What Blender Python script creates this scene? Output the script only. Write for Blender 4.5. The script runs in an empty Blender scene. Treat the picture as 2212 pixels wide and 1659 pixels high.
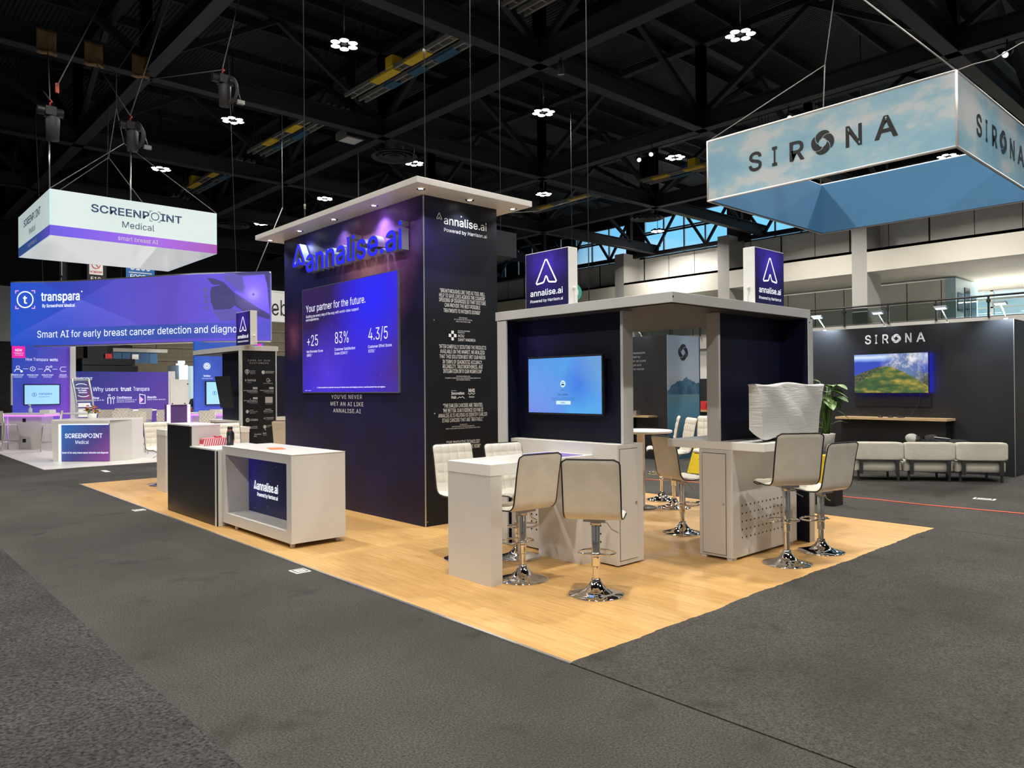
import bpy, math, random
from mathutils import Vector, Matrix

# ------------------------------------------------------------------ camera, world, exposure
S = bpy.context.scene
COL = S.collection
random.seed(7)
FPX, AZ, PITCH, ROLL, HCAM = 1615.0, 0.83165, 0.0052, 0.0080, 1.72
F_ = Vector((math.cos(AZ) * math.cos(PITCH), math.sin(AZ) * math.cos(PITCH), math.sin(PITCH)))
R0 = Vector((math.sin(AZ), -math.cos(AZ), 0))
U0 = R0.cross(F_)
CR = R0 * math.cos(ROLL) - U0 * math.sin(ROLL)
CU = R0 * math.sin(ROLL) + U0 * math.cos(ROLL)
cd = bpy.data.cameras.new('camera')
cd.sensor_width = 36.0
cd.lens = FPX / 2212.0 * 36.0
cd.clip_end = 400
cam = bpy.data.objects.new('camera', cd)
COL.objects.link(cam)
cam.matrix_world = Matrix(((CR.x, CU.x, -F_.x, 0), (CR.y, CU.y, -F_.y, 0), (CR.z, CU.z, -F_.z, HCAM), (0, 0, 0, 1)))
S.camera = cam
S.view_settings.view_transform = 'Standard'
S.view_settings.look = 'None'
S.view_settings.exposure = 0.0
S.view_settings.gamma = 1.0
S.view_settings.use_curve_mapping = False

W = bpy.data.worlds.new('sky')
S.world = W
W.use_nodes = True
nt = W.node_tree
nt.nodes.clear()
wo = nt.nodes.new('ShaderNodeOutputWorld')
bg = nt.nodes.new('ShaderNodeBackground')
tc = nt.nodes.new('ShaderNodeTexCoord')
mp = nt.nodes.new('ShaderNodeMapping')
mp.inputs['Scale'].default_value = (1.0, 1.0, 3.0)
nz = nt.nodes.new('ShaderNodeTexNoise')
nz.inputs['Scale'].default_value = 2.6
nz.inputs['Detail'].default_value = 6
cr = nt.nodes.new('ShaderNodeValToRGB')
cr.color_ramp.elements[0].position = 0.42
cr.color_ramp.elements[0].color = (0.20, 0.56, 0.86, 1)
cr.color_ramp.elements[1].position = 0.68
cr.color_ramp.elements[1].color = (0.85, 0.93, 1.0, 1)
nt.links.new(tc.outputs['Generated'], mp.inputs['Vector'])
nt.links.new(mp.outputs[0], nz.inputs['Vector'])
nt.links.new(nz.outputs['Fac'], cr.inputs[0])
nt.links.new(cr.outputs[0], bg.inputs['Color'])
bg.inputs['Strength'].default_value = 1.5
nt.links.new(bg.outputs[0], wo.inputs['Surface'])

LAMP_W = 690.0          # each ceiling high-bay
SPOT_W = 30.0           # each downlight in the tower canopy

# ------------------------------------------------------------------ material helpers
MATS = {}


def _new(name):
    m = bpy.data.materials.new(name)
    m.use_nodes = True
    n = m.node_tree
    return m, n, n.nodes['Principled BSDF']


def mat(name, col, rough=0.5, metal=0.0, emit=None, es=0.0, var=0.0, vs=8.0, bump=0.0, bs=60.0, spec=0.5, alpha=1.0, trans=0.0, vcol=None, sxyz=None):
    """procedural principled material: base colour mottled by noise (var), noise bump"""
    m, n, p = _new(name)
    p.inputs['Base Color'].default_value = (*col, 1)
    p.inputs['Roughness'].default_value = rough
    p.inputs['Metallic'].default_value = metal
    p.inputs['Specular IOR Level'].default_value = spec
    p.inputs['Alpha'].default_value = alpha
    p.inputs['Transmission Weight'].default_value = trans
    if emit is not None:
        p.inputs['Emission Color'].default_value = (*emit, 1)
        p.inputs['Emission Strength'].default_value = es
    t = n.nodes.new('ShaderNodeTexCoord')
    vec = t.outputs['Object']
    if sxyz:
        q = n.nodes.new('ShaderNodeMapping')
        q.inputs['Scale'].default_value = sxyz
        n.links.new(vec, q.inputs[0])
        vec = q.outputs[0]
    z = n.nodes.new('ShaderNodeTexNoise')
    z.inputs['Scale'].default_value = vs
    z.inputs['Detail'].default_value = 5
    n.links.new(vec, z.inputs['Vector'])
    if var > 0 or vcol:
        r = n.nodes.new('ShaderNodeValToRGB')
        a = vcol or [c * (1 - var) for c in col]
        b = col if vcol else [min(1, c * (1 + var)) for c in col]
        r.color_ramp.elements[0].color = (*a, 1)
        r.color_ramp.elements[1].color = (*b, 1)
        r.color_ramp.elements[0].position = 0.3
        r.color_ramp.elements[1].position = 0.7
        n.links.new(z.outputs['Fac'], r.inputs[0])
        n.links.new(r.outputs[0], p.inputs['Base Color'])
    if bump > 0:
        z2 = n.nodes.new('ShaderNodeTexNoise')
        z2.inputs['Scale'].default_value = bs
        z2.inputs['Detail'].default_value = 3
        n.links.new(vec, z2.inputs['Vector'])
        b = n.nodes.new('ShaderNodeBump')
        b.inputs['Strength'].default_value = bump
        b.inputs['Distance'].default_value = 0.01
        n.links.new(z2.outputs['Fac'], b.inputs['Height'])
        n.links.new(b.outputs[0], p.inputs['Normal'])
    MATS[name] = m
    return m


def glow(name, col, s, sample=False):
    m, n, p = _new(name)
    p.inputs['Base Color'].default_value = (*[c * 0.5 for c in col], 1)
    p.inputs['Emission Color'].default_value = (*col, 1)
    p.inputs['Emission Strength'].default_value = s
    if not sample:
        m.cycles.emission_sampling = 'NONE'
    MATS[name] = m
    return m


def ramp_node(n, stops, fac):
    r = n.nodes.new('ShaderNodeValToRGB')
    e = r.color_ramp.elements
    while len(e) < len(stops):
        e.new(0.5)
    for k, (pos, c) in enumerate(stops):
        e[k].position = pos
        e[k].color = (*c, 1)
    n.links.new(fac, r.inputs[0])
    return r.outputs[0]


def mixc(n, fac, a, b, mode='MIX'):
    x = n.nodes.new('ShaderNodeMix')
    x.data_type = 'RGBA'
    x.blend_type = mode
    for k, v in ((0, fac), (6, a), (7, b)):
        if hasattr(v, 'links') or isinstance(v, bpy.types.NodeSocket):
            n.links.new(v, x.inputs[k])
        elif k == 0:
            x.inputs[0].default_value = v
        else:
            x.inputs[k].default_value = (*v, 1)
    return x.outputs[2]


def mth(n, op, a, b=None, clamp=False):
    x = n.nodes.new('ShaderNodeMath')
    x.operation = op
    x.use_clamp = clamp
    for k, v in ((0, a), (1, b)):
        if v is None:
            continue
        if isinstance(v, bpy.types.NodeSocket):
            n.links.new(v, x.inputs[k])
        else:
            x.inputs[k].default_value = v
    return x.outputs[0]


def noise(n, vec, scale, detail=4, rough=0.55):
    z = n.nodes.new('ShaderNodeTexNoise')
    z.inputs['Scale'].default_value = scale
    z.inputs['Detail'].default_value = detail
    z.inputs['Roughness'].default_value = rough
    n.links.new(vec, z.inputs['Vector'])
    return z.outputs['Fac']


def sep(n, vec):
    x = n.nodes.new('ShaderNodeSeparateXYZ')
    n.links.new(vec, x.inputs[0])
    return x.outputs


def stars(n, vec, scale, size, keep):
    v = n.nodes.new('ShaderNodeTexVoronoi')
    v.inputs['Scale'].default_value = scale
    n.links.new(vec, v.inputs['Vector'])
    d = mth(n, 'LESS_THAN', v.outputs['Distance'], size)
    s = sep(n, v.outputs['Color'])
    k = mth(n, 'GREATER_THAN', s[0], 1 - keep)
    return mth(n, 'MULTIPLY', mth(n, 'MULTIPLY', d, k), s[1])


def blob(n, vec, c, r):
    """1 at c, 0 at distance r"""
    x = n.nodes.new('ShaderNodeVectorMath')
    x.operation = 'DISTANCE'
    n.links.new(vec, x.inputs[0])
    x.inputs[1].default_value = c
    return mth(n, 'SUBTRACT', 1.0, mth(n, 'DIVIDE', x.outputs['Value'], r), True)


def galaxy(name, base, tint, blobs=(), emit=0.0, star=0.25, sscale=9.0, rough=0.45):
    """printed starry-night graphic; blobs = [(centre, radius, colour, noise scale)] in object coordinates"""
    m, n, p = _new(name)
    t = n.nodes.new('ShaderNodeTexCoord').outputs['Object']
    c = mixc(n, ramp_node(n, [(0.35, (0, 0, 0)), (0.75, (1, 1, 1))], noise(n, t, 1.3, 3)), base, tint)
    for cen, rad, colr, ns in blobs:
        k = mth(n, 'MULTIPLY', blob(n, t, cen, rad), mth(n, 'MULTIPLY', noise(n, t, ns, 7, 0.7), 2.0), True)
        k = mth(n, 'POWER', k, 1.6)
        c = mixc(n, k, c, colr)
    st = stars(n, t, sscale, 0.065, star)
    c = mixc(n, st, c, (0.75, 0.78, 0.95))
    n.links.new(c, p.inputs['Base Color'])
    p.inputs['Roughness'].default_value = rough
    p.inputs['Specular IOR Level'].default_value = 0.3
    if emit > 0:
        n.links.new(c, p.inputs['Emission Color'])
        p.inputs['Emission Strength'].default_value = emit
    MATS[name] = m
    return m


# ------------------------------------------------------------------ mesh builder
RW = {}      # world matrix of each thing root


def kids_root(o):
    while o.parent is not None:
        o = o.parent
    return o


class MB:
    def __init__(s):
        s.v, s.f, s.sm = [], [], []

    def add(s, vs, fs, smooth=False):
        o = len(s.v)
        s.v += [Vector(v) for v in vs]
        s.f += [tuple(i + o for i in f) for f in fs]
        s.sm += [smooth] * len(fs)
        return s

    def box(s, x0, x1, y0, y1, z0, z1):
        x0, x1 = min(x0, x1), max(x0, x1)
        y0, y1 = min(y0, y1), max(y0, y1)
        z0, z1 = min(z0, z1), max(z0, z1)
        return s.add([(x0, y0, z0), (x1, y0, z0), (x1, y1, z0), (x0, y1, z0), (x0, y0, z1), (x1, y0, z1), (x1, y1, z1), (x0, y1, z1)],
                     [(0, 3, 2, 1), (4, 5, 6, 7), (0, 1, 5, 4), (1, 2, 6, 5), (2, 3, 7, 6), (3, 0, 4, 7)])

    def obox(s, c, size, rot=None):
        c = Vector(c)
        M = rot if rot is not None else Matrix.Identity(3)
        if isinstance(M, (int, float)):
            M = Matrix.Rotation(M, 3, 'Z')
        h = [k / 2 for k in size]
        vs = [c + M @ Vector((a * h[0], b * h[1], d * h[2])) for d in (-1, 1) for a, b in ((-1, -1), (1, -1), (1, 1), (-1, 1))]
        return s.add(vs, [(0, 3, 2, 1), (4, 5, 6, 7), (0, 1, 5, 4), (1, 2, 6, 5), (2, 3, 7, 6), (3, 0, 4, 7)])

    def beam(s, a, b, w, h=None):
        """square bar from a to b"""
        a, b = Vector(a), Vector(b)
        h = h or w
        d = (b - a).normalized()
        x = d.cross(Vector((0, 0, 1)))
        if x.length < 1e-3:
            x = Vector((1, 0, 0))
        x.normalize()
        y = x.cross(d)
        vs = []
        for q in (a, b):
            for i, j in ((-1, -1), (1, -1), (1, 1), (-1, 1)):
                vs.append(q + x * (i * w / 2) + y * (j * h / 2))
        return s.add(vs, [(3, 2, 1, 0), (4, 5, 6, 7), (0, 1, 5, 4), (1, 2, 6, 5), (2, 3, 7, 6), (3, 0, 4, 7)])

    def cyl(s, a, b, r, n=16, r2=None):
        return s.tube([a, b], r, n, rs=[r, r if r2 is None else r2])

    def tube(s, pts, r, n=8, closed=False, rs=None, cap=True):
        pts = [Vector(p) for p in pts]
        N = len(pts)
        vs, fs = [], []
        up = None
        for i, p in enumerate(pts):
            if closed:
                d = pts[(i + 1) % N] - pts[i - 1]
            else:
                d = pts[min(i + 1, N - 1)] - pts[max(i - 1, 0)]
            d.normalize()
            if up is None:
                up = d.orthogonal().normalized()
            up = (up - d * up.dot(d))
            if up.length < 1e-6:
                up = d.orthogonal()
            up.normalize()
            w = d.cross(up)
            rr = rs[i] if rs else r
            for k in range(n):
                a = 2 * math.pi * k / n
                vs.append(p + (up * math.cos(a) + w * math.sin(a)) * rr)
        M = N if closed else N - 1
        for i in range(M):
            j = (i + 1) % N
            for k in range(n):
                l = (k + 1) % n
                fs.append((i * n + k, i * n + l, j * n + l, j * n + k))
        s.add(vs, fs, True)
        if cap and not closed:
            o = len(s.v) - len(vs)
            s.f += [tuple(o + k for k in reversed(range(n))), tuple(o + (N - 1) * n + k for k in range(n))]
            s.sm += [False, False]
        return s

    def lathe(s, prof, c=(0, 0, 0), n=32, smooth=True, flip=False):
        c = Vector(c)
        vs, fs = [], []
        for r, z in prof:
            for k in range(n):
                a = 2 * math.pi * k / n
                vs.append(c + Vector((r * math.cos(a), r * math.sin(a), z)))
        for i in range(len(prof) - 1):
            for k in range(n):
                l = (k + 1) % n
                q = (i * n + k, i * n + l, (i + 1) * n + l, (i + 1) * n + k)
                fs.append(q[::-1] if flip else q)
        return s.add(vs, fs, smooth)

    def poly(s, pts):
        return s.add(pts, [tuple(range(len(pts)))])

    def prism(s, pts, d):
        """extrude planar polygon pts by vector d"""
        d = Vector(d)
        n = len(pts)
        pts = [Vector(p) for p in pts]
        vs = pts + [p + d for p in pts]
        fs = [tuple(range(n))[::-1], tuple(range(n, 2 * n))]
        for i in range(n):
            j = (i + 1) % n
            fs.append((i, j, n + j, n + i))
        return s.add(vs, fs)

    def grid(s, fn, nu, nv, smooth=True, closeu=False):
        vs = [fn(i / nu, j / nv) for j in range(nv + 1) for i in range(nu + 1)]
        fs = []
        for j in range(nv):
            for i in range(nu):
                a = j * (nu + 1) + i
                fs.append((a, a + 1, a + nu + 2, a + nu + 1))
        return s.add(vs, fs, smooth)

    def ball(s, c, r, n=12, sc=(1, 1, 1), rot=None):
        c = Vector(c)
        M = rot or Matrix.Identity(3)
        m = n // 2 + 1

        def fn(u, v):
            a, b = 2 * math.pi * u, math.pi * v
            return c + M @ Vector((r * sc[0] * math.sin(b) * math.cos(a), r * sc[1] * math.sin(b) * math.sin(a), -r * sc[2] * math.cos(b)))
        return s.grid(fn, n, m)

    # ---- flat graphics on a frame fr(a, b, d)
    def rect(s, fr, a0, a1, b0, b1, d=0.003, nu=1):
        for i in range(nu):
            x0, x1 = a0 + (a1 - a0) * i / nu, a0 + (a1 - a0) * (i + 1) / nu
            s.poly([fr(x0, b0, d), fr(x1, b0, d), fr(x1, b1, d), fr(x0, b1, d)])
        return s

    def shape(s, fr, pts, d=0.003):
        return s.poly([fr(a, b, d) for a, b in pts])

    def disc(s, fr, a, b, ra, rb=None, d=0.003, n=24, hole=0.0):
        rb = rb or ra
        P = [(math.cos(2 * math.pi * k / n), math.sin(2 * math.pi * k / n)) for k in range(n)]
        if hole <= 0:
            return s.shape(fr, [(a + ra * x, b + rb * y) for x, y in P], d)
        for k in range(n):
            (x0, y0), (x1, y1) = P[k], P[(k + 1) % n]
            s.shape(fr, [(a + ra * hole * x0, b + rb * hole * y0), (a + ra * x0, b + rb * y0), (a + ra * x1, b + rb * y1), (a + ra * hole * x1, b + rb * hole * y1)], d)
        return s

    def stroke(s, fr, pts, w, closed=False, d=0.003, asp=1.0):
        """ribbon along polyline; asp = size of one a-unit in b-units"""
        n = len(pts)
        L, Rr = [], []
        P = [Vector((p[0] * asp, p[1])) for p in pts]
        for i in range(n):
            p0 = P[i - 1] if (closed or i > 0) else P[i]
            p1 = P[(i + 1) % n] if (closed or i < n - 1) else P[i]
            e0 = (P[i] - p0)
            e1 = (p1 - P[i])
            if e0.length < 1e-9:
                e0 = e1
            if e1.length < 1e-9:
                e1 = e0
            e0.normalize()
            e1.normalize()
            n0, n1 = Vector((-e0.y, e0.x)), Vector((-e1.y, e1.x))
            m = (n0 + n1)
            m = m.normalized() if m.length > 1e-6 else n0
            k = w / 2 / max(0.45, m.dot(n0))
            a, b = P[i] + m * k, P[i] - m * k
            L.append((a.x / asp, a.y))
            Rr.append((b.x / asp, b.y))
        for i in range(n if closed else n - 1):
            j = (i + 1) % n
            s.shape(fr, [L[i], Rr[i], Rr[j], L[j]], d)
        return s

    def text(s, fr, st, a0, b, cap, a1=None, w='r', align='l', d=0.004, gap=0.0):
        """set a line of lettering: baseline b, cap height cap; if a1 is given the line is fitted from a0 to a1"""
        k = cap / CAPH
        x, runs = 0.0, []
        for ch in st:
            g = GLY[w].get(ch)
            if g is None:
                x += 0.3
                continue
            runs.append((x, g))
            x += ADV.get(ch, 0.4) + gap * 0.73
        tot = max(1e-6, x - gap * 0.73)
        kx = k if a1 is None else (a1 - a0) / tot
        if a1 is None:
            if align == 'c':
                a0 = a0 - tot * k / 2
            elif align == 'r':
                a0 = a0 - tot * k
        for gx, (vs, fs) in runs:
            if fs:
                s.add([fr(a0 + (gx + q[0]) * kx, b + q[1] * k, d + q[2] * k) for q in vs], fs)
        return s

    def build(s, name, m, parent=None, bevel=0.0, seg=2, local=False, smooth=None, loc=None, rotz=None, subd=0):
        me = bpy.data.meshes.new(name)
        vs = s.v
        ob = bpy.data.objects.new(name, me)
        COL.objects.link(ob)
        if parent is not None:
            ob.parent = parent
            KIDS.setdefault(parent, []).append(ob)
            if not local:
                inv = RW[kids_root(parent)].inverted()
                vs = [inv @ v for v in vs]
        elif not local:
            xs, ys, zs = [v.x for v in vs], [v.y for v in vs], [v.z for v in vs]
            c = Vector(loc) if loc else Vector(((min(xs) + max(xs)) / 2, (min(ys) + max(ys)) / 2, min(zs)))
            if rotz:
                Mi = (Matrix.Translation(c) @ Matrix.Rotation(rotz, 4, 'Z')).inverted()
                vs = [Mi @ v for v in vs]
                ob.rotation_euler.z = rotz
            else:
                vs = [v - c for v in vs]
            ob.location = c
            RW[ob] = Matrix.Translation(c) @ Matrix.Rotation(rotz or 0, 4, 'Z')
        me.from_pydata([tuple(v) for v in vs], [], s.f)
        if smooth is True:
            for p in me.polygons:
                p.use_smooth = True
        elif smooth is None:
            for p, q in zip(me.polygons, s.sm):
                p.use_smooth = q
        if isinstance(m, str):
            m = MATS[m]
        me.materials.append(m)
        me.update()
        if bevel > 0:
            b = ob.modifiers.new('bevel', 'BEVEL')
            b.width = bevel
            b.segments = seg
            b.limit_method = 'ANGLE'
        if subd:
            q = ob.modifiers.new('sub', 'SUBSURF')
            q.levels = q.render_levels = subd
        return ob


def tag(o, label=None, cat=None, group=None, kind=None):
    if label:
        o['label'] = label
    if cat:
        o['category'] = cat
    if group:
        o['group'] = group
    if kind:
        o['kind'] = kind
    return o


def thing(name, label, cat, loc=(0, 0, 0), rotz=0.0, group=None):
    o = bpy.data.objects.new(name, None)
    COL.objects.link(o)
    o.empty_display_size = 0.1
    o.location = loc
    o.rotation_euler = (0, 0, rotz)
    RW[o] = Matrix.Translation(loc) @ Matrix.Rotation(rotz, 4, 'Z')
    return tag(o, label, cat, group)


def struct(o):
    o['kind'] = 'structure'
    return o


KIDS = {}


def dup(src, loc, rotz=None, label=None, group=None):
    """copy of a thing with copies of its parts and sub-parts (mesh data shared)"""
    r = src.copy()
    COL.objects.link(r)
    r.location = loc
    if rotz is not None:
        r.rotation_euler = (0, 0, rotz)
    RW[r] = Matrix.Translation(loc) @ Matrix.Rotation(r.rotation_euler.z, 4, 'Z')

    def rec(a, b):
        for ch in [o for o in ALL_KIDS(a)]:
            c = ch.copy()
            COL.objects.link(c)
            c.parent = b
            KIDS.setdefault(b, []).append(c)
            rec(ch, c)
    rec(src, r)
    if label:
        r['label'] = label
    if group:
        r['group'] = group
    return r


def ALL_KIDS(a):
    return list(KIDS.get(a, ()))


def frX(x):
    """upright frame on the plane X=x seen from smaller X: a = -Y, b = Z"""
    return lambda a, b, d=0.0: Vector((x - d, -a, b))


def frY(y):
    """upright frame on the plane Y=y seen from smaller Y: a = X, b = Z"""
    return lambda a, b, d=0.0: Vector((a, y - d, b))


def frG(o, ang):
    """upright frame through ground point o; reading direction ang in plan, outward = to the reader"""
    r = Vector((math.cos(ang), math.sin(ang), 0))
    n = Vector((r.y, -r.x, 0))
    o = Vector(o)
    return lambda a, b, d=0.0: o + r * a + Vector((0, 0, b)) + n * d


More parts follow.
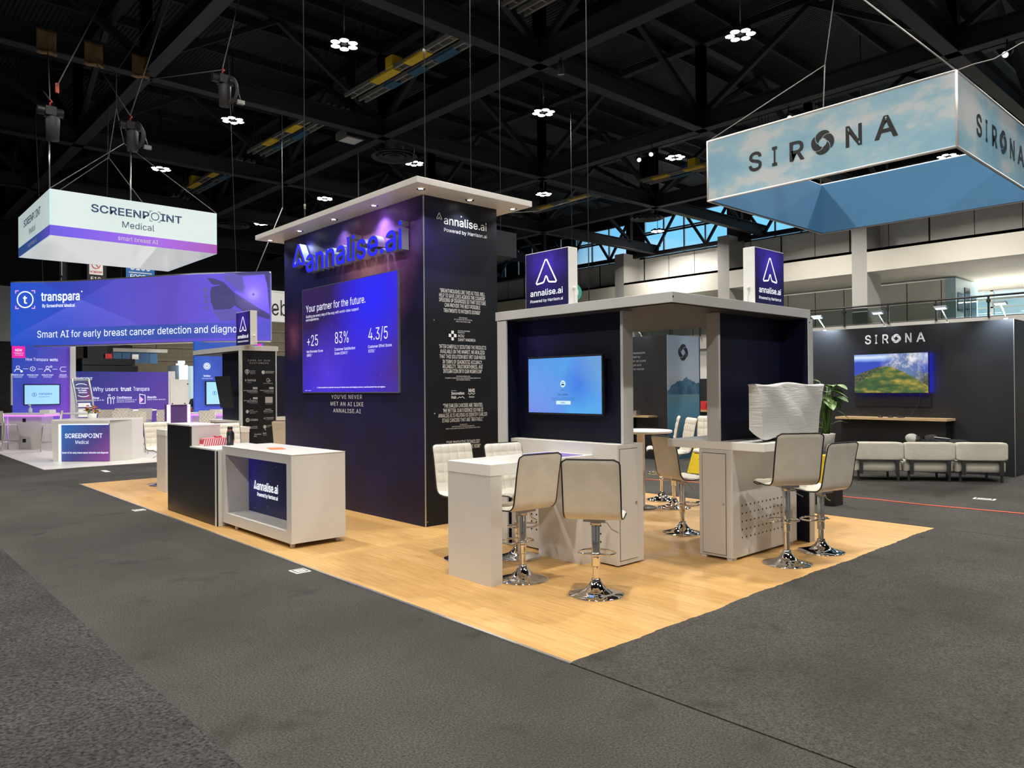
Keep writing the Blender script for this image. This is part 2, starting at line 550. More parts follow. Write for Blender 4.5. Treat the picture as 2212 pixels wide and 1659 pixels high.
# ------------------------------------------------------------------ lettering: glyph outlines (advance, then contours as x,y points), filled once per weight
OUTLINES = r"""
" 128 31,127 28,203 54,203 51,127/77,127 74,203 100,203 97,127
% 270 70,113 58,115 48,119 40,125 35,134 31,144 30,155 30,165 31,176 35,186 40,194 48,201 58,205 70,207 82,205 92,201 100,194 106,186 109,176 110,165 110,155 109,144 106,134 100,125 92,119 82,115/70,131 79,133 85,138 88,146 89,155 89,165 85,182 79,187 70,189 61,187 55,182 52,174 51,165 51,155 52,146 55,138 61,133/200,-4 188,-2 178,2 171,8 165,17 161,27 160,38 160,48 161,59 165,69 171,77 179,84 189,88 200,90 212,88 222,84 230,77 236,69 239,59 240,48 240,38 239,27 236,17 230,8 222,2 212,-2/200,14 209,16 215,21 218,29 220,38 220,48 215,65 209,70 200,72 192,70 186,65 182,57 181,48 181,38 182,29 186,21 191,16/53,0 193,203 216,203 76,0
& 179 79,-3 60,-1 44,5 31,13 22,25 16,38 14,53 15,65 19,76 34,94 56,112 86,134 95,141 102,150 105,162 103,171 98,178 91,183 81,184 67,181 58,172 55,160 58,145 67,131 82,114 175,0 146,0 69,93 48,117 35,138 31,148 30,159 32,172 36,183 44,193 54,200 66,204 80,205 94,204 106,200 116,193 123,184 128,173 129,162 126,145 117,130 102,117 62,87 44,70 40,61 39,52 40,43 44,35 50,28 57,23 67,20 77,19 89,20 100,24 120,38 128,48 134,61 138,74 140,90 163,90 162,72 159,57 148,37 133,19 122,9 108,3 94,-1
' 82 31,127 28,203 54,203 51,127
( 109 36,83 40,129 53,176 71,216 94,216 76,171 65,125 60,83 64,46 75,6 94,-38 71,-38 55,-9 45,22 38,52
) 109 15,-38 34,7 45,47 49,83 45,125 33,171 15,216 39,216 57,176 69,129 74,83 71,52 65,21 54,-9 39,-38
+ 181 79,14 79,145 102,145 102,14/25,69 25,90 156,90 156,69
, 75 15,-48 27,28 55,28 34,-48
- 181 135,98 135,75 46,75 46,98
. 75 38,-2 31,0 25,4 21,9 20,16 21,23 25,29 31,33 38,35 45,33 51,29 55,23 56,16 55,9 51,4 45,0
/ 100 94,213 28,-31 6,-31 71,213
0 181 91,-3 70,0 52,10 38,25 28,45 21,71 19,102 21,132 28,158 38,179 52,194 70,203 91,206 112,203 129,194 143,179 154,158 160,132 162,102 160,71 154,45 143,25 129,10 112,0/91,20 104,22 116,29 125,41 132,57 136,78 138,102 136,126 132,146 125,162 116,174 104,181 91,184 77,181 65,174 56,162 49,146 45,126 44,102 45,78 49,57 56,41 65,29 77,22
1 181 31,0 31,22 156,22 156,0/110,203 110,0 85,0 85,179 84,179 34,143 34,171 79,203
2 181 26,0 26,19 94,91 113,113 124,131 128,149 127,159 123,167 117,174 109,180 89,184 78,183 69,179 61,173 56,165 52,156 51,145 26,145 28,162 34,177 44,189 57,198 73,204 90,206 107,204 122,199 135,190 144,178 150,164 152,149 148,127 134,103 107,72 61,24 61,23 156,23 156,0
3 181 87,-3 69,-1 53,4 39,12 28,23 21,37 17,53 44,53 46,43 51,35 57,28 66,24 87,20 110,24 119,30 126,37 130,47 132,58 130,69 126,78 120,87 110,93 97,98 80,99 63,99 63,120 115,179 115,181 28,181 28,203 149,203 149,184 85,111 85,116 105,115 123,110 138,101 148,89 155,74 157,58 155,41 148,26 137,14 123,5 107,-1
4 181 16,42 16,63 99,203 124,203 43,66 43,65 165,65 165,42/113,0 113,127 137,127 137,0
5 181 88,-3 71,-1 56,4 43,13 33,24 27,37 24,52 49,52 51,43 55,36 69,24 88,20 100,21 110,26 119,33 126,42 130,53 131,65 130,77 125,88 119,98 110,105 99,109 87,111 67,107 51,98 27,101 38,203 147,203 147,181 60,181 54,121 71,130 92,133 105,132 118,128 129,122 138,114 146,104 152,92 155,79 156,65 154,47 148,30 137,17 123,6 107,-1
6 181 91,-3 73,-1 57,6 44,16 34,30 28,46 25,65 27,80 32,96 55,136 101,203 129,203 60,104 58,104 66,115 78,123 94,126 111,124 126,118 139,108 148,96 154,81 156,63 153,45 147,29 137,16 124,6 108,-1/91,19 102,21 111,25 120,32 126,41 130,51 131,63 130,75 126,85 120,94 111,101 102,105 91,106 79,105 70,101 61,94 55,86 51,75 50,63 51,51 55,41 61,32 70,25 79,21
7 181 39,0 129,179 129,181 25,181 25,203 156,203 156,179 66,0
8 181 91,-3 71,-1 54,5 40,13 30,25 23,38 21,54 22,67 26,78 32,88 40,96 50,102 61,106 61,107 48,113 37,123 30,137 28,152 30,167 36,180 46,191 58,199 73,204 91,206 107,204 122,199 135,191 145,180 151,167 153,152 150,137 144,123 133,113 120,107 120,106 131,102 140,96 149,88 155,78 159,67 160,54 158,38 151,25 141,13 127,5 110,-1/91,20 103,21 114,24 123,29 129,37 133,45 135,55 133,66 129,75 122,83 113,89 102,93 91,94 78,93 68,89 59,83 52,75 48,66 46,55 48,45 52,37 58,29 67,24 78,21/91,116 110,120 117,125 123,132 126,141 128,150 127,160 123,168 117,175 110,180 91,184 71,180 63,175 58,168 54,160 53,150 54,141 58,132 64,125 71,120
9 181 90,206 108,204 124,198 137,187 147,174 153,157 156,139 154,124 149,108 126,67 80,0 52,0 121,99 123,99 115,88 103,81 87,78 70,80 55,86 42,95 33,108 27,123 25,141 28,159 34,175 44,188 57,198 73,204/90,184 79,183 70,178 61,172 55,163 51,152 50,141 51,129 55,118 61,109 70,103 79,99 90,97 102,99 111,103 120,109 126,118 130,128 131,140 130,152 126,163 120,172 112,178 102,183
A 192 7,0 81,203 110,203 185,0 158,0 115,121 106,149 93,191 98,191 85,148 76,121 34,0/44,57 44,79 148,79 148,57
B 182 24,0 24,203 96,203 116,202 132,196 144,188 152,177 158,164 159,150 158,138 155,128 143,114 126,107 126,105 136,103 145,98 154,91 161,81 166,69 167,54 165,40 160,27 151,16 138,7 120,2 99,0/50,23 98,23 118,25 132,32 140,42 142,55 141,65 137,74 131,81 122,87 112,91 99,92 50,92/50,114 95,114 115,118 123,124 129,131 133,139 134,149 132,161 125,172 113,178 96,181 50,181
C 204 107,-3 82,0 60,10 42,25 28,46 19,72 16,102 19,132 28,157 42,178 60,193 82,203 107,206 136,202 149,196 161,188 171,179 179,167 185,154 189,139 163,139 156,158 143,171 126,180 107,182 89,180 73,173 60,161 50,146 44,126 41,102 44,78 50,58 60,42 74,31 89,24 107,21 126,24 143,32 156,46 163,64 189,64 185,49 179,36 171,25 161,15 149,7 136,2 122,-2
D 201 88,0 38,0 38,23 86,23 109,25 127,32 141,44 152,60 158,79 160,102 158,125 152,144 142,160 128,171 110,178 88,181 37,181 37,203 90,203 118,200 141,191 160,177 173,156 182,131 185,102 182,73 173,47 159,27 140,12 116,3/50,203 50,0 24,0 24,203
E 167 24,0 24,203 149,203 149,181 50,181 50,114 142,114 142,91 50,91 50,23 150,23 150,0
F 164 24,0 24,203 148,203 148,181 50,181 50,111 138,111 138,88 50,88 50,0
G 208 107,-3 82,0 60,10 41,25 28,46 19,72 16,102 19,132 28,157 41,178 60,193 81,203 106,206 122,205 136,201 149,196 161,188 171,178 180,167 186,154 190,139 163,139 155,157 142,171 126,179 106,182 89,180 73,173 60,161 50,146 44,126 41,102 44,78 50,58 60,42 74,31 90,24 107,21 124,23 138,28 150,37 158,49 164,64 166,81 174,80 113,80 113,102 191,102 191,80 188,57 180,36 167,20 151,8 130,0
H 207 24,0 24,203 50,203 50,116 157,116 157,203 183,203 183,0 157,0 157,93 50,93 50,0
I 120 12,0 12,23 47,23 47,181 12,181 12,203 108,203 108,181 73,181 73,23 108,23 108,0
J 159 74,-3 50,1 30,13 17,32 13,58 13,69 39,69 39,58 41,42 49,30 60,22 74,20 88,22 99,30 106,42 109,58 109,203 135,203 135,58 130,32 118,13 98,1
K 187 42,58 42,86 56,104 70,121 85,138 145,203 179,203 92,110 91,110/24,0 24,203 50,203 50,0/149,0 75,104 91,124 179,0
L 157 24,0 24,203 50,203 50,23 144,23 144,0
M 251 24,0 24,203 61,203 111,75 115,64 125,34 129,20 123,20 127,33 141,75 191,203 227,203 227,0 202,0 202,165 203,183 205,183 193,145 187,129 182,116 137,0 114,0 68,116 64,128 58,144 52,163 45,183 48,183 48,149 49,131 49,0
N 209 24,0 24,203 54,203 137,73 145,60 155,43 166,22 162,21 160,43 160,203 185,203 185,0 155,0 81,116 71,132 59,152 43,181 48,181 49,153 50,131 50,0
O 213 107,-3 82,0 60,10 42,25 28,46 19,72 16,102 19,132 28,157 42,178 60,193 82,203 107,206 132,203 153,193 172,178 186,157 194,132 197,102 194,72 186,46 172,25 153,10 132,0/107,21 124,23 140,30 153,42 163,58 170,78 172,102 170,126 163,146 153,162 140,173 124,180 107,182 89,180 74,173 60,162 50,146 44,126 41,102 44,78 50,58 60,42 74,30 89,23
P 178 24,0 24,203 94,203 116,201 133,195 146,185 156,172 162,156 163,139 162,122 156,106 146,93 133,83 116,76 94,74 44,74 44,97 93,97 107,98 119,102 127,109 133,117 137,128 138,139 137,150 133,161 127,169 119,175 107,179 93,181 50,181 50,0
Q 213 98,64 125,64 148,34 153,26 187,-19 160,-19 138,11 132,18/107,-3 82,0 60,10 42,25 28,46 19,72 16,102 19,132 28,157 42,178 60,193 82,203 107,206 132,203 153,193 172,178 186,157 194,132 197,102 194,72 186,46 172,25 153,10 132,0/107,21 124,23 140,30 153,42 163,58 170,78 172,102 170,126 163,146 153,162 140,173 124,180 107,182 89,180 74,173 60,162 50,146 44,126 41,102 44,78 50,58 60,42 74,30 89,23
R 180 24,0 24,203 94,203 116,201 133,195 147,186 156,173 162,158 164,141 162,124 156,109 147,96 133,87 116,81 94,79 39,79 39,102 93,102 108,103 119,107 128,112 133,120 137,130 138,141 137,152 133,162 128,170 119,176 108,180 93,181 50,181 50,0/141,0 92,92 121,92 171,0
S 179 89,-4 69,-2 51,4 36,12 26,24 18,38 15,55 42,55 44,44 49,35 57,28 67,23 89,20 103,21 114,24 124,29 132,37 137,46 138,56 137,65 133,72 118,82 98,89 73,96 51,104 34,116 24,130 21,149 23,165 30,179 41,191 55,199 72,204 91,206 110,204 126,199 140,191 151,179 158,166 160,151 135,151 131,165 121,175 107,181 90,183 78,182 67,179 58,174 51,167 47,159 46,150 48,141 52,133 68,123 85,117 106,112 125,105 143,95 158,79 162,68 163,55 161,40 155,25 144,13 129,4 111,-2
T 179 13,181 13,203 167,203 167,181 103,181 103,0 77,0 77,181
U 207 104,-3 81,-1 62,6 46,17 34,32 26,49 24,69 24,203 50,203 50,71 51,57 56,45 64,35 75,27 88,22 104,21 119,22 132,27 143,35 151,45 155,57 157,71 157,203 183,203 183,69 180,49 173,32 161,17 145,6 126,-1
V 192 82,0 7,203 34,203 77,82 86,55 99,12 94,12 107,55 116,82 158,203 185,203 111,0
W 274 62,0 7,203 33,203 65,78 70,58 75,37 79,16 76,16 80,37 85,58 90,78 122,203 152,203 185,78 190,58 194,37 199,16 195,16 200,37 204,58 209,78 241,203 268,203 212,0 182,0 147,129 141,157 134,190 140,190 134,158 127,129 92,0
X 190 7,0 87,114 87,95 12,203 42,203 71,160 82,144 89,132 97,117 93,117 101,131 109,144 119,160 149,203 178,203 104,96 104,115 182,0 153,0 117,52 107,66 100,78 92,92 98,92 82,66 73,52 37,0
Y 189 81,0 81,83 7,203 36,203 77,138 89,117 100,92 89,92 100,117 112,138 152,203 182,203 107,83 107,0
Z 175 17,0 17,19 109,154 122,172 136,190 139,182 114,181 16,181 16,203 159,203 159,185 67,51 54,32 39,13 36,22 61,23 160,23 160,0
a 156 64,-3 50,-2 38,2 27,9 19,18 14,29 12,43 13,55 17,64 23,72 31,77 50,84 71,88 93,91 106,94 109,97 110,103 107,119 96,129 78,132 60,129 47,120 40,110 16,116 23,129 31,138 42,145 53,150 78,154 96,152 114,144 122,137 129,128 133,116 135,101 135,0 111,0 111,21 109,21 101,10 86,0/68,18 81,19 91,23 99,30 105,37 109,46 110,55 110,76 104,73 93,70 80,68 70,67 54,63 41,56 38,50 37,42 41,29 52,21
b 170 92,-3 79,-2 69,2 55,12 47,23 45,23 45,0 21,0 21,203 45,203 45,128 47,128 55,138 69,149 79,153 92,154 110,151 125,144 138,133 148,117 154,98 156,76 154,53 148,34 138,18 125,6 110,-1/88,19 101,21 112,26 120,35 126,47 130,60 131,76 130,91 126,104 120,116 112,125 101,130 88,132 75,130 64,125 56,116 50,105 46,92 45,76 46,60 50,46 56,35 65,26 75,21
c 158 83,-3 64,-1 47,7 33,18 22,34 16,53 14,75 16,97 22,116 33,132 47,144 64,151 83,154 104,151 122,142 136,129 145,111 121,105 116,116 108,124 97,130 83,132 69,130 58,124 49,115 43,103 40,90 39,75 40,60 43,47 49,35 58,26 69,21 83,19 97,21 108,26 117,35 122,47 145,41 136,22 122,9 104,0
d 170 78,-3 60,-1 45,6 32,18 22,34 16,53 14,76 16,98 22,117 32,133 45,144 60,151 78,154 91,153 101,149 115,138 122,128 124,128 124,203 149,203 149,0 125,0 125,23 123,23 115,12 101,2 91,-2/82,19 95,21 105,26 114,35 120,46 123,60 125,76 123,92 120,105 114,116 105,125 95,130 82,132 69,130 58,125 49,116 43,104 40,91 39,76 40,60 43,47 50,35 58,26 69,21
e 162 85,-3 64,-1 47,7 33,18 22,34 16,53 14,75 16,97 22,116 32,132 46,144 63,151 82,154 106,150 118,144 128,136 136,126 143,113 147,97 148,78 148,68 30,68 30,88 135,88 124,81 123,95 119,107 113,118 105,126 95,130 82,132 69,130 59,125 50,118 44,108 40,97 38,84 38,71 40,55 44,42 51,32 60,25 72,20 85,18 101,21 114,29 122,42 146,36 141,25 134,16 125,8 113,2 100,-2
f 101 91,152 91,131 3,131 3,152/32,0 32,173 34,185 38,194 45,202 54,208 75,212 89,211 97,208 91,187 86,189 78,190 68,188 62,184 58,177 57,167 57,0
g 170 83,-60 67,-59 54,-56 33,-44 20,-28 41,-16 49,-26 62,-35 83,-39 100,-37 113,-30 122,-19 125,-2 125,27 122,27 115,17 101,6 91,3 78,2 61,4 45,11 32,21 22,36 16,54 14,76 16,98 22,117 32,133 45,144 61,151 78,154 91,153 101,149 115,138 123,128 125,128 125,152 149,152 149,-4 147,-22 140,-36 130,-47 116,-54 100,-59/82,24 95,25 105,30 114,38 120,48 124,62 125,77 124,92 120,106 114,117 106,125 95,130 82,132 69,130 58,125 50,116 43,105 40,92 39,77 40,62 43,49 50,38 58,30 69,25
h 164 45,91 45,0 21,0 21,203 45,203 45,115 41,115 49,133 61,145 75,152 91,154 105,152 118,147 128,139 136,128 141,114 143,96 143,0 118,0 118,94 116,110 109,122 98,129 84,132 74,130 64,127 57,121 51,113 47,103
i 67 21,0 21,152 45,152 45,0/33,177 27,178 22,182 18,187 17,193 18,200 22,205 27,208 33,209 40,208 46,205 49,200 51,193 49,187 46,182 40,178
j 67 21,152 45,152 45,-12 44,-25 41,-36 34,-45 26,-52 15,-56 2,-57 -4,-57 -4,-35 1,-35 10,-33 16,-29 20,-21 21,-12/33,177 27,178 21,182 18,187 16,193 18,200 21,205 27,208 33,209 40,208 45,205 49,200 50,193 49,187 45,182 40,178
k 152 44,55 44,85 48,85 114,152 144,152 74,80 71,80/21,0 21,203 45,203 45,0/118,0 59,74 76,91 149,0
l 76 56,-1 40,1 30,8 23,19 21,34 21,203 45,203 45,39 48,25 52,22 58,21 64,21 68,22 72,1 65,0
m 244 21,0 21,152 45,152 45,118 43,118 47,129 53,138 69,150 88,154 103,152 115,144 124,133 128,118 125,118 129,128 135,137 152,150 175,154 187,153 199,149 209,142 216,131 221,118 223,102 223,0 198,0 198,101 196,116 189,125 179,130 167,132 158,131 150,128 138,116 134,99 134,0 110,0 110,104 108,115 101,124 92,130 80,132 63,128 56,123 50,116 47,106 45,95 45,0
n 164 45,91 45,0 21,0 21,152 45,152 45,115 41,115 49,133 61,145 75,152 91,154 105,152 118,147 128,139 136,128 141,114 143,96 143,0 118,0 118,94 116,110 109,122 98,129 84,132 74,130 64,127 57,121 51,113 47,103
o 166 83,-3 64,-1 47,7 33,18 22,34 16,53 14,75 16,97 22,116 33,132 47,144 64,151 83,154 102,151 119,144 133,132 144,116 150,97 152,75 150,53 144,34 133,18 119,7 102,-1/83,19 97,21 108,26 117,35 123,47 126,60 128,75 126,90 123,103 117,115 108,124 97,130 83,132 69,130 58,124 49,115 43,103 40,90 39,75 40,60 43,47 49,35 58,26 69,21
p 170 21,-57 21,152 45,152 45,128 47,128 55,138 69,149 79,153 92,154 110,151 125,144 138,133 148,117 154,98 156,76 154,53 148,34 138,18 125,6 110,-1 92,-3 79,-2 69,2 55,12 47,23 45,23 45,-57/88,19 101,21 112,26 120,35 126,47 130,60 131,76 130,91 126,104 120,116 112,125 101,130 88,132 75,130 64,125 56,116 50,105 46,92 45,76 46,60 50,46 56,35 65,26 75,21
q 170 149,-57 124,-57 124,23 122,23 115,12 101,2 91,-2 78,-3 60,-1 45,6 32,18 22,34 16,53 14,76 16,98 22,117 32,133 45,144 60,151 78,154 91,153 101,149 115,138 123,128 125,128 125,152 149,152/82,19 95,21 105,26 114,35 120,46 123,60 125,76 123,92 120,105 114,116 105,125 95,130 82,132 69,130 58,125 49,116 43,104 40,91 39,76 40,60 43,47 50,35 58,26 69,21
r 104 21,0 21,152 45,152 45,128 46,128 52,139 61,147 72,152 85,154 92,154 97,153 97,129 92,130 83,130 73,129 64,126 56,121 50,113 47,105 45,95 45,0
s 146 73,-3 58,-2 45,1 34,7 25,15 18,25 14,38 38,43 42,32 50,24 60,20 73,18 87,20 98,25 105,32 107,41 106,48 102,54 95,59 85,62 60,68 42,74 29,83 21,95 19,110 21,122 26,133 35,141 46,148 60,152 75,154 89,153 102,149 112,143 120,136 130,116 107,111 103,119 97,126 88,131 75,133 62,131 52,127 46,120 43,111 45,103 50,97 69,89 92,84 110,77 122,69 130,57 132,43 131,30 125,19 116,10 104,3 89,-2
t 91 82,152 82,131 3,131 3,152/26,188 50,188 50,39 51,30 54,25 60,21 68,20 74,20 81,21 85,1 77,-1 67,-2 50,1 37,9 29,21 26,37
u 164 73,-2 59,0 46,4 36,12 28,23 23,38 21,56 21,152 45,152 45,58 48,42 55,30 66,23 80,20 90,21 100,25 107,31 113,39 117,49 118,61 118,152 143,152 143,0 119,0 119,37 123,37 114,19 103,7 89,0
v 156 65,0 7,152 34,152 66,62 75,35 82,8 74,8 81,35 90,62 122,152 149,152 91,0
w 227 55,0 9,152 35,152 53,85 62,55 70,17 66,17 74,54 82,85 101,152 127,152 145,85 153,54 161,17 157,17 165,54 173,85 192,152 218,152 172,0 147,0 128,69 122,90 116,112 111,135 116,135 111,112 105,90 99,69 79,0
x 151 8,0 69,87 68,68 11,152 40,152 59,122 72,101 83,82 70,82 81,101 93,122 113,152 141,152 83,67 83,86 143,0 115,0 92,34 80,54 69,73 82,73 71,54 59,34 37,0
y 156 19,-55 25,-34 29,-35 42,-36 52,-30 60,-14 65,-1 7,152 34,152 66,62 75,35 82,8 73,8 81,35 90,62 122,152 149,152 82,-23 71,-43 56,-54 37,-58 26,-57
z 152 17,0 17,18 102,128 102,129 19,129 19,152 133,152 133,132 50,24 50,23 135,23 135,0
"""
GLY, ADV, CAPH, EM = {}, {}, 0.5087, 400.0


def embolden(P, w):
    """push a contour outward by w (fill lies to its right)"""
    if abs(w) < 1e-9:
        return P
    go = True
    while go and len(P) > 4:          # drop near-straight points so short edges cannot fold over
        go = False
        for i in range(len(P)):
            a, b, c = Vector(P[i - 1]), Vector(P[i]), Vector(P[(i + 1) % len(P)])
            d = c - a
            if d.length > 1e-6 and abs(d.x * (b.y - a.y) - d.y * (b.x - a.x)) / d.length < 0.9 or (b - a).length < 1.5:
                P = P[:i] + P[i + 1:]
                go = True
                break
    out, n = [], len(P)
    for i in range(n):
        a, b, c = Vector(P[i - 1]), Vector(P[i]), Vector(P[(i + 1) % n])
        e0, e1 = (b - a).normalized(), (c - b).normalized()
        n0, n1 = Vector((-e0.y, e0.x)), Vector((-e1.y, e1.x))
        m = n0 + n1
        m = m.normalized() if m.length > 1e-4 else n0
        convex = e0.x * e1.y - e0.y * e1.x < 0
        out.append(tuple(b + m * (w / max(0.62 if convex else 0.22, m.dot(n0)))))
    return out


def signed_area(P):
    return sum(P[i - 1][0] * P[i][1] - P[i][0] * P[i - 1][1] for i in range(len(P))) / 2


def inside(q, P):
    r = False
    for i in range(len(P)):
        (x0, y0), (x1, y1) = P[i - 1], P[i]
        if (y0 > q[1]) != (y1 > q[1]) and q[0] < x0 + (x1 - x0) * (q[1] - y0) / (y1 - y0):
            r = not r
    return r


def glyph_curve(contours, ext=0.0):
    c = bpy.data.curves.new('glyph', 'CURVE')
    c.dimensions = '2D'
    c.fill_mode = 'BOTH' if ext else 'FRONT'
    c.extrude = ext
    for pts in contours:
        sp = c.splines.new('POLY')
        sp.points.add(len(pts) - 1)
        for q, (x, y) in zip(sp.points, pts):
            q.co = (x / EM, y / EM, 0, 1)
        sp.use_cyclic_u = True
    o = bpy.data.objects.new('glyph', c)
    COL.objects.link(o)
    return o


tmp = []
for ln in OUTLINES.strip('\n').split('\n'):
    ch, adv_, body = ln.split(' ', 2)
    cts = [[tuple(int(k) for k in q.split(',')) for q in part.split()] for part in body.split('/')]
    ADV[ch] = int(adv_) / EM
    outer = [q for q in cts if signed_area(q) < 0]
    holes = [q for q in cts if signed_area(q) >= 0]
    for wname, off, ext in (('r', 0.0, 0), ('m', 2.5, 0), ('b', 6.0, 0), ('l', -2.5, 0), ('3', 6.5, 0.5), ('3f', 2.5, 0)):
        if wname[0] == '3' and ch not in 'anlise.':
            continue
        for k, q in enumerate(outer):
            grp = [embolden(q, off)] + [embolden(h, off) for h in holes if inside(h[0], q)]
            tmp.append((wname, ch, k, glyph_curve(grp, ext)))
dg = bpy.context.evaluated_depsgraph_get()
for wname, ch, k, o in tmp:
    me = bpy.data.meshes.new_from_object(o.evaluated_get(dg))
    vs, fs = GLY.setdefault(wname, {}).setdefault(ch, ([], []))
    n0 = len(vs)
    vs += [(v.co.x, v.co.y, v.co.z + k * 0.004) for v in me.vertices]
    fs += [tuple(i + n0 for i in p.vertices) for p in me.polygons]
    bpy.data.meshes.remove(me)
for wname, ch, k, o in tmp:
    c = o.data
    bpy.data.objects.remove(o)
    bpy.data.curves.remove(c)
ADV[' '] = 0.205
for wname in GLY:
    GLY[wname][' '] = ([], [])


def word_width(st, cap, gap=0.0):
    return sum(ADV.get(c, 0.3) + gap for c in st) * cap / CAPH


# the chevron mark: open triangle with a notch in its foot, as an outline in a unit box
def chevron(mb, fr, a, b, w, h, t, d=0.004):
    pts = [(0, 1), (0.04, 0.99), (0.5, 0.06), (0.46, 0.01), (0.16, 0.05), (0.11, 0.09), (0.03, 0.29), (0, 0.31), (-0.03, 0.29), (-0.11, 0.09), (-0.16, 0.05), (-0.46, 0.01), (-0.5, 0.06), (-0.04, 0.99)]
    return mb.stroke(fr, [(a + x * w, b + y * h) for x, y in pts], t, True, d)


# swirl of four curved blades round an open centre
def swirl(mb, fr, a, b, ra, rb=None, d=0.004):
    rb = rb or ra
    N, gap = 14, 0.11
    for q in range(4):
        t0 = q * math.pi / 2 + 0.55
        rows = []
        for j in range(7):
            v = j / 6
            row = []
            for i in range(N + 1):
                u = i / N
                ro = 0.80 + 0.20 * math.sin(math.pi * min(1, u * 0.75 + 0.12)) ** 0.8
                r = 0.36 + (ro - 0.36) * v
                th = t0 + gap / 2 / max(r, 0.36) + u * (math.pi / 2 - gap / max(r, 0.36)) + 1.8 * (1 - r)
                row.append((a + ra * r * math.cos(th), b + rb * r * math.sin(th)))
            rows.append(row)
        for j in range(6):
            for i in range(N):
                mb.shape(fr, [rows[j][i], rows[j][i + 1], rows[j + 1][i + 1], rows[j + 1][i]], d)
    return mb

# ------------------------------------------------------------------ materials
mat('laminate', (0.63, 0.615, 0.595), 0.32, var=0.03, vs=2.0)
mat('laminate_top', (0.80, 0.79, 0.77), 0.25, var=0.02, vs=2.0)
mat('white_paint', (0.74, 0.73, 0.71), 0.5, var=0.03, vs=3.0)
mat('white_plastic', (0.78, 0.78, 0.77), 0.35, var=0.02)
mat('black_panel', (0.009, 0.009, 0.012), 0.38, var=0.1, vs=3.0)
mat('black_plastic', (0.012, 0.012, 0.014), 0.4, var=0.1)
mat('soot_steel', (0.0085, 0.0095, 0.0165), 0.65, var=0.25, vs=1.5)
mat('duct_black', (0.010, 0.0105, 0.014), 0.5, var=0.2, vs=1.0)
mat('chrome', (0.80, 0.80, 0.80), 0.06, 1.0, var=0.01)
mat('brushed', (0.55, 0.55, 0.55), 0.3, 1.0, var=0.05, vs=40)
mat('aluminium', (0.62, 0.63, 0.64), 0.35, 0.9, var=0.05, vs=20)
mat('rope', (0.20, 0.195, 0.185), 0.6, 0.2, var=0.1)
mat('dark_rope', (0.035, 0.035, 0.04), 0.6, 0.0, var=0.1)
mat('leather', (0.78, 0.75, 0.67), 0.42, var=0.04, vs=14, bump=0.08, bs=120)
mat('leather_back', (0.68, 0.65, 0.575), 0.42, var=0.05, vs=10, bump=0.06, bs=140)
mat('piping', (0.012, 0.012, 0.016), 0.35, var=0.1)
mat('grey_panel', (0.72, 0.71, 0.69), 0.6, var=0.06, vs=0.6)
mat('grey_column', (0.45, 0.44, 0.425), 0.6, var=0.05, vs=0.5)
mat('cream', (0.72, 0.69, 0.62), 0.7, var=0.03, vs=0.7)
mat('joint', (0.02, 0.02, 0.02), 0.7, var=0.1)
mat('tan_block', (0.30, 0.26, 0.19), 0.85, var=0.12, vs=2.5)
mat('dark_block', (0.055, 0.054, 0.052), 0.8, var=0.2, vs=1.5)
mat('hall_wall', (0.20, 0.20, 0.20), 0.8, var=0.1, vs=0.4)
mat('print_white', (0.86, 0.86, 0.87), 0.5, var=0.01)
mat('print_grey', (0.45, 0.45, 0.46), 0.5, var=0.02)
mat('print_dark', (0.012, 0.014, 0.016), 0.45, var=0.05)
mat('print_navy', (0.03, 0.06, 0.18), 0.5, var=0.05)
mat('red', (0.55, 0.03, 0.03), 0.5, var=0.1)
mat('yellow', (0.62, 0.42, 0.02), 0.6, var=0.15, vs=3)
mat('tray_blue', (0.02, 0.09, 0.17), 0.6, var=0.2, vs=3)
mat('tray_steel', (0.30, 0.30, 0.28), 0.5, 0.5, var=0.2, vs=4)
mat('burlap', (0.22, 0.13, 0.06), 0.95, var=0.25, vs=30, bump=0.5, bs=150)
mat('pale_wood', (0.55, 0.38, 0.20), 0.45, var=0.12, vs=6, sxyz=(14, 1.2, 14))
glow('lamp_white', (1.0, 0.97, 0.90), 40.0)
glow('lamp_cool', (0.92, 0.97, 1.0), 25.0)


def carpet(name, dark, light, scale, bump):
    m, n, p = _new(name)
    t = n.nodes.new('ShaderNodeTexCoord').outputs['Object']
    a = ramp_node(n, [(0.32, dark), (0.68, light)], noise(n, t, scale, 2, 0.7))
    c = mixc(n, ramp_node(n, [(0.35, (0, 0, 0)), (0.7, (0.6, 0.6, 0.6))], noise(n, t, 0.7, 4)), a, dark)
    sm = ramp_node(n, [(0.62, (0, 0, 0)), (0.72, (1, 1, 1))], noise(n, t, 2.2, 3))
    c = mixc(n, mth(n, 'MULTIPLY', sm, 0.35), c, tuple(k * 0.5 for k in dark))
    n.links.new(c, p.inputs['Base Color'])
    p.inputs['Roughness'].default_value = 0.95
    p.inputs['Specular IOR Level'].default_value = 0.12
    b = n.nodes.new('ShaderNodeBump')
    b.inputs['Strength'].default_value = bump
    b.inputs['Distance'].default_value = 0.012
    n.links.new(noise(n, t, scale * 0.8, 2, 0.8), b.inputs['Height'])
    n.links.new(b.outputs[0], p.inputs['Normal'])
    MATS[name] = m


carpet('carpet_booth', (0.028, 0.027, 0.0255), (0.100, 0.096, 0.090), 80, 0.6)
carpet('carpet_aisle', (0.013, 0.013, 0.014), (0.090, 0.088, 0.090), 50, 1.0)

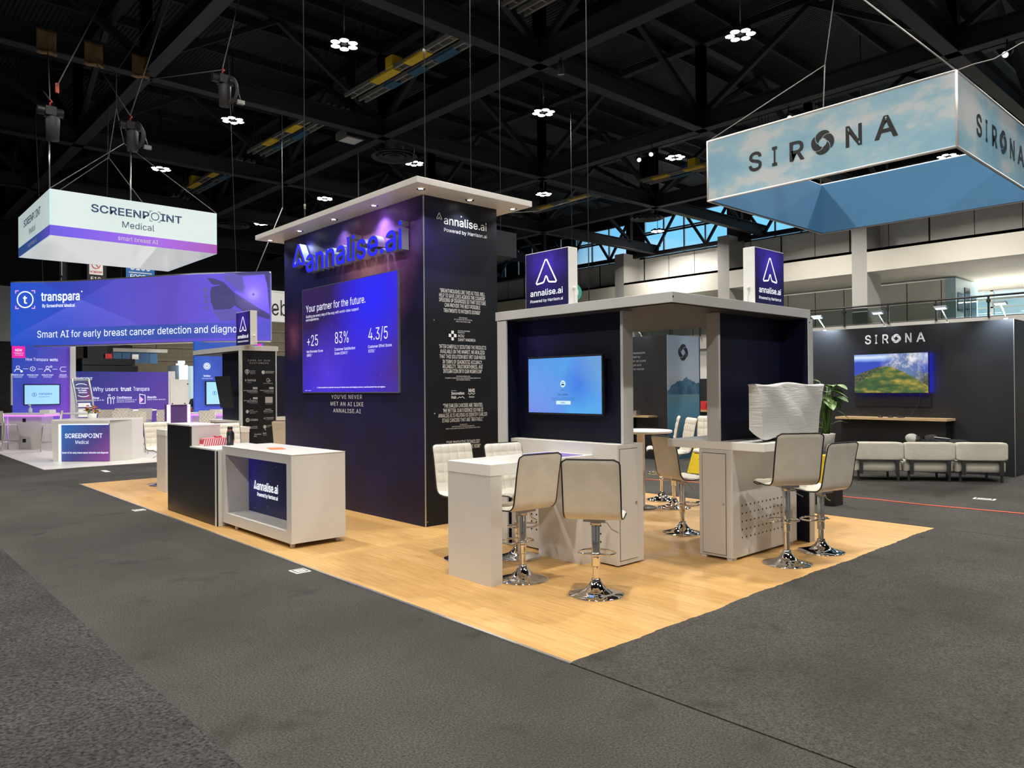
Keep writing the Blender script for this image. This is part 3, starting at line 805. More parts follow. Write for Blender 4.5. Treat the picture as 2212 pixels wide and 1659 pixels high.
m, n, p = _new('wood_floor')
t = n.nodes.new('ShaderNodeTexCoord').outputs['Object']
q = n.nodes.new('ShaderNodeMapping')
q.inputs['Rotation'].default_value = (0, 0, math.pi / 2)
n.links.new(t, q.inputs[0])
br = n.nodes.new('ShaderNodeTexBrick')
br.inputs['Scale'].default_value = 1.0
br.inputs['Brick Width'].default_value = 1.22
br.inputs['Row Height'].default_value = 0.155
br.inputs['Mortar Size'].default_value = 0.0012
br.inputs['Color1'].default_value = (0.59, 0.365, 0.145, 1)
br.inputs['Color2'].default_value = (0.52, 0.305, 0.108, 1)
br.inputs['Mortar'].default_value = (0.36, 0.22, 0.10, 1)
br.offset_frequency = 2
n.links.new(q.outputs[0], br.inputs['Vector'])
q2 = n.nodes.new('ShaderNodeMapping')
q2.inputs['Scale'].default_value = (26, 1.5, 1)
n.links.new(t, q2.inputs[0])
g = ramp_node(n, [(0.35, (0.80, 0.76, 0.70)), (0.65, (1.08, 1.08, 1.08))], noise(n, q2.outputs[0], 1.6, 6, 0.65))
n.links.new(mixc(n, 1.0, br.outputs['Color'], g, 'MULTIPLY'), p.inputs['Base Color'])
p.inputs['Roughness'].default_value = 0.42
p.inputs['Specular IOR Level'].default_value = 0.35
MATS['wood_floor'] = m

m, n, p = _new('white_vinyl')
t = n.nodes.new('ShaderNodeTexCoord').outputs['Object']
q2 = n.nodes.new('ShaderNodeMapping')
q2.inputs['Scale'].default_value = (1.0, 6, 1)
n.links.new(t, q2.inputs[0])
n.links.new(ramp_node(n, [(0.35, (0.60, 0.57, 0.54)), (0.65, (0.76, 0.74, 0.71))], noise(n, q2.outputs[0], 2.0, 6)), p.inputs['Base Color'])
p.inputs['Roughness'].default_value = 0.4
MATS['white_vinyl'] = m


def blocks(name, c1, c2, mort, w, h, ms=0.012):
    m, n, p = _new(name)
    t = n.nodes.new('ShaderNodeTexCoord').outputs['Object']
    x = sep(n, t)
    cmb = n.nodes.new('ShaderNodeCombineXYZ')
    n.links.new(mth(n, 'ADD', x[0], x[1]), cmb.inputs[0])
    n.links.new(x[2], cmb.inputs[1])
    b = n.nodes.new('ShaderNodeTexBrick')
    b.inputs['Scale'].default_value = 1.0
    b.inputs['Brick Width'].default_value = w
    b.inputs['Row Height'].default_value = h
    b.inputs['Mortar Size'].default_value = ms
    b.inputs['Color1'].default_value = (*c1, 1)
    b.inputs['Color2'].default_value = (*c2, 1)
    b.inputs['Mortar'].default_value = (*mort, 1)
    n.links.new(cmb.outputs[0], b.inputs['Vector'])
    n.links.new(b.outputs['Color'], p.inputs['Base Color'])
    p.inputs['Roughness'].default_value = 0.85
    MATS[name] = m


blocks('masonry', (0.27, 0.235, 0.165), (0.24, 0.205, 0.145), (0.19, 0.165, 0.12), 0.6, 0.3, 0.015)
blocks('dark_masonry', (0.050, 0.049, 0.047), (0.062, 0.060, 0.058), (0.035, 0.034, 0.033), 3.0, 0.55, 0.02)

# corrugated roof deck
m, n, p = _new('roof_deck')
t = n.nodes.new('ShaderNodeTexCoord').outputs['Object']
wv = n.nodes.new('ShaderNodeTexWave')
wv.bands_direction = 'X'
wv.inputs['Scale'].default_value = 2.0
n.links.new(t, wv.inputs['Vector'])
bb = n.nodes.new('ShaderNodeBump')
bb.inputs['Distance'].default_value = 0.08
bb.inputs['Strength'].default_value = 1.0
n.links.new(wv.outputs['Fac'], bb.inputs['Height'])
n.links.new(bb.outputs[0], p.inputs['Normal'])
p.inputs['Base Color'].default_value = (0.0070, 0.0078, 0.012, 1)
p.inputs['Roughness'].default_value = 0.7
MATS['roof_deck'] = m


def clear_glass(name, tint, refl=0.08, rough=0.02):
    m = bpy.data.materials.new(name)
    m.use_nodes = True
    n = m.node_tree
    n.nodes.clear()
    o = n.nodes.new('ShaderNodeOutputMaterial')
    tr = n.nodes.new('ShaderNodeBsdfTransparent')
    tr.inputs[0].default_value = (*tint, 1)
    gl = n.nodes.new('ShaderNodeBsdfGlossy')
    gl.inputs['Roughness'].default_value = rough
    fr = n.nodes.new('ShaderNodeFresnel')
    fr.inputs[0].default_value = 1.45
    mx_ = n.nodes.new('ShaderNodeMixShader')
    n.links.new(mth(n, 'ADD', fr.outputs[0], refl), mx_.inputs[0])
    n.links.new(tr.outputs[0], mx_.inputs[1])
    n.links.new(gl.outputs[0], mx_.inputs[2])
    n.links.new(mx_.outputs[0], o.inputs[0])
    MATS[name] = m


clear_glass('glass', (0.90, 0.95, 0.96), 0.02)
clear_glass('rail_glass', (0.72, 0.78, 0.76), 0.03)

# ------------------------------------------------------------------ hall shell
XR, YB = 48.0, 58.0
struct(MB().box(-14, 62, -14, 60, -0.2, 0).build('floor', 'carpet_booth'))
struct(MB().box(-14, 1.38, -14, 57, 0, 0.004).build('floor_aisle', 'carpet_aisle'))
struct(MB().box(3.41, 9.74, 3.12, 15.63, 0, 0.006).build('floor_wood', 'wood_floor'))
struct(MB().box(3.385, 3.41, 3.2, 15.63, 0, 0.010).build('trim_1', 'aluminium'))
struct(MB().box(3.46, 12.2, 19.07, 31.5, 0, 0.008).build('floor_white', 'white_vinyl'))
# loose carpet lapping over the wood, its edge not quite straight
rnd = random.Random(3)
top, N = [], 150
ph = [rnd.uniform(0, 6) for _ in range(5)]
for i in range(N + 1):
    x = 3.395 + (9.75 - 3.395) * i / N
    w = 0.010 * math.sin(x * 2.1 + ph[0]) + 0.007 * math.sin(x * 5.3 + ph[1]) + 0.004 * math.sin(x * 13 + ph[2]) + rnd.uniform(-0.006, 0.006)
    top.append((x, 3.215 + w * min(1, (x - 3.395) * 2 + 0.2), 0.0))
poly = [(3.395, -10, 0.0), (9.75, -10, 0.0)] + top[::-1]
struct(MB().prism(poly, (0, 0, 0.007)).build('floor_carpet', 'carpet_booth'))
struct(MB().box(9.745, 30, -10, 19.0, 0, 0.009).build('floor_neighbour', 'carpet_booth'))

struct(MB().box(-14, XR + 0.4, -14, YB + 0.4, 15.9, 16.2).build('ceiling', 'roof_deck'))
struct(MB().box(-14.3, -14, -14, YB, 0, 16).build('wall_left', 'hall_wall'))
struct(MB().box(-14, XR, -14.3, -14, 0, 16).build('wall_front', 'hall_wall'))
struct(MB().box(-14, 16.0, YB, YB + 0.3, 0, 5.0).build('wall_back', 'dark_masonry'))
struct(MB().box(-14, 16.0, YB - 0.1, YB + 0.3, 5.0, 8.6).build('wall_back_panel', 'grey_panel'))
struct(MB().box(-14, XR, YB, YB + 0.3, 8.6, 16).build('wall_back_upper', 'soot_steel'))
wb = MB().box(16.0, 46, YB - 0.05, YB + 0.3, 0, 8.6)
struct(wb.build('wall_back_masonry', 'masonry'))
wb = MB()
for z in (2.9, 3.9, 4.85, 5.6, 6.4):
    wb.box(16.0, 46, YB - 0.09, YB - 0.05, z, z + 0.09)
for x in (22.6, 31.4, 40.0):
    wb.box(x, x + 0.8, YB - 0.5, YB - 0.05, 0, 8.6)
struct(wb.build('trim_2', 'tan_block'))

# right-hand wall: balcony with columns, cream soffit, panelled wall, clerestory
COLY = [0.6 + 9.3 * k for k in range(7)]
struct(MB().box(46.2, 46.5, -14, YB, 0, 4.4).build('wall_right_lower', 'white_paint'))
struct(MB().box(46.0, 63, -14, YB, 4.75, 5.25).build('floor_balcony', 'grey_panel'))
struct(MB().box(45.9, 46.2, -14, YB, 4.4, 5.38).build('trim_3', 'grey_column'))
struct(MB().box(XR, XR + 0.3, -14, YB, 9.7, 11.9).build('wall_right', 'grey_panel'))
jt = MB()
y = -12.0
while y < YB:
    jt.box(XR - 0.012, XR, y, y + (0.10 if int((y + 12) / 2.325) % 2 else 0.035), 9.8, 11.9)
    y += 2.325
struct(jt.build('trim_4', 'joint'))
struct(MB().box(46.1, 63, -14, YB, 8.52, 8.7).build('ceiling_balcony', 'cream'))
colm = MB()
for yc in COLY:
    colm.box(46.0, XR, yc - 0.45, yc + 0.45, 0, 12.2)
struct(colm.build('wall_right_columns', 'grey_column'))
fas = MB()
for k in range(len(COLY) - 1):
    fas.box(46.0, 46.25, COLY[k] + 0.45, COLY[k + 1] - 0.45, 8.5, 9.86)
    fas.box(46.0, XR, COLY[k] + 0.45, COLY[k + 1] - 0.45, 9.70, 9.86)
struct(fas.build('trim_5', 'cream'))
struct(MB().box(XR, XR + 0.3, -14, YB, 15.0, 16).build('wall_right_upper', 'soot_steel'))
# clerestory windows, one per bay
for k in range(len(COLY) - 1):
    y0, y1 = COLY[k] + 0.9, COLY[k + 1] - 0.9
    fr = MB()
    for j in range(5):
        yy = y0 + (y1 - y0) * j / 4
        fr.box(XR + 0.05, XR + 0.2, yy - 0.06, yy + 0.06, 11.9, 15.0)
    for z in (11.9, 13.9, 14.9):
        fr.box(XR + 0.05, XR + 0.2, y0, y1, z, z + 0.12)
    w = struct(fr.build('window_%d' % (k + 1), 'aluminium'))
    MB().box(XR + 0.11, XR + 0.125, y0, y1, 12.0, 15.0).build('pane', 'glass', w)
    struct(MB().box(XR, XR + 0.3, COLY[k] - 0.9, COLY[k] + 0.9, 11.9, 15.0).build('wall_right_pier', 'soot_steel'))
# glazed back wall of the balcony
fr = MB()
y = -14.0
while y < YB:
    fr.box(62.0, 62.3, y - 0.09, y + 0.09, 5.2, 8.6)
    y += 3.05
for z in (5.25, 7.2, 8.4):
    fr.box(62.0, 62.2, -14, YB, z, z + 0.10)
w = struct(fr.build('window_7', 'aluminium'))
MB().box(62.1, 62.115, -14, YB, 5.25, 8.5).build('pane', 'glass', w)
struct(MB().box(52.0, 53.4, 16.4, 46, 5.25, 8.35).build('wall_balcony', 'grey_panel'))
jt = MB()
for k in range(14):
    jt.box(51.985, 52.0, 16.6 + 2.05 * k, 16.64 + 2.05 * k, 5.25, 8.35)
struct(jt.build('trim_6', 'joint'))

# balcony railing: glass panels between dark posts
rail = thing('glass_railing', 'long balcony railing of glass panels under a dark handrail', 'railing', (45.8, 20, 5.38))
MB().tube([(45.85, -10, 6.45), (45.85, 57, 6.45)], 0.055, 8).build('handrail', 'black_plastic', rail)
for k in range(26):
    y = -8.2 + 2.57 * k
    MB().box(45.8, 45.88, y - 0.05, y + 0.05, 5.3, 6.42).box(45.76, 45.92, y - 0.09, y + 0.09, 6.1, 6.25).build('post', 'black_plastic', rail)
    MB().box(45.835, 45.85, y + 0.07, y + 2.5, 5.42, 6.32).build('glass_panel', 'rail_glass', rail)

# pale blue kiosk on the balcony
pod = thing('balcony_kiosk', 'pale blue cabin end with dark windows standing on the balcony', 'kiosk', (54.2, 16.1, 5.25))
mat('pod_blue', (0.42, 0.60, 0.72), 0.35, var=0.05)
mat('pod_glass', (0.02, 0.05, 0.09), 0.08, var=0.1)
MB().box(52.0, 56.3, 15.8, 16.4, 5.25, 8.38).build('cabin', 'pod_blue', pod)
MB().box(52.3, 53.3, 15.76, 15.82, 6.3, 7.5).build('window', 'pod_glass', pod)
MB().box(54.9, 55.9, 15.76, 15.82, 6.1, 7.4).build('window', 'pod_glass', pod)
MB().box(53.6, 54.6, 15.75, 15.82, 5.27, 7.9).build('door', 'pod_glass', pod)
for k in range(7):  # all bars but the first are added to brighten the balcony
    y = 14.0 + 5.2 * k
    ld = thing('pendant_bar', 'slim bar light hung under the balcony ceiling, %s the pale blue cabin' % ('beside', 'added as fill, second from', 'added as fill, third from', 'added as fill, fourth from', 'added as fill, fifth from', 'added as fill, sixth from', 'added as fill, farthest from')[k], 'light', (57, y, 7.3), 0, 'pendant bars over the balcony')
    MB().box(56.9, 57.1, y - 2.0, y + 2.0, 7.3, 7.42).build('bar', 'grey_column', ld)
    for zz, rx, en in ((7.28, 0, 420), (7.44, math.pi, 130)):
        ll = bpy.data.lights.new('bar_light', 'AREA')
        ll.shape = 'RECTANGLE'
        ll.size, ll.size_y = 0.16, 3.9
        ll.energy = en
        ll.color = (1.0, 0.93, 0.80)
        lo = bpy.data.objects.new('bar_light', ll)
        COL.objects.link(lo)
        lo.location = (57, y, zz)
        lo.rotation_euler = (rx, 0, 0)
    for yy in (y - 1.7, y + 1.7):
        MB().cyl((57, yy, 7.4), (57, yy, 8.52), 0.012, 6).build('hanger', 'grey_column', ld)
# daylight comes through the glazing; upward lights added on the bars brighten the ceiling

# ------------------------------------------------------------------ roof structure
TX = [-1.45 + 9.14 * k for k in range(5)]
TY = [-1.25 + 9.14 * k for k in range(7)]


def truss(axis, c, lo, hi, nodes):
    """lo..hi along the truss, panel points at nodes; I-section chords, posts and crossing diagonals"""
    mb = MB()

    def P(s, z, o=0.0):
        return (c + o, s, z) if axis == 'Y' else (s, c + o, z)

    def bar(s0, z0, s1, z1, w, h):
        mb.beam(P(s0, z0), P(s1, z1), w, h)
    for z in (12.03, 12.66):
        bar(lo, z, hi, z, 0.42, 0.05)
    bar(lo, 12.35, hi, 12.35, 0.05, 0.62)
    bar(lo, 15.55, hi, 15.55, 0.36, 0.30)
    for i, s in enumerate(nodes):
        if i % 2 == 0:
            bar(s, 12.6, s, 15.5, 0.32, 0.32)
        if i + 1 < len(nodes):
            e = nodes[i + 1]
            if i % 2:
                bar(s, 15.4, e, 12.6, 0.20, 0.20)
            else:
                bar(s, 12.6, e, 15.4, 0.20, 0.20)
    return struct(mb.build('roof_truss', 'soot_steel'))


for x in TX:
    truss('Y', x, -13.5, 57.5, [TY[0] + 4.57 * k for k in range(-2, 13)])
for y in TY:
    truss('X', y, -13.5, 47.8, [TX[0] + 4.57 * k for k in range(-2, 11)])
wt = MB()
wt.beam((47.3, -13.5, 12.05), (47.3, 57.5, 12.05), 0.3, 0.28).beam((47.3, -13.5, 13.6), (47.3, 57.5, 13.6), 0.12, 0.12)
for k in range(-3, 13):
    y0 = TY[0] + 4.57 * k
    wt.beam((47.3, y0, 12.1), (47.3, y0 + 2.28, 15.4), 0.17).beam((47.3, y0 + 2.28, 15.4), (47.3, y0 + 4.57, 12.1), 0.17)
struct(wt.build('roof_truss', 'soot_steel'))
# joists under the deck
jm = MB()
for k in range(24):
    y = -12 + 3.047 * k
    jm.box(-13.5, 47.8, y - 0.05, y + 0.05, 15.55, 15.9)
struct(jm.build('ceiling_joists', 'soot_steel'))

# cable trays: yellow one and blue one side by side, broken at each truss
rnd = random.Random(11)


def tray(x, z, y0, y1, colr, label):
    t = thing('cable_tray', label, 'cable tray', (x, (y0 + y1) / 2, z), 0, 'cable trays under the roof')
    mb = MB()
    mb.box(x - 0.17, x - 0.10, y0, y1, z, z + 0.14).box(x + 0.10, x + 0.17, y0, y1, z, z + 0.14)
    k = y0 + 0.2
    while k < y1:
        mb.box(x - 0.12, x + 0.12, k, k + 0.05, z + 0.02, z + 0.05)
        k += 0.6
    mb.build('ladder', 'tray_steel', t)
    k, i = y0 + 0.5, 0
    while k < y1 - 1.4:
        L = rnd.uniform(0.7, 1.5)
        MB().box(x - 0.185, x + 0.185, k, k + L, z - 0.012, z + 0.06).build('painted_cover', colr, t)
        k += L + rnd.uniform(0.6, 1.6)
    for y in (y0 + 0.8, y1 - 0.8):
        for s in (-0.15, 0.15):
            MB().cyl((x + s, y, z), (x + s, y, 15.9), 0.012, 5).build('hanger_rod', 'soot_steel', t)
    if rnd.random() < 0.75 and y1 - y0 > 3:
        y = rnd.uniform(y0 + 1.5, y1 - 1.5)
        MB().box(x - 0.22, x + 0.22, y, y + 0.45, z + 0.10, z + 0.50).build('junction_box', colr, t)
    return t


for bx, far in ((14.85, 0), (33.1, 1)):
    for k in range(1, 6):
        y0, y1 = TY[0] + 9.14 * k + 0.6, TY[0] + 9.14 * (k + 1) - 0.6
        if y0 < 15 and not far:
            y0 = 11.0
        for dx, cm, nm in ((0.0, 'yellow', 'yellow'), (0.62, 'tray_blue', 'blue')):
            where = ['nearest bay', 'second bay back', 'third bay back', 'fourth bay back', 'last bay back'][k - 1]
            tray(bx + dx, 13.0, y0, y1, cm, '%s cable tray under the roof, %s, %s' % (nm, 'row above the tower' if not far else 'row near the windows', where))

# round duct with flanges
dm = thing('air_duct', 'large black round air duct running under the roof', 'duct', (19.3, 30, 13.4))
MB().cyl((19.3, 9, 14.1), (19.3, 57, 14.1), 0.62, 24).build('duct_tube', 'duct_black', dm)
for k in range(16):
    MB().tube([(19.3, 10 + 3 * k, 14.1), (19.3, 10.08 + 3 * k, 14.1)], 0.66, 24).build('flange', 'duct_black', dm)
# ring diffusers
for i, (x, y, z, lb) in enumerate(((18.1, 27.3, 11.75, 'round black ring air diffuser above the tall tower'), (36.6, 27.9, 11.9, 'round black ring air diffuser in front of the high windows'), (18.2, 45.2, 11.75, 'round black ring air diffuser above the left hanging sign'))):
    d = thing('air_diffuser', lb, 'vent', (x, y, z), 0, 'round ceiling diffusers')
    for j, (r0, r1) in enumerate(((0.98, 0.80), (0.70, 0.54), (0.44, 0.30), (0.20, 0.06))):
        MB().lathe([(r1, 0.10), (r0, 0.0), (r0 + 0.02, 0.03), (r1 + 0.03, 0.13)], (x, y, z), 32).build('ring', 'duct_black' if j % 2 else 'dark_rope', d)
    MB().cyl((x, y, z + 0.1), (x, y, 15.55 if y < 40 else 15.88), 0.42, 20).build('neck', 'duct_black', d)
v = thing('square_vent', 'square pale ceiling vent hung beside the roof beam', 'vent', (15.9, 27.2, 12.0))
MB().box(15.45, 16.35, 26.75, 27.65, 12.0, 12.3).box(15.75, 16.05, 27.05, 27.35, 12.3, 15.9).build('housing', 'duct_black', v)
MB().box(15.55, 16.25, 26.85, 27.55, 11.97, 12.0).build('grille', 'print_grey', v)


# ------------------------------------------------------------------ high-bay lamps
def make_lamp():
    t = thing('high_bay_lamp', 'bright cluster', 'ceiling light', (0, 0, 0), 0, 'high-bay lamps in the roof grid')
    MB().cyl((0, 0, 0.05), (0, 0, 3.0), 0.022, 8).build('stem', 'soot_steel', t, local=True)
    f = MB().cyl((0, 0, 0.02), (0, 0, 0.14), 0.10, 16)
    for k in range(6):
        a = k * math.pi / 3
        f.beam((0, 0, 0.08), (0.30 * math.cos(a), 0.30 * math.sin(a), 0.08), 0.05)
    f.build('frame', 'soot_steel', t, local=True)
    for k in range(6):
        a = k * math.pi / 3
        c = (0.32 * math.cos(a), 0.32 * math.sin(a), 0)
        h = MB().lathe([(0.06, 0.16), (0.155, 0.10), (0.155, 0.0), (0.145, -0.005)], c, 14).build('reflector', 'soot_steel', t, local=True)
        MB().lathe([(0.0, -0.03), (0.09, -0.025), (0.145, 0.0)], c, 14, flip=True).build('led_module', 'lamp_white', h, local=True)
    ld = bpy.data.lights.new('lamp_light', 'AREA')
    ld.shape = 'DISK'
    ld.size = 0.55
    ld.spread = math.radians(152)
    ld.energy = LAMP_W
    ld.color = (1.0, 0.945, 0.85)
    lo = bpy.data.objects.new('lamp_light', ld)
    COL.objects.link(lo)
    lo.location = (0, 0, -0.06)
    lo.parent = t
    KIDS.setdefault(t, []).append(lo)
    return t


LX = [3.1, 12.35, 21.45, 30.5, 40.5]
LY = [3.4, 12.6, 21.5, 30.6, 39.7, 48.5]
first = make_lamp()
used = False
seen = {(1, 2): 'above the hanging white sign, largest on the left', (2, 1): 'largest one above the right hanging sign', (1, 3): 'left of the yellow trays',
        (2, 2): 'right of the yellow trays over the middle', (1, 4): 'low above the white hanging sign', (2, 3): 'just above the tower roof slab',
        (3, 2): 'over the tall blue-sky sign left end', (2, 4): 'just left of the tower roof slab tip', (3, 3): 'right of the tower roof slab end', (2, 5): 'smallest one left of the tower roof'}
pos = [(i, j, x, y, 12.9) for i, x in enumerate(LX) for j, y in enumerate(LY) if not (i == 0 and j > 1) and not (i == 1 and j == 5) and not (i == 4 and j > 2)]
pos += [(8, 8, 44.0, 32.6, 12.9), (9, 1, -6.0, 3.4, 12.9), (9, 2, 3.1, -5.7, 12.9), (9, 3, -6.0, 12.6, 12.9), (9, 4, 12.35, -5.7, 12.9), (9, 5, -6, -5.7, 12.9), (9, 6, -6, 21.5, 12.9)]
for i, j, x, y, z in pos:
    lb = seen.get((i, j))
    if (i, j) == (8, 8):
        lb = 'hung in front of the high windows'
    lb = 'ring-shaped roof lamp ' + (lb or 'over the aisle outside the view, row %d bay %d' % (i + 1, j + 1))
    if not used:
        o = first
        o.location = (x, y, z)
        RW[o] = Matrix.Translation((x, y, z))
        used = True
    else:
        o = dup(first, (x, y, z))
    o['label'] = lb
    if x > 38:                        # brighter lamps along the balcony side
        for c in ALL_KIDS(o):
            if c.type == 'LIGHT':
                c.data = c.data.copy()
                c.data.energy = LAMP_W * 1.4

# ================================================================== the booth in the middle
# ------------------------------------------------------------------ display tower
TWX0, TWX1, TWY0, TWY1, TWZ = 5.43, 6.64, 7.567, 11.40, 4.126
galaxy('tower_front', (0.006, 0.005, 0.026), (0.012, 0.009, 0.075),
       [((-0.6, 0.3, 4.1), 2.3, (0.020, 0.020, 0.17), 0.9), ((-0.6, -0.75, 3.45), 1.25, (0.50, 0.16, 0.36), 2.4), ((-0.6, -1.15, 3.95), 1.05, (0.26, 0.10, 0.62), 2.6), ((-0.6, -0.7, 3.35), 0.75, (0.62, 0.30, 0.36), 4.5), ((-0.6, 1.6, 2.6), 0.5, (0.20, 0.06, 0.16), 4.0)], star=0.3, sscale=8)
galaxy('tower_side', (0.0065, 0.0075, 0.011), (0.008, 0.010, 0.016), [((-0.7, -1.9, 3.5), 1.0, (0.022, 0.016, 0.10), 2.5)], star=0.16, sscale=7)
tower = thing('display_tower', 'tall dark starry booth tower with white lettering and a white roof slab', 'display tower', (6.035, 9.48, 0))
MB().box(TWX0 + 0.012, TWX1, TWY0, TWY1, 0, TWZ).build('side_panel', 'tower_side', tower)
MB().box(TWX0, TWX0 + 0.012, TWY0, TWY1, 0.0, TWZ).build('front_panel', 'tower_front', tower)
MB().box(TWX0 - 0.004, TWX0 + 0.012, TWY0 - 0.006, TWY0, 0, TWZ).build('corner_trim', 'aluminium', tower)
slab = MB().box(5.05, 6.91, 7.155, 11.64, TWZ, TWZ + 0.075).build('roof_slab', 'laminate', tower, bevel=0.004)
for k, (x, y) in enumerate([(5.25, 7.36), (6.04, 7.40), (6.78, 7.40), (5.27, 8.44), (5.27, 9.50), (5.265, 10.53), (5.235, 11.49)]):
    d = MB().lathe([(0.030, -0.006), (0.055, -0.008), (0.06, 0.0)], (x, y, TWZ), 20).build('downlight', 'chrome', slab)
    MB().lathe([(0.0, -0.004), (0.034, -0.003)], (x, y, TWZ), 16, flip=True).build('downlight_lens', 'lamp_cool', slab)
    ld = bpy.data.lights.new('downlight_beam', 'SPOT')
    ld.energy = SPOT_W
    ld.spot_size = math.radians(115)
    ld.spot_blend = 0.9
    ld.shadow_soft_size = 0.03
    ld.color = (0.86, 0.93, 1.0)
    lo = bpy.data.objects.new('downlight_beam', ld)
    COL.objects.link(lo)
    lo.location = (x, y, TWZ - 0.02)

fy = frY(TWY0)
L = MB()
L.text(fy, 'annalise.ai', 5.744, 3.806, 0.102, 6.465, 'm')
L.text(fy, 'Powered by Harrison.ai', 5.744, 3.710, 0.046, 6.465, 'r')
chevron(L, fy, 5.676, 3.855, 0.082, 0.078, 0.010)
for st, a0, a1, z in (('"BREAKTHROUGHS LIKE THIS AI TOOL WILL', 5.675, 6.421, 2.936), ('HELP TO SAVE LIVES ACROSS THE COUNTRY,', 5.662, 6.431, 2.876), ('SPEEDING UP DIAGNOSIS SO THAT DOCTORS', 5.661, 6.434, 2.818),
                      ('CAN PROVIDE THE BEST POSSIBLE', 5.750, 6.338, 2.756), ('TREATMENTS TO PATIENTS SOONER"', 5.730, 6.341, 2.687),
                      ('"AFTER CAREFULLY SCOUTING THE PRODUCTS', 5.652, 6.435, 2.229), ('AVAILABLE ON THE MARKET, WE REALIZED', 5.674, 6.410, 2.166), ('THAT THIS SOLUTION BEST MET OUR NEEDS', 5.664, 6.420, 2.102),
                      ('IN TERMS OF DIAGNOSTIC ACCURACY,', 5.711, 6.369, 2.036), ('RELIABILITY, TRUSTWORTHINESS, AND', 5.711, 6.372, 1.976), ('INTEGRATION INTO OUR WORKFLOW"', 5.720, 6.365, 1.916),
                      ('"THE EARLIER CANCERS ARE TREATED,', 5.713, 6.371, 1.477), ('THE BETTER. OUR EVIDENCE SO FAR IS', 5.712, 6.374, 1.414), ('ANNALISE.AI IS HELPING US IDENTIFY EARLIER', 5.638, 6.444, 1.353), ('STAGE CANCERS THAT ARE TREATABLE."', 5.698, 6.379, 1.291),
                      ('"THIS INNOVATIVE TECHNOLOGY', 5.760, 6.317, 1.002), ('HAS CHANGED THE WAY WE WORK"', 5.74, 6.33, 0.940)):
    L.text(fy, st, a0, z, 0.048, a1, 'r')
for st, a0, a1, z in (('WES STREETING,', 5.98, 6.12, 2.622), ('MP, UK SECRETARY OF STATE FOR', 5.90, 6.20, 2.598), ('HEALTH AND SOCIAL CARE', 5.93, 6.17, 2.572),
                      ('PROFESSOR ANDREA LAGHI,', 5.93, 6.16, 1.868), ('CHAIRMAN, DIAGNOSTIC AND INTERVENTIONAL RADIOLOGY,', 5.748, 6.339, 1.845), ("SANT'ANDREA HOSPITAL", 5.93, 6.16, 1.822),
                      ('CLAIRE BUTT,', 5.98, 6.11, 1.246), ('ADVANCED PRACTITIONER IN RADIOLOGY,', 5.85, 6.23, 1.224), ('NORTH TEES AND HARTLEPOOL NHS FOUNDATION TRUST', 5.755, 6.322, 1.200)):
    L.text(fy, st, a0, z, 0.014, a1, 'r')
for dx, dz in ((0, 1), (1, 0), (0, -1), (-1, 0)):
    L.rect(fy, 5.875 + dx * 0.042 - 0.02, 5.875 + dx * 0.042 + 0.02, 2.395 + dz * 0.042 - 0.02, 2.395 + dz * 0.042 + 0.02)
L.text(fy, 'SISTEMA SANITARIO', 5.96, 2.452, 0.014, 6.16).text(fy, 'REGIONALE', 5.96, 2.430, 0.014, 6.07)
L.text(fy, 'AOU', 5.96, 2.378, 0.036, 6.065).text(fy, "SANT'ANDREA", 5.96, 2.328, 0.036, 6.254)
L.text(fy, 'NHS Grampian', 5.845, 1.685, 0.010, 5.93).text(fy, 'Innovation', 5.845, 1.640, 0.034, 6.06, 'b').text(fy, 'Hub', 5.845, 1.590, 0.034, 5.925, 'b')
L.stroke(fy, [(5.94, 1.588), (5.98, 1.61), (6.0, 1.60), (6.03, 1.612), (6.062, 1.59)], 0.007)
L.text(fy, 'NHS', 6.125, 1.668, 0.045, 6.235, 'b').stroke(fy, [(6.12, 1.655), (6.15, 1.64), (6.18, 1.655), (6.21, 1.64), (6.24, 1.655)], 0.006).text(fy, 'Grampian', 6.135, 1.598, 0.022, 6.225)
L.build('lettering', 'print_white', tower)
fx = frX(TWX0)
L = MB()
L.text(fx, "YOU'VE NEVER", -9.888, 1.583, 0.056, -9.028, 'r', gap=0.1)
L.text(fx, 'MET AN AI LIKE', -9.917, 1.482, 0.056, -8.992, 'r', gap=0.1)
L.text(fx, 'ANNALISE.AI', -9.835, 1.384, 0.056, -9.065, 'r', gap=0.1)
L.build('lettering', 'print_white', tower)

# illuminated channel letters standing off the tower wall
mat('letter_return', (0.62, 0.68, 0.70), 0.22, 0.7, var=0.05)
mat('letter_rim', (0.8, 0.8, 0.85), 0.15, 1.0, var=0.02)
glow('letter_face', (0.012, 0.012, 0.85), 0.9)
sign = thing('channel_letter_sign', 'row of deep silver-sided blue letters standing off the tall tower', 'sign', (5.40, 9.3, 3.45))
f3 = frX(5.31)
cap = 0.318
kx = (10.435 - 7.843) / (word_width('annalise.ai', 1.0) - 0.04)
ky = cap * 1.06 / CAPH
x = -10.435
for ch in 'annalise.ai':
    vs, fs = GLY['3'][ch]
    mb = MB()
    mb.add([f3(x + q[0] * kx / CAPH, 3.487 + q[1] * ky, -0.05 + q[2] * 0.104) for q in vs], fs)
    lt = mb.build('letter', 'letter_return', sign)
    vs, fs = GLY['3f'][ch]
    MB().add([f3(x + q[0] * kx / CAPH, 3.487 + q[1] * ky, 0.006) for q in vs], fs).build('letter_face', 'letter_face', lt)
    x += ADV[ch] * kx / CAPH
mb = MB()
for dd in [k * 0.0065 for k in range(-16, 1)]:
    pass
pts = [(0, 1), (0.05, 0.99), (0.5, 0.06), (0.45, 0.0), (0.16, 0.04), (0.11, 0.09), (0.03, 0.27), (-0.03, 0.27), (-0.11, 0.09), (-0.16, 0.04), (-0.45, 0.0), (-0.5, 0.06), (-0.05, 0.99)]
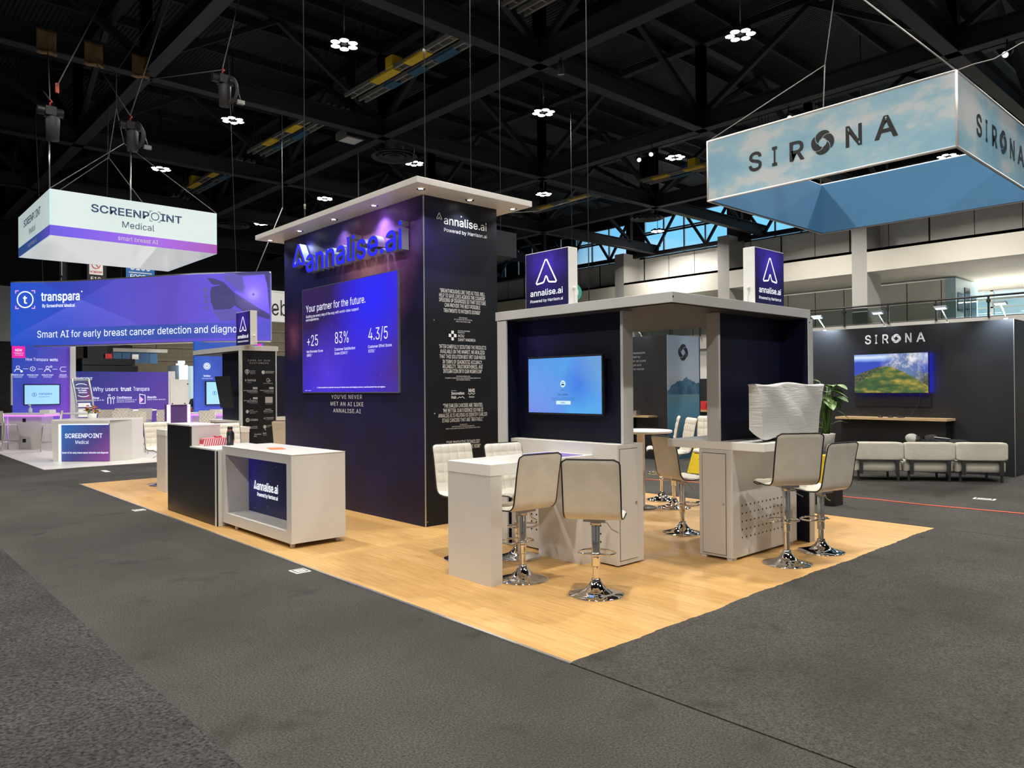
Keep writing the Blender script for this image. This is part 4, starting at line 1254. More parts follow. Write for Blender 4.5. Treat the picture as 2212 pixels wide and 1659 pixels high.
for i in range(len(pts)):
    a, b = pts[i], pts[(i + 1) % len(pts)]
    A = (-10.655 + a[0] * 0.37, 3.63 + a[1] * 0.30)
    B = (-10.655 + b[0] * 0.37, 3.63 + b[1] * 0.30)
    mb.beam(f3(A[0], A[1], -0.05), f3(B[0], B[1], -0.05), 0.104, 0.045) if abs(A[0] - B[0]) < 1e-6 else mb.add(*(lambda q: (q.v, q.f))(MB().beam(f3(A[0], A[1], -0.05), f3(B[0], B[1], -0.05), 0.045, 0.045)))
    d = Vector((B[0] - A[0], B[1] - A[1])).normalized()
    nn = Vector((-d.y, d.x)) * 0.024
    A0, A1 = (A[0] + nn.x, A[1] + nn.y), (A[0] - nn.x, A[1] - nn.y)
    B0, B1 = (B[0] + nn.x, B[1] + nn.y), (B[0] - nn.x, B[1] - nn.y)
    mb.prism([f3(*A0, 0.0), f3(*B0, 0.0), f3(*B1, 0.0), f3(*A1, 0.0)], (0.104, 0, 0))
lt = mb.build('chevron', 'letter_return', sign)
mb = MB()
mb.stroke(f3, [(-10.655 + p * 0.37, 3.63 + q * 0.30) for p, q in pts], 0.042, True, 0.006)
mb.build('chevron_face', 'letter_face', lt)
for y in (10.5, 9.95, 9.2, 8.6, 8.0):
    MB().cyl((5.40, y, 3.55), (5.43, y, 3.55), 0.012, 8).build('stud', 'aluminium', sign)

# LED wall screen
m, n, p = _new('led_picture')
t = n.nodes.new('ShaderNodeTexCoord').outputs['Object']
c = mixc(n, mth(n, 'MULTIPLY', blob(n, t, (0, 1.1, 1.65), 1.6), 1.7, True), (0.040, 0.012, 0.60), (0.022, 0.005, 0.075))
c = mixc(n, mth(n, 'MULTIPLY', blob(n, t, (0, -1.5, 0.5), 1.1), 1.3, True), c, (0.055, 0.012, 0.20))
c = mixc(n, mth(n, 'MULTIPLY', blob(n, t, (0, -0.75, 1.3), 1.1), 1.0), c, (0.012, 0.014, 1.0))
c = mixc(n, mth(n, 'MULTIPLY', blob(n, t, (0, 0.6, 0.3), 0.8), mth(n, 'MULTIPLY', noise(n, t, 3.0, 6, 0.7), 0.9)), c, (0.12, 0.045, 0.85))
c = mixc(n, stars(n, t, 9, 0.05, 0.10), c, (0.5, 0.5, 1.0))
n.links.new(c, p.inputs['Emission Color'])
p.inputs['Emission Strength'].default_value = 0.95
p.inputs['Base Color'].default_value = (0.01, 0.01, 0.03, 1)
p.inputs['Roughness'].default_value = 0.5
MATS['led_picture'] = m
glow('screen_white', (0.82, 0.84, 1.0), 0.95)
glow('screen_faint', (0.55, 0.55, 0.95), 0.75)
led = thing('led_wall_screen', 'large blue LED screen with white customer score figures on the tall tower', 'screen', (5.41, 9.41, 1.675))
MB().box(5.402, 5.43, 8.085, 10.735, 1.668, 3.258).build('cabinet', 'aluminium', led)
MB().box(5.400, 5.402, 8.10, 10.72, 1.68, 3.247).build('display', 'led_picture', led)
f = frX(5.40)
L = MB()
L.text(f, 'Your partner for the future.', -10.606, 2.90, 0.105, -8.867, 'r')
L.text(f, 'Guiding you every step of the way with world-class support', -10.604, 2.813, 0.040, -9.054, 'r')
L.text(f, 'and experience.', -10.605, 2.762, 0.040, -10.189, 'r')
for st, a0, a1 in (('+25', -10.586, -10.209), ('83%', -9.731, -9.308), ('4.3/5', -8.818, -8.311)):
    L.text(f, st, a0, 2.380, 0.165, a1, 'l')
for st, a0, a1, z in (('Net Promoter Score', -10.587, -10.074, 2.278), ('(NPS)', -10.588, -10.44, 2.222), ('Customer Satisfaction', -9.732, -9.152, 2.278), ('Score (CSAT)', -9.733, -9.37, 2.220), ('Customer Effort Score', -8.819, -8.234, 2.275), ('(CES)', -8.815, -8.66, 2.216)):
    L.text(f, st, a0, z, 0.038, a1, 'r')
for a in (-10.43, -9.36, -8.65):
    L.text(f, '1', a, 2.24, 0.02, None, 'r')
L.text(f, '1. Scores based on customer surveys of clinical users and imaging centres, results pooled from all regions', -10.268, 1.740, 0.018, -8.399, 'b')
L.text(f, 'MKT-0423', -10.639, 1.697, 0.012, -10.448, 'r')
L.build('lettering', 'screen_white', led)

# ------------------------------------------------------------------ meeting kiosk: canopy, walls, cabinets
galaxy('kiosk_navy', (0.0035, 0.0045, 0.012), (0.005, 0.006, 0.030), [((0, 0.45, 2.25), 0.7, (0.018, 0.012, 0.10), 3.0)], star=0.12, sscale=6)
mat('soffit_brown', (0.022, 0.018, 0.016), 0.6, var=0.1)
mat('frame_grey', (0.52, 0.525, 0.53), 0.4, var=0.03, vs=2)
can = thing('kiosk_canopy', 'square pale grey canopy slab over the front meeting kiosk', 'canopy', (6.73, 5.06, 2.452))
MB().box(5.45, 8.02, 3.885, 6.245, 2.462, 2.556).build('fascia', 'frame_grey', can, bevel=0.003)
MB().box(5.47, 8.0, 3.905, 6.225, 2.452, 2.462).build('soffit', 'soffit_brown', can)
MB().cyl((5.46, 3.884, 2.51), (5.46, 3.8845, 2.51), 0.01, 12).build('bolt', 'joint', can)

kw = thing('kiosk_wall', 'dark kiosk wall with white end frames holding the blue screen', 'partition', (5.69, 5.35, 0))
MB().box(5.655, 5.755, 4.61, 6.09, 1.174, 2.452).build('wall_panel', 'kiosk_navy', kw)
MB().box(5.615, 5.765, 4.578, 4.61, 1.172, 2.452).build('end_frame', 'frame_grey', kw)
kw = thing('kiosk_wing', 'narrow side wall of the front kiosk at its left end', 'partition', (5.72, 6.15, 0))
MB().box(5.46, 6.0, 6.092, 6.10, 0.0, 2.452).build('wing_panel', 'kiosk_navy', kw)
MB().box(5.45, 6.0, 6.10, 6.215, 0.0, 2.452).box(5.45, 5.47, 6.07, 6.10, 0, 2.452).build('wing_frame', 'frame_grey', kw)

kw = thing('kiosk_wall', 'dark kiosk wall with white end frames behind the sheeted screen', 'partition', (7.2, 4.15, 0))
MB().box(6.545, 7.903, 4.125, 4.21, 1.172, 2.452).build('wall_panel', 'kiosk_navy', kw)
MB().box(6.51, 6.545, 4.10, 4.235, 1.172, 2.452).build('end_frame', 'frame_grey', kw)
kw = thing('kiosk_wing', 'narrow side wall of the right kiosk behind the sheeted screen', 'partition', (7.97, 4.1, 0))
MB().box(7.905, 7.95, 3.865, 4.21, 0.012, 2.452).build('wing_panel', 'kiosk_navy', kw)
MB().box(7.95, 8.02, 3.86, 4.5, 0.0, 2.452).box(7.905, 7.95, 3.855, 3.864, 0, 2.452).build('wing_frame', 'frame_grey', kw)
MB().ball((7.93, 3.858, 2.41), 0.012).build('hook', 'chrome', kw)

mat('hole_black', (0.010, 0.010, 0.010), 0.8, var=0.1)


def cabinet(label, loc):
    return thing('storage_cabinet', label, 'cabinet', loc, 0, 'white kiosk cabinets')


cb = cabinet('white perforated cabinet with a locked end door, under the blue screen', (5.72, 5.35, 0))
MB().box(5.52, 5.91, 4.577, 6.08, 0.02, 1.17).build('body', 'laminate', cb, bevel=0.003)
MB().box(5.55, 5.615, 4.62, 6.06, 1.17, 1.174).build('ledge', 'laminate_top', cb)
d = MB().box(5.552, 5.812, 4.571, 4.577, 0.063, 1.123).build('door', 'laminate', cb, bevel=0.002)
MB().cyl((5.788, 4.571, 0.60), (5.788, 4.562, 0.60), 0.012, 12).build('lock', 'brushed', d)
jb = MB()
for x0, x1, z0, z1 in ((5.547, 5.552, 0.058, 1.128), (5.812, 5.817, 0.058, 1.128), (5.547, 5.817, 0.058, 0.063), (5.547, 5.817, 1.123, 1.128)):
    jb.box(x0, x1, 4.5755, 4.577, z0, z1)
jb.build('door_gap', 'hole_black', cb)
hb, fxx = MB(), frX(5.52)
for y in [4.795, 4.87] + [5.612 + 0.075 * k for k in range(3)]:
    for z in (0.219, 0.298, 0.377, 0.456):
        hb.disc(fxx, -y, z, 0.0105, d=0.0015, n=14)
hb.build('vent_holes', 'hole_black', cb)
for x in (5.56, 5.87):
    for y in (4.62, 6.0):
        MB().cyl((x, y, 0), (x, y, 0.03), 0.025, 10).build('foot', 'brushed', cb)

cb = cabinet('white perforated cabinet with a locked end door, under the sheeted screen', (7.15, 4.15, 0))
MB().box(6.51, 7.80, 3.955, 4.335, 0.03, 1.09).build('body', 'laminate', cb, bevel=0.003)
d = MB().box(6.504, 6.51, 4.032, 4.292, 0.055, 1.05).build('door', 'laminate', cb, bevel=0.002)
MB().cyl((6.504, 4.053, 0.557), (6.495, 4.053, 0.557), 0.012, 12).build('lock', 'brushed', d)
jb = MB()
for y0, y1, z0, z1 in ((4.027, 4.032, 0.05, 1.055), (4.292, 4.297, 0.05, 1.055), (4.027, 4.297, 0.05, 0.055), (4.027, 4.297, 1.05, 1.055)):
    jb.box(6.5085, 6.51, y0, y1, z0, z1)
jb.build('door_gap', 'hole_black', cb)
hb, fyy = MB(), frY(3.955)
for i in range(13):
    for k in range(5):
        hb.disc(fyy, 6.678 + 0.0788 * i, 0.217 + 0.0795 * k, 0.0105, d=0.0015, n=14)
hb.build('vent_holes', 'hole_black', cb)
for x in (6.56, 7.70):
    for y in (4.0, 4.29):
        MB().box(x - 0.04, x + 0.04, y - 0.03, y + 0.03, 0.006, 0.03).build('foot', 'white_plastic', cb)
o = MB().prism([(6.51, 3.62, 1.092), (7.20, 3.62, 1.092), (7.90, 3.95, 1.092), (7.90, 4.72, 1.092), (6.51, 4.72, 1.092)], (0, 0, 0.08)).build('worktop', 'laminate_top', bevel=0.004)
tag(o, 'white overhanging worktop across the kiosk cabinet below the sheeted screen', 'worktop')


# bar table on a slab leg, running up to its kiosk
def bar_table(x0, x1, y0, y1, label):
    t = thing('bar_table', label, 'table', ((x0 + x1) / 2, (y0 + y1) / 2, 0), 0, 'white bar tables')
    MB().box(x0, x1, y0, y1, 0.957, 1.058).build('tabletop', 'laminate_top', t, bevel=0.003)
    MB().box(x0 + 0.002, x0 + 0.135, y0 + 0.002, y1 - 0.002, 0.0, 0.955).build('slab_leg', 'laminate', t, bevel=0.003)
    MB().box(x1 - 0.16, x1 - 0.004, y0 + 0.004, y1, 0.0, 0.955).build('support_panel', 'laminate', t, bevel=0.003)
    return t


bar_table(4.195, 5.518, 4.889, 5.494, 'white slab bar table nearest the camera, with four stools round it')
bar_table(4.15, 5.60, 13.2, 13.66, 'white slab bar table beyond the black reception desk')
mat('purple_mat', (0.19, 0.12, 0.50), 0.35, var=0.1)
tag(MB().box(5.06, 5.44, 4.95, 5.42, 1.058, 1.061).build('counter_mat', 'purple_mat'), 'purple mat lying at the far end of the nearest white table', 'mat')

# blue screen on the left kiosk wall
m, n, p = _new('blue_screen')
t = n.nodes.new('ShaderNodeTexCoord').outputs['Object']
c = mixc(n, ramp_node(n, [(0.3, (0.09, 0.30, 0.80)), (0.7, (0.13, 0.42, 0.86))], noise(n, t, 1.6, 2)), (0, 0, 0), (0, 0, 0))
c = ramp_node(n, [(0.35, (0.10, 0.30, 0.82)), (0.65, (0.10, 0.42, 0.86))], noise(n, t, 1.8, 2))
c = mixc(n, mth(n, 'MULTIPLY', blob(n, t, (0, 0.50, 0.05), 0.6), 0.8), c, (0.22, 0.26, 0.86))
c = mixc(n, mth(n, 'MULTIPLY', blob(n, t, (0, -0.22, 0.30), 0.28), 0.9), c, (0.05, 0.19, 0.80))
c = mixc(n, mth(n, 'MULTIPLY', blob(n, t, (0, -0.6, 0.6), 0.5), 0.8), c, (0.20, 0.36, 0.60))
n.links.new(c, p.inputs['Emission Color'])
p.inputs['Emission Strength'].default_value = 0.95
p.inputs['Base Color'].default_value = (0.01, 0.02, 0.03, 1)
p.inputs['Roughness'].default_value = 0.25
MATS['blue_screen'] = m
glow('screen_pale', (0.50, 0.68, 0.92), 0.9)
mat('ink', (0.02, 0.05, 0.12), 0.5, var=0.05)
tv = thing('wall_television', 'television showing a plain blue no signal page in the front kiosk', 'television', (5.56, 5.325, 1.44))
MB().box(5.575, 5.61, 4.80, 5.86, 1.440, 2.045).build('casing', 'black_plastic', tv, bevel=0.004)
MB().box(5.571, 5.575, 4.815, 5.845, 1.457, 2.028).build('display', 'blue_screen', tv)
MB().box(5.61, 5.655, 5.1, 5.5, 1.6, 1.9).build('bracket', 'black_plastic', tv)
f = frX(5.571)
L = MB()
L.disc(f, -5.332, 1.757, 0.036).rect(f, -5.43, -5.225, 1.545, 1.583)
L.build('icon', 'screen_pale', tv)
L = MB()
L.rect(f, -5.352, -5.312, 1.742, 1.757, 0.005).rect(f, -5.346, -5.318, 1.768, 1.773, 0.005)
L.text(f, 'HDMI 1', -5.332, 1.688, 0.013, None, 'r', 'c', 0.005).text(f, 'No Signal', -5.332, 1.638, 0.022, None, 'r', 'c', 0.005)
L.text(f, 'Check the input connection and the settings of your source device.', -5.51, 1.606, 0.008, -5.155, 'r', d=0.005)
L.text(f, 'If the cable is firmly connected, try turning the source on again.', -5.50, 1.588, 0.008, -5.165, 'r', d=0.005)
L.text(f, 'SOURCE', -5.328, 1.558, 0.011, None, 'b', 'c', 0.006)
L.build('lettering', 'ink', tv)


# lit logo boxes on the canopies
galaxy('logo_box_face', (0.004, 0.004, 0.024), (0.010, 0.006, 0.06), [((0, 0, 0.46), 0.42, (0.045, 0.020, 0.36), 5.0)], emit=0.8, star=0.35, sscale=22)
glow('logo_white', (0.92, 0.95, 1.0), 1.0)


def logo_box(axis, c0, u0, u1, z0, z1, label, depth=0.13, logo=True):
    ctr = (c0 + depth / 2, -(u0 + u1) / 2, z0) if axis == 'X' else ((u0 + u1) / 2, c0 + depth / 2, z0)
    t = thing('logo_box', label, 'sign', ctr, 0, 'lit logo boxes on the kiosk roofs')
    f = frX(c0) if axis == 'X' else frY(c0)
    if axis == 'X':
        MB().box(c0, c0 + depth, -u1, -u0, z0, z1).build('box', 'white_plastic', t, bevel=0.003)
    else:
        MB().box(u0, u1, c0, c0 + depth, z0, z1).build('box', 'white_plastic', t, bevel=0.003)
    pm = MB()
    a, b = u0 + 0.008, u1 - 0.008
    pm.prism([f(a, z0 + 0.006, 0.0), f(b, z0 + 0.006, 0.0), f(b, z1 - 0.008, 0.0), f(a, z1 - 0.008, 0.0)], f(0, 0, 0.003) - f(0, 0, 0.0))
    pm.build('face', 'logo_box_face', t)
    w, h = u1 - u0, z1 - z0
    L = MB()
    chevron(L, f, (u0 + u1) / 2, z0 + h * 0.42, w * 0.46, h * 0.42, w * 0.026, 0.006)
    L.text(f, 'annalise.ai', u0 + w * 0.12, z0 + h * 0.215, h * 0.105, u1 - w * 0.12, 'm', d=0.006)
    L.text(f, 'Powered by Harrison.ai', u0 + w * 0.12, z0 + h * 0.10, h * 0.052, u1 - w * 0.12, 'r', d=0.006)
    L.build('lettering', 'logo_white', t)
    pl = MB()
    if axis == 'X':
        pl.ball((c0 + 0.07, -u1 - 0.012, z0 + 0.17), 0.02).tube([(c0 + 0.07, -u1 - 0.012, z0 + 0.16), (c0 + 0.075, -u1 - 0.02, z0 + 0.08), (c0 + 0.07, -u1 - 0.012, z0)], 0.004, 6)
    else:
        pl.ball((u0 - 0.012, c0 + 0.07, z0 + 0.17), 0.02).tube([(u0 - 0.012, c0 + 0.07, z0 + 0.16), (u0 - 0.02, c0 + 0.075, z0 + 0.08), (u0 - 0.012, c0 + 0.07, z0)], 0.004, 6)
    pl.build('plug_lead', 'white_plastic', t)
    return t


logo_box('X', 5.50, -5.805, -5.172, 2.556, 3.143, 'blue starry logo box facing left on the front kiosk roof')
logo_box('Y', 3.95, 6.955, 7.555, 2.556, 3.143, 'blue starry logo box facing right on the front kiosk roof')
logo_box('X', 5.72, -14.07, -13.42, 2.556, 3.19, 'blue starry logo box on the far kiosk roof left of the tall tower')

# ------------------------------------------------------------------ far kiosk with the customer panel
can = thing('kiosk_canopy', 'pale grey canopy slab over the far kiosk left of the tower', 'canopy', (6.5, 15, 2.452))
MB().box(5.66, 6.40, 13.72, 16.21, 2.462, 2.556).build('fascia', 'frame_grey', can, bevel=0.003)
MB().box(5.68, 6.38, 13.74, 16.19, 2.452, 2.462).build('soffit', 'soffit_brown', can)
kw = thing('kiosk_wall', 'dark far kiosk wall behind the switched-off television', 'partition', (5.9, 14.45, 1.13))
MB().box(5.85, 5.95, 13.80, 15.10, 1.13, 2.452).build('wall_panel', 'kiosk_navy', kw)
kw = thing('customer_panel', 'tall black panel of white customer logos left of the tall tower', 'partition', (6.0, 13.76, 0))
MB().box(5.69, 6.345, 13.735, 13.80, 0.0, 2.45).build('panel', 'tower_side', kw)
MB().box(5.66, 5.69, 13.72, 13.82, 0.0, 2.462).box(6.345, 6.365, 13.72, 13.80, 0, 2.462).build('edge_frame', 'frame_grey', kw)
f = frY(13.735)
L = MB()
L.text(f, 'SOME OF OUR', 5.795, 2.265, 0.030, 6.235, 'r', gap=0.28)
L.text(f, 'CUSTOMERS', 5.832, 2.215, 0.030, 6.205, 'r', gap=0.28)
L.disc(f, 5.785, 2.065, 0.042, 0.044, hole=0.75).shape(f, [(5.75, 2.05), (5.785, 2.0), (5.82, 2.05)]).disc(f, 5.785, 2.065, 0.012, 0.035)
L.text(f, 'BUCKS', 5.84, 2.072, 0.016, 5.945).text(f, 'MEDICAL', 5.84, 2.047, 0.016, 5.945).text(f, 'DIAGNOSTIC', 5.84, 2.022, 0.016, 5.945)
L.disc(f, 6.10, 2.055, 0.033, 0.036).text(f, 'GREATER MANCHESTER', 6.145, 2.062, 0.017, 6.32, 'b').text(f, 'IMAGING NETWORK', 6.145, 2.036, 0.017, 6.30, 'b')
L.text(f, 'e lumus', 5.74, 1.885, 0.046, 5.955, 'b').text(f, 'imaging', 5.78, 1.853, 0.016, 5.865)
L.disc(f, 6.195, 1.905, 0.036, 0.04, hole=0.72).stroke(f, [(6.19, 1.90), (6.25, 1.893)], 0.012).text(f, 'Spectra Radiology', 6.10, 1.838, 0.018, 6.29, 'b')
for z, a, b in ((1.715, ('Doncaster and Bassetlaw', 'Teaching Hospitals', 'NHS Foundation Trust'), ('Epsom and St Helier', 'University Hospitals', 'NHS Trust')), (1.525, ('University Hospitals of', 'Morecambe Bay', 'NHS Foundation Trust'), None)):
    for x1, tx in ((5.985, a), (6.305, b)):
        if tx is None:
            L.rect(f, 6.135, 6.285, z - 0.055, z + 0.06).text(f, 'Health Institute', 6.14, z - 0.082, 0.012, 6.28)
            continue
        L.rect(f, x1 - 0.09, x1, z + 0.02, z + 0.058)
        L.text(f, tx[0], x1 - 0.27, z - 0.012, 0.019, x1, 'b').text(f, tx[1], x1 - 0.2, z - 0.038, 0.019, x1, 'b').text(f, tx[2], x1 - 0.15, z - 0.062, 0.011, x1)
L.disc(f, 5.785, 1.315, 0.03, 0.032).text(f, 'SONIC', 5.83, 1.33, 0.017, 5.91).text(f, 'HEALTHCARE', 5.83, 1.303, 0.017, 5.985).text(f, 'LIMITED', 5.83, 1.276, 0.017, 5.94)
L.text(f, 'SUNWAY', 6.13, 1.335, 0.024, 6.26, 'b').text(f, 'MEDICAL CENTRE', 6.10, 1.303, 0.022, 6.29, 'b').text(f, 'Sunway City, Malaysia', 6.105, 1.278, 0.012, 6.285)
L.disc(f, 5.79, 1.155, 0.038, 0.041, hole=0.55).disc(f, 5.79, 1.155, 0.012).text(f, 'Unilabs', 5.84, 1.138, 0.040, 5.99, 'b')
L.text(f, 'Yorkshire', 6.15, 1.168, 0.032, 6.305, 'b').text(f, 'Imaging Network', 6.16, 1.143, 0.013, 6.30).stroke(f, [(6.10, 1.17), (6.125, 1.19), (6.14, 1.15)], 0.008)
L.disc(f, 5.81, 1.01, 0.048, 0.026, hole=0.4).text(f, 'KARTTIK', 5.865, 1.018, 0.018, 5.98, 'b').text(f, 'DIAGNOSTICS', 5.865, 0.99, 0.018, 5.98, 'b')
L.disc(f, 6.125, 1.015, 0.032, 0.034).text(f, 'LAKE IMAGING', 6.165, 1.028, 0.017, 6.30, 'b').text(f, 'GROUP', 6.165, 1.005, 0.012, 6.23)
L.text(f, 'Innovation', 5.915, 0.868, 0.026, 6.06, 'b').text(f, 'Hub', 5.905, 0.832, 0.026, 5.965, 'b').text(f, 'NHS', 6.085, 0.873, 0.034, 6.155, 'b').text(f, 'Grampian', 6.09, 0.848, 0.016, 6.16)
L.build('lettering', 'print_grey', kw)
cb = cabinet('white cabinet under the dark screen of the far kiosk', (6.0, 14.5, 0))
MB().box(5.70, 6.1, 13.80, 15.36, 0.02, 1.12).build('body', 'laminate', cb, bevel=0.003)
MB().box(5.68, 6.12, 13.80, 15.40, 1.09, 1.13).build('counter', 'laminate_top', cb)
tv = thing('wall_television', 'dark switched-off television leaning out from the far kiosk', 'television', (5.5, 13.95, 1.39))
MB().prism([(5.46, 14.48, 1.985), (5.46, 13.84, 1.985), (5.54, 13.84, 1.385), (5.54, 14.40, 1.385)], (0.035, 0, 0.0)).build('casing', 'black_plastic', tv)
MB().box(5.55, 5.86, 13.95, 14.15, 1.6, 1.72).build('arm', 'black_plastic', tv)
bk = thing('back_panel', 'black partition panel behind the far kiosk beside the tower', 'partition', (7.4, 15.6, 0))
MB().box(6.45, 9.0, 15.55, 15.65, 1.14, 2.46).build('panel', 'kiosk_navy', bk)
MB().box(6.45, 9.0, 15.35, 15.62, 0, 1.13).build('base_cabinet', 'laminate', bk)

# ------------------------------------------------------------------ reception
desk = thing('reception_desk', 'black fronted reception desk with a raised white shelf end', 'desk', (3.95, 10.3, 0))
MB().prism([(3.58, 9.45, 0.008), (3.58, 11.29, 0.008), (3.58, 11.29, 1.235), (3.58, 10.37, 1.235), (3.58, 10.37, 0.955), (3.58, 9.45, 0.955)], (0.02, 0, 0)).build('front_panel', 'black_panel', desk)
MB().box(3.60, 3.98, 10.37, 11.29, 0.008, 1.235).box(3.60, 4.34, 9.45, 11.29, 0.008, 0.955).build('body', 'laminate', desk)
MB().box(3.572, 3.99, 10.365, 11.30, 1.235, 1.253).build('shelf_top', 'laminate_top', desk)
MB().box(3.572, 4.36, 9.45, 10.366, 0.955, 0.973).build('work_top', 'laminate_top', desk)
MB().box(3.574, 3.58, 9.45, 9.49, 0.008, 0.955).build('edge_strip', 'laminate', desk)

galaxy('cube_graphic', (0.003, 0.004, 0.022), (0.004, 0.006, 0.045), [((0, 0.75, 0.85), 0.75, (0.012, 0.010, 0.16), 1.6)], emit=0.7, star=0.5, sscale=13, rough=0.3)
cube = thing('display_counter', 'white cube counter with a recessed starry logo screen in its front', 'counter', (3.97, 8.49, 0))
X0, X1, Y0, Y1, Z0, Z1 = 3.65, 4.30, 7.53, 9.445, 0.06, 1.018
mb = MB()
mb.box(X0, X1, Y0, Y1, 0.915, Z1 - 0.004).box(X0, X1, Y0, Y1, Z0, 0.185).box(X0, X1, Y0, Y0 + 0.115, 0.185, 0.915).box(X0, X1, Y1 - 0.10, Y1, 0.185, 0.915).box(X1 - 0.05, X1 - 0.001, Y0 + 0.115, Y1 - 0.10, 0.185, 0.915)
mb.build('carcass', 'laminate', cube)
MB().box(X0 - 0.003, X1 + 0.003, Y0 - 0.003, Y1, Z1 - 0.004, Z1).build('top', 'laminate_top', cube)
MB().box(3.95, 3.97, Y0 + 0.115, Y1 - 0.10, 0.185, 0.915).build('screen', 'cube_graphic', cube)
L, f = MB(), frX(3.95)
L.text(f, 'annalise.ai', -9.09, 0.475, 0.10, -8.49, 'b')
chevron(L, f, -9.14, 0.48, 0.075, 0.10, 0.012)
L.text(f, 'Powered by Harrison.ai', -9.085, 0.395, 0.046, -8.50, 'b')
L.build('lettering', 'logo_white', cube)
for x in (X0 + 0.05, X1 - 0.06):
    for y in (Y0 + 0.08, Y1 - 0.35):
        MB().cyl((x, y, 0.006), (x, y, Z0), 0.028, 14).build('foot', 'laminate', cube)

m, n, p = _new('candy_stripe')
t = n.nodes.new('ShaderNodeTexCoord').outputs['Object']
xx = sep(n, t)
q = mth(n, 'FRACT', mth(n, 'MULTIPLY', mth(n, 'ADD', xx[0], mth(n, 'MULTIPLY', xx[2], -0.25)), 34.0))
n.links.new(mixc(n, mth(n, 'GREATER_THAN', q, 0.5), (0.78, 0.70, 0.70), (0.62, 0.02, 0.05)), p.inputs['Base Color'])
MATS['candy_stripe'] = m
gb = thing('gift_box', 'red and white striped box on the low part of the reception desk', 'box', (3.88, 10.24, 0.973))
MB().box(3.68, 4.10, 10.17, 10.31, 0.973, 1.068).build('carton', 'candy_stripe', gb)
mat('pink_lid', (0.75, 0.25, 0.28), 0.5, var=0.1)
MB().box(3.675, 4.105, 10.165, 10.315, 1.068, 1.075).build('lid', 'pink_lid', gb)
bw = MB()
for s in (-1, 1):
    bw.tube([(3.90, 10.24, 1.078), (3.90 + s * 0.05, 10.24, 1.10), (3.90 + s * 0.05, 10.22, 1.08), (3.90, 10.24, 1.078)], 0.008, 6)
bw.build('bow', 'red', gb)
mat('bottle_black', (0.010, 0.013, 0.016), 0.45, var=0.1)
bt = thing('water_bottle', 'black steel drinking bottle with a red collar on the reception desk', 'bottle', (3.98, 10.02, 0.973))
MB().lathe([(0, 0), (0.042, 0), (0.044, 0.006), (0.044, 0.17), (0.036, 0.20), (0.032, 0.205)], (3.98, 10.02, 0.973), 24).build('body', 'bottle_black', bt)
MB().lathe([(0.0335, 0.203), (0.0335, 0.215)], (3.98, 10.02, 0.973), 24).build('collar', 'red', bt)
MB().lathe([(0.031, 0.214), (0.033, 0.217), (0.033, 0.25), (0.028, 0.256), (0, 0.256)], (3.98, 10.02, 0.973), 24).build('cap', 'bottle_black', bt)
MB().tube([(3.992, 9.98, 1.18), (4.01, 9.965, 1.14), (4.01, 9.965, 1.06), (3.995, 9.978, 1.04)], 0.006, 6).build('strap', 'bottle_black', bt)
L = MB()
L.text(lambda a, b, d=0: Vector((3.98, 10.02, 0)) + Vector((math.cos(-2.3 + b / 0.044) * 0.0455, math.sin(-2.3 + b / 0.044) * 0.0455, a)), 'hydrate', 1.02, 0.0, 0.012, 1.11, 'r')
L.build('lettering', 'print_grey', bt)
mat('orange', (0.85, 0.16, 0.04), 0.5, var=0.05)
tag(MB().prism([(3.80, 8.36, 1.0185), (3.96, 8.30, 1.0185), (4.04, 8.60, 1.0185), (3.88, 8.66, 1.0185)], (0, 0, 0.003)).build('paper_sheet', 'orange'), 'orange paper sheet lying on the white cube counter', 'paper')

# ================================================================== seating
def seat_profile():
    """side section of the one-piece seat shell: front lip, seat, bend, back (y forward, z up)"""
    P = [(0.215, -0.030), (0.205, -0.006), (0.17, 0.004), (0.08, 0.0), (-0.03, -0.006), (-0.10, 0.0)]
    for k in range(1, 7):
        a = math.radians(-90 - 14 * k)
        P.append((-0.10 + 0.095 * math.cos(a), 0.095 + 0.095 * math.sin(a)))
    P += [(-0.215, 0.20), (-0.235, 0.32), (-0.262, 0.44), (-0.278, 0.495)]
    return P


SP_ = seat_profile()


LEN_ = [0.0]
for i in range(1, len(SP_)):
    LEN_.append(LEN_[-1] + (Vector(SP_[i]) - Vector(SP_[i - 1])).length)


def shell_at(s):
    """point at arc length fraction s"""
    L = s * LEN_[-1]
    i = 0
    while i < len(LEN_) - 2 and LEN_[i + 1] < L:
        i += 1
    u = (L - LEN_[i]) / (LEN_[i + 1] - LEN_[i])
    a, b = Vector(SP_[i]), Vector(SP_[i + 1])
    d = (b - a).normalized()
    return a + (b - a) * u, Vector((-d.y, d.x))


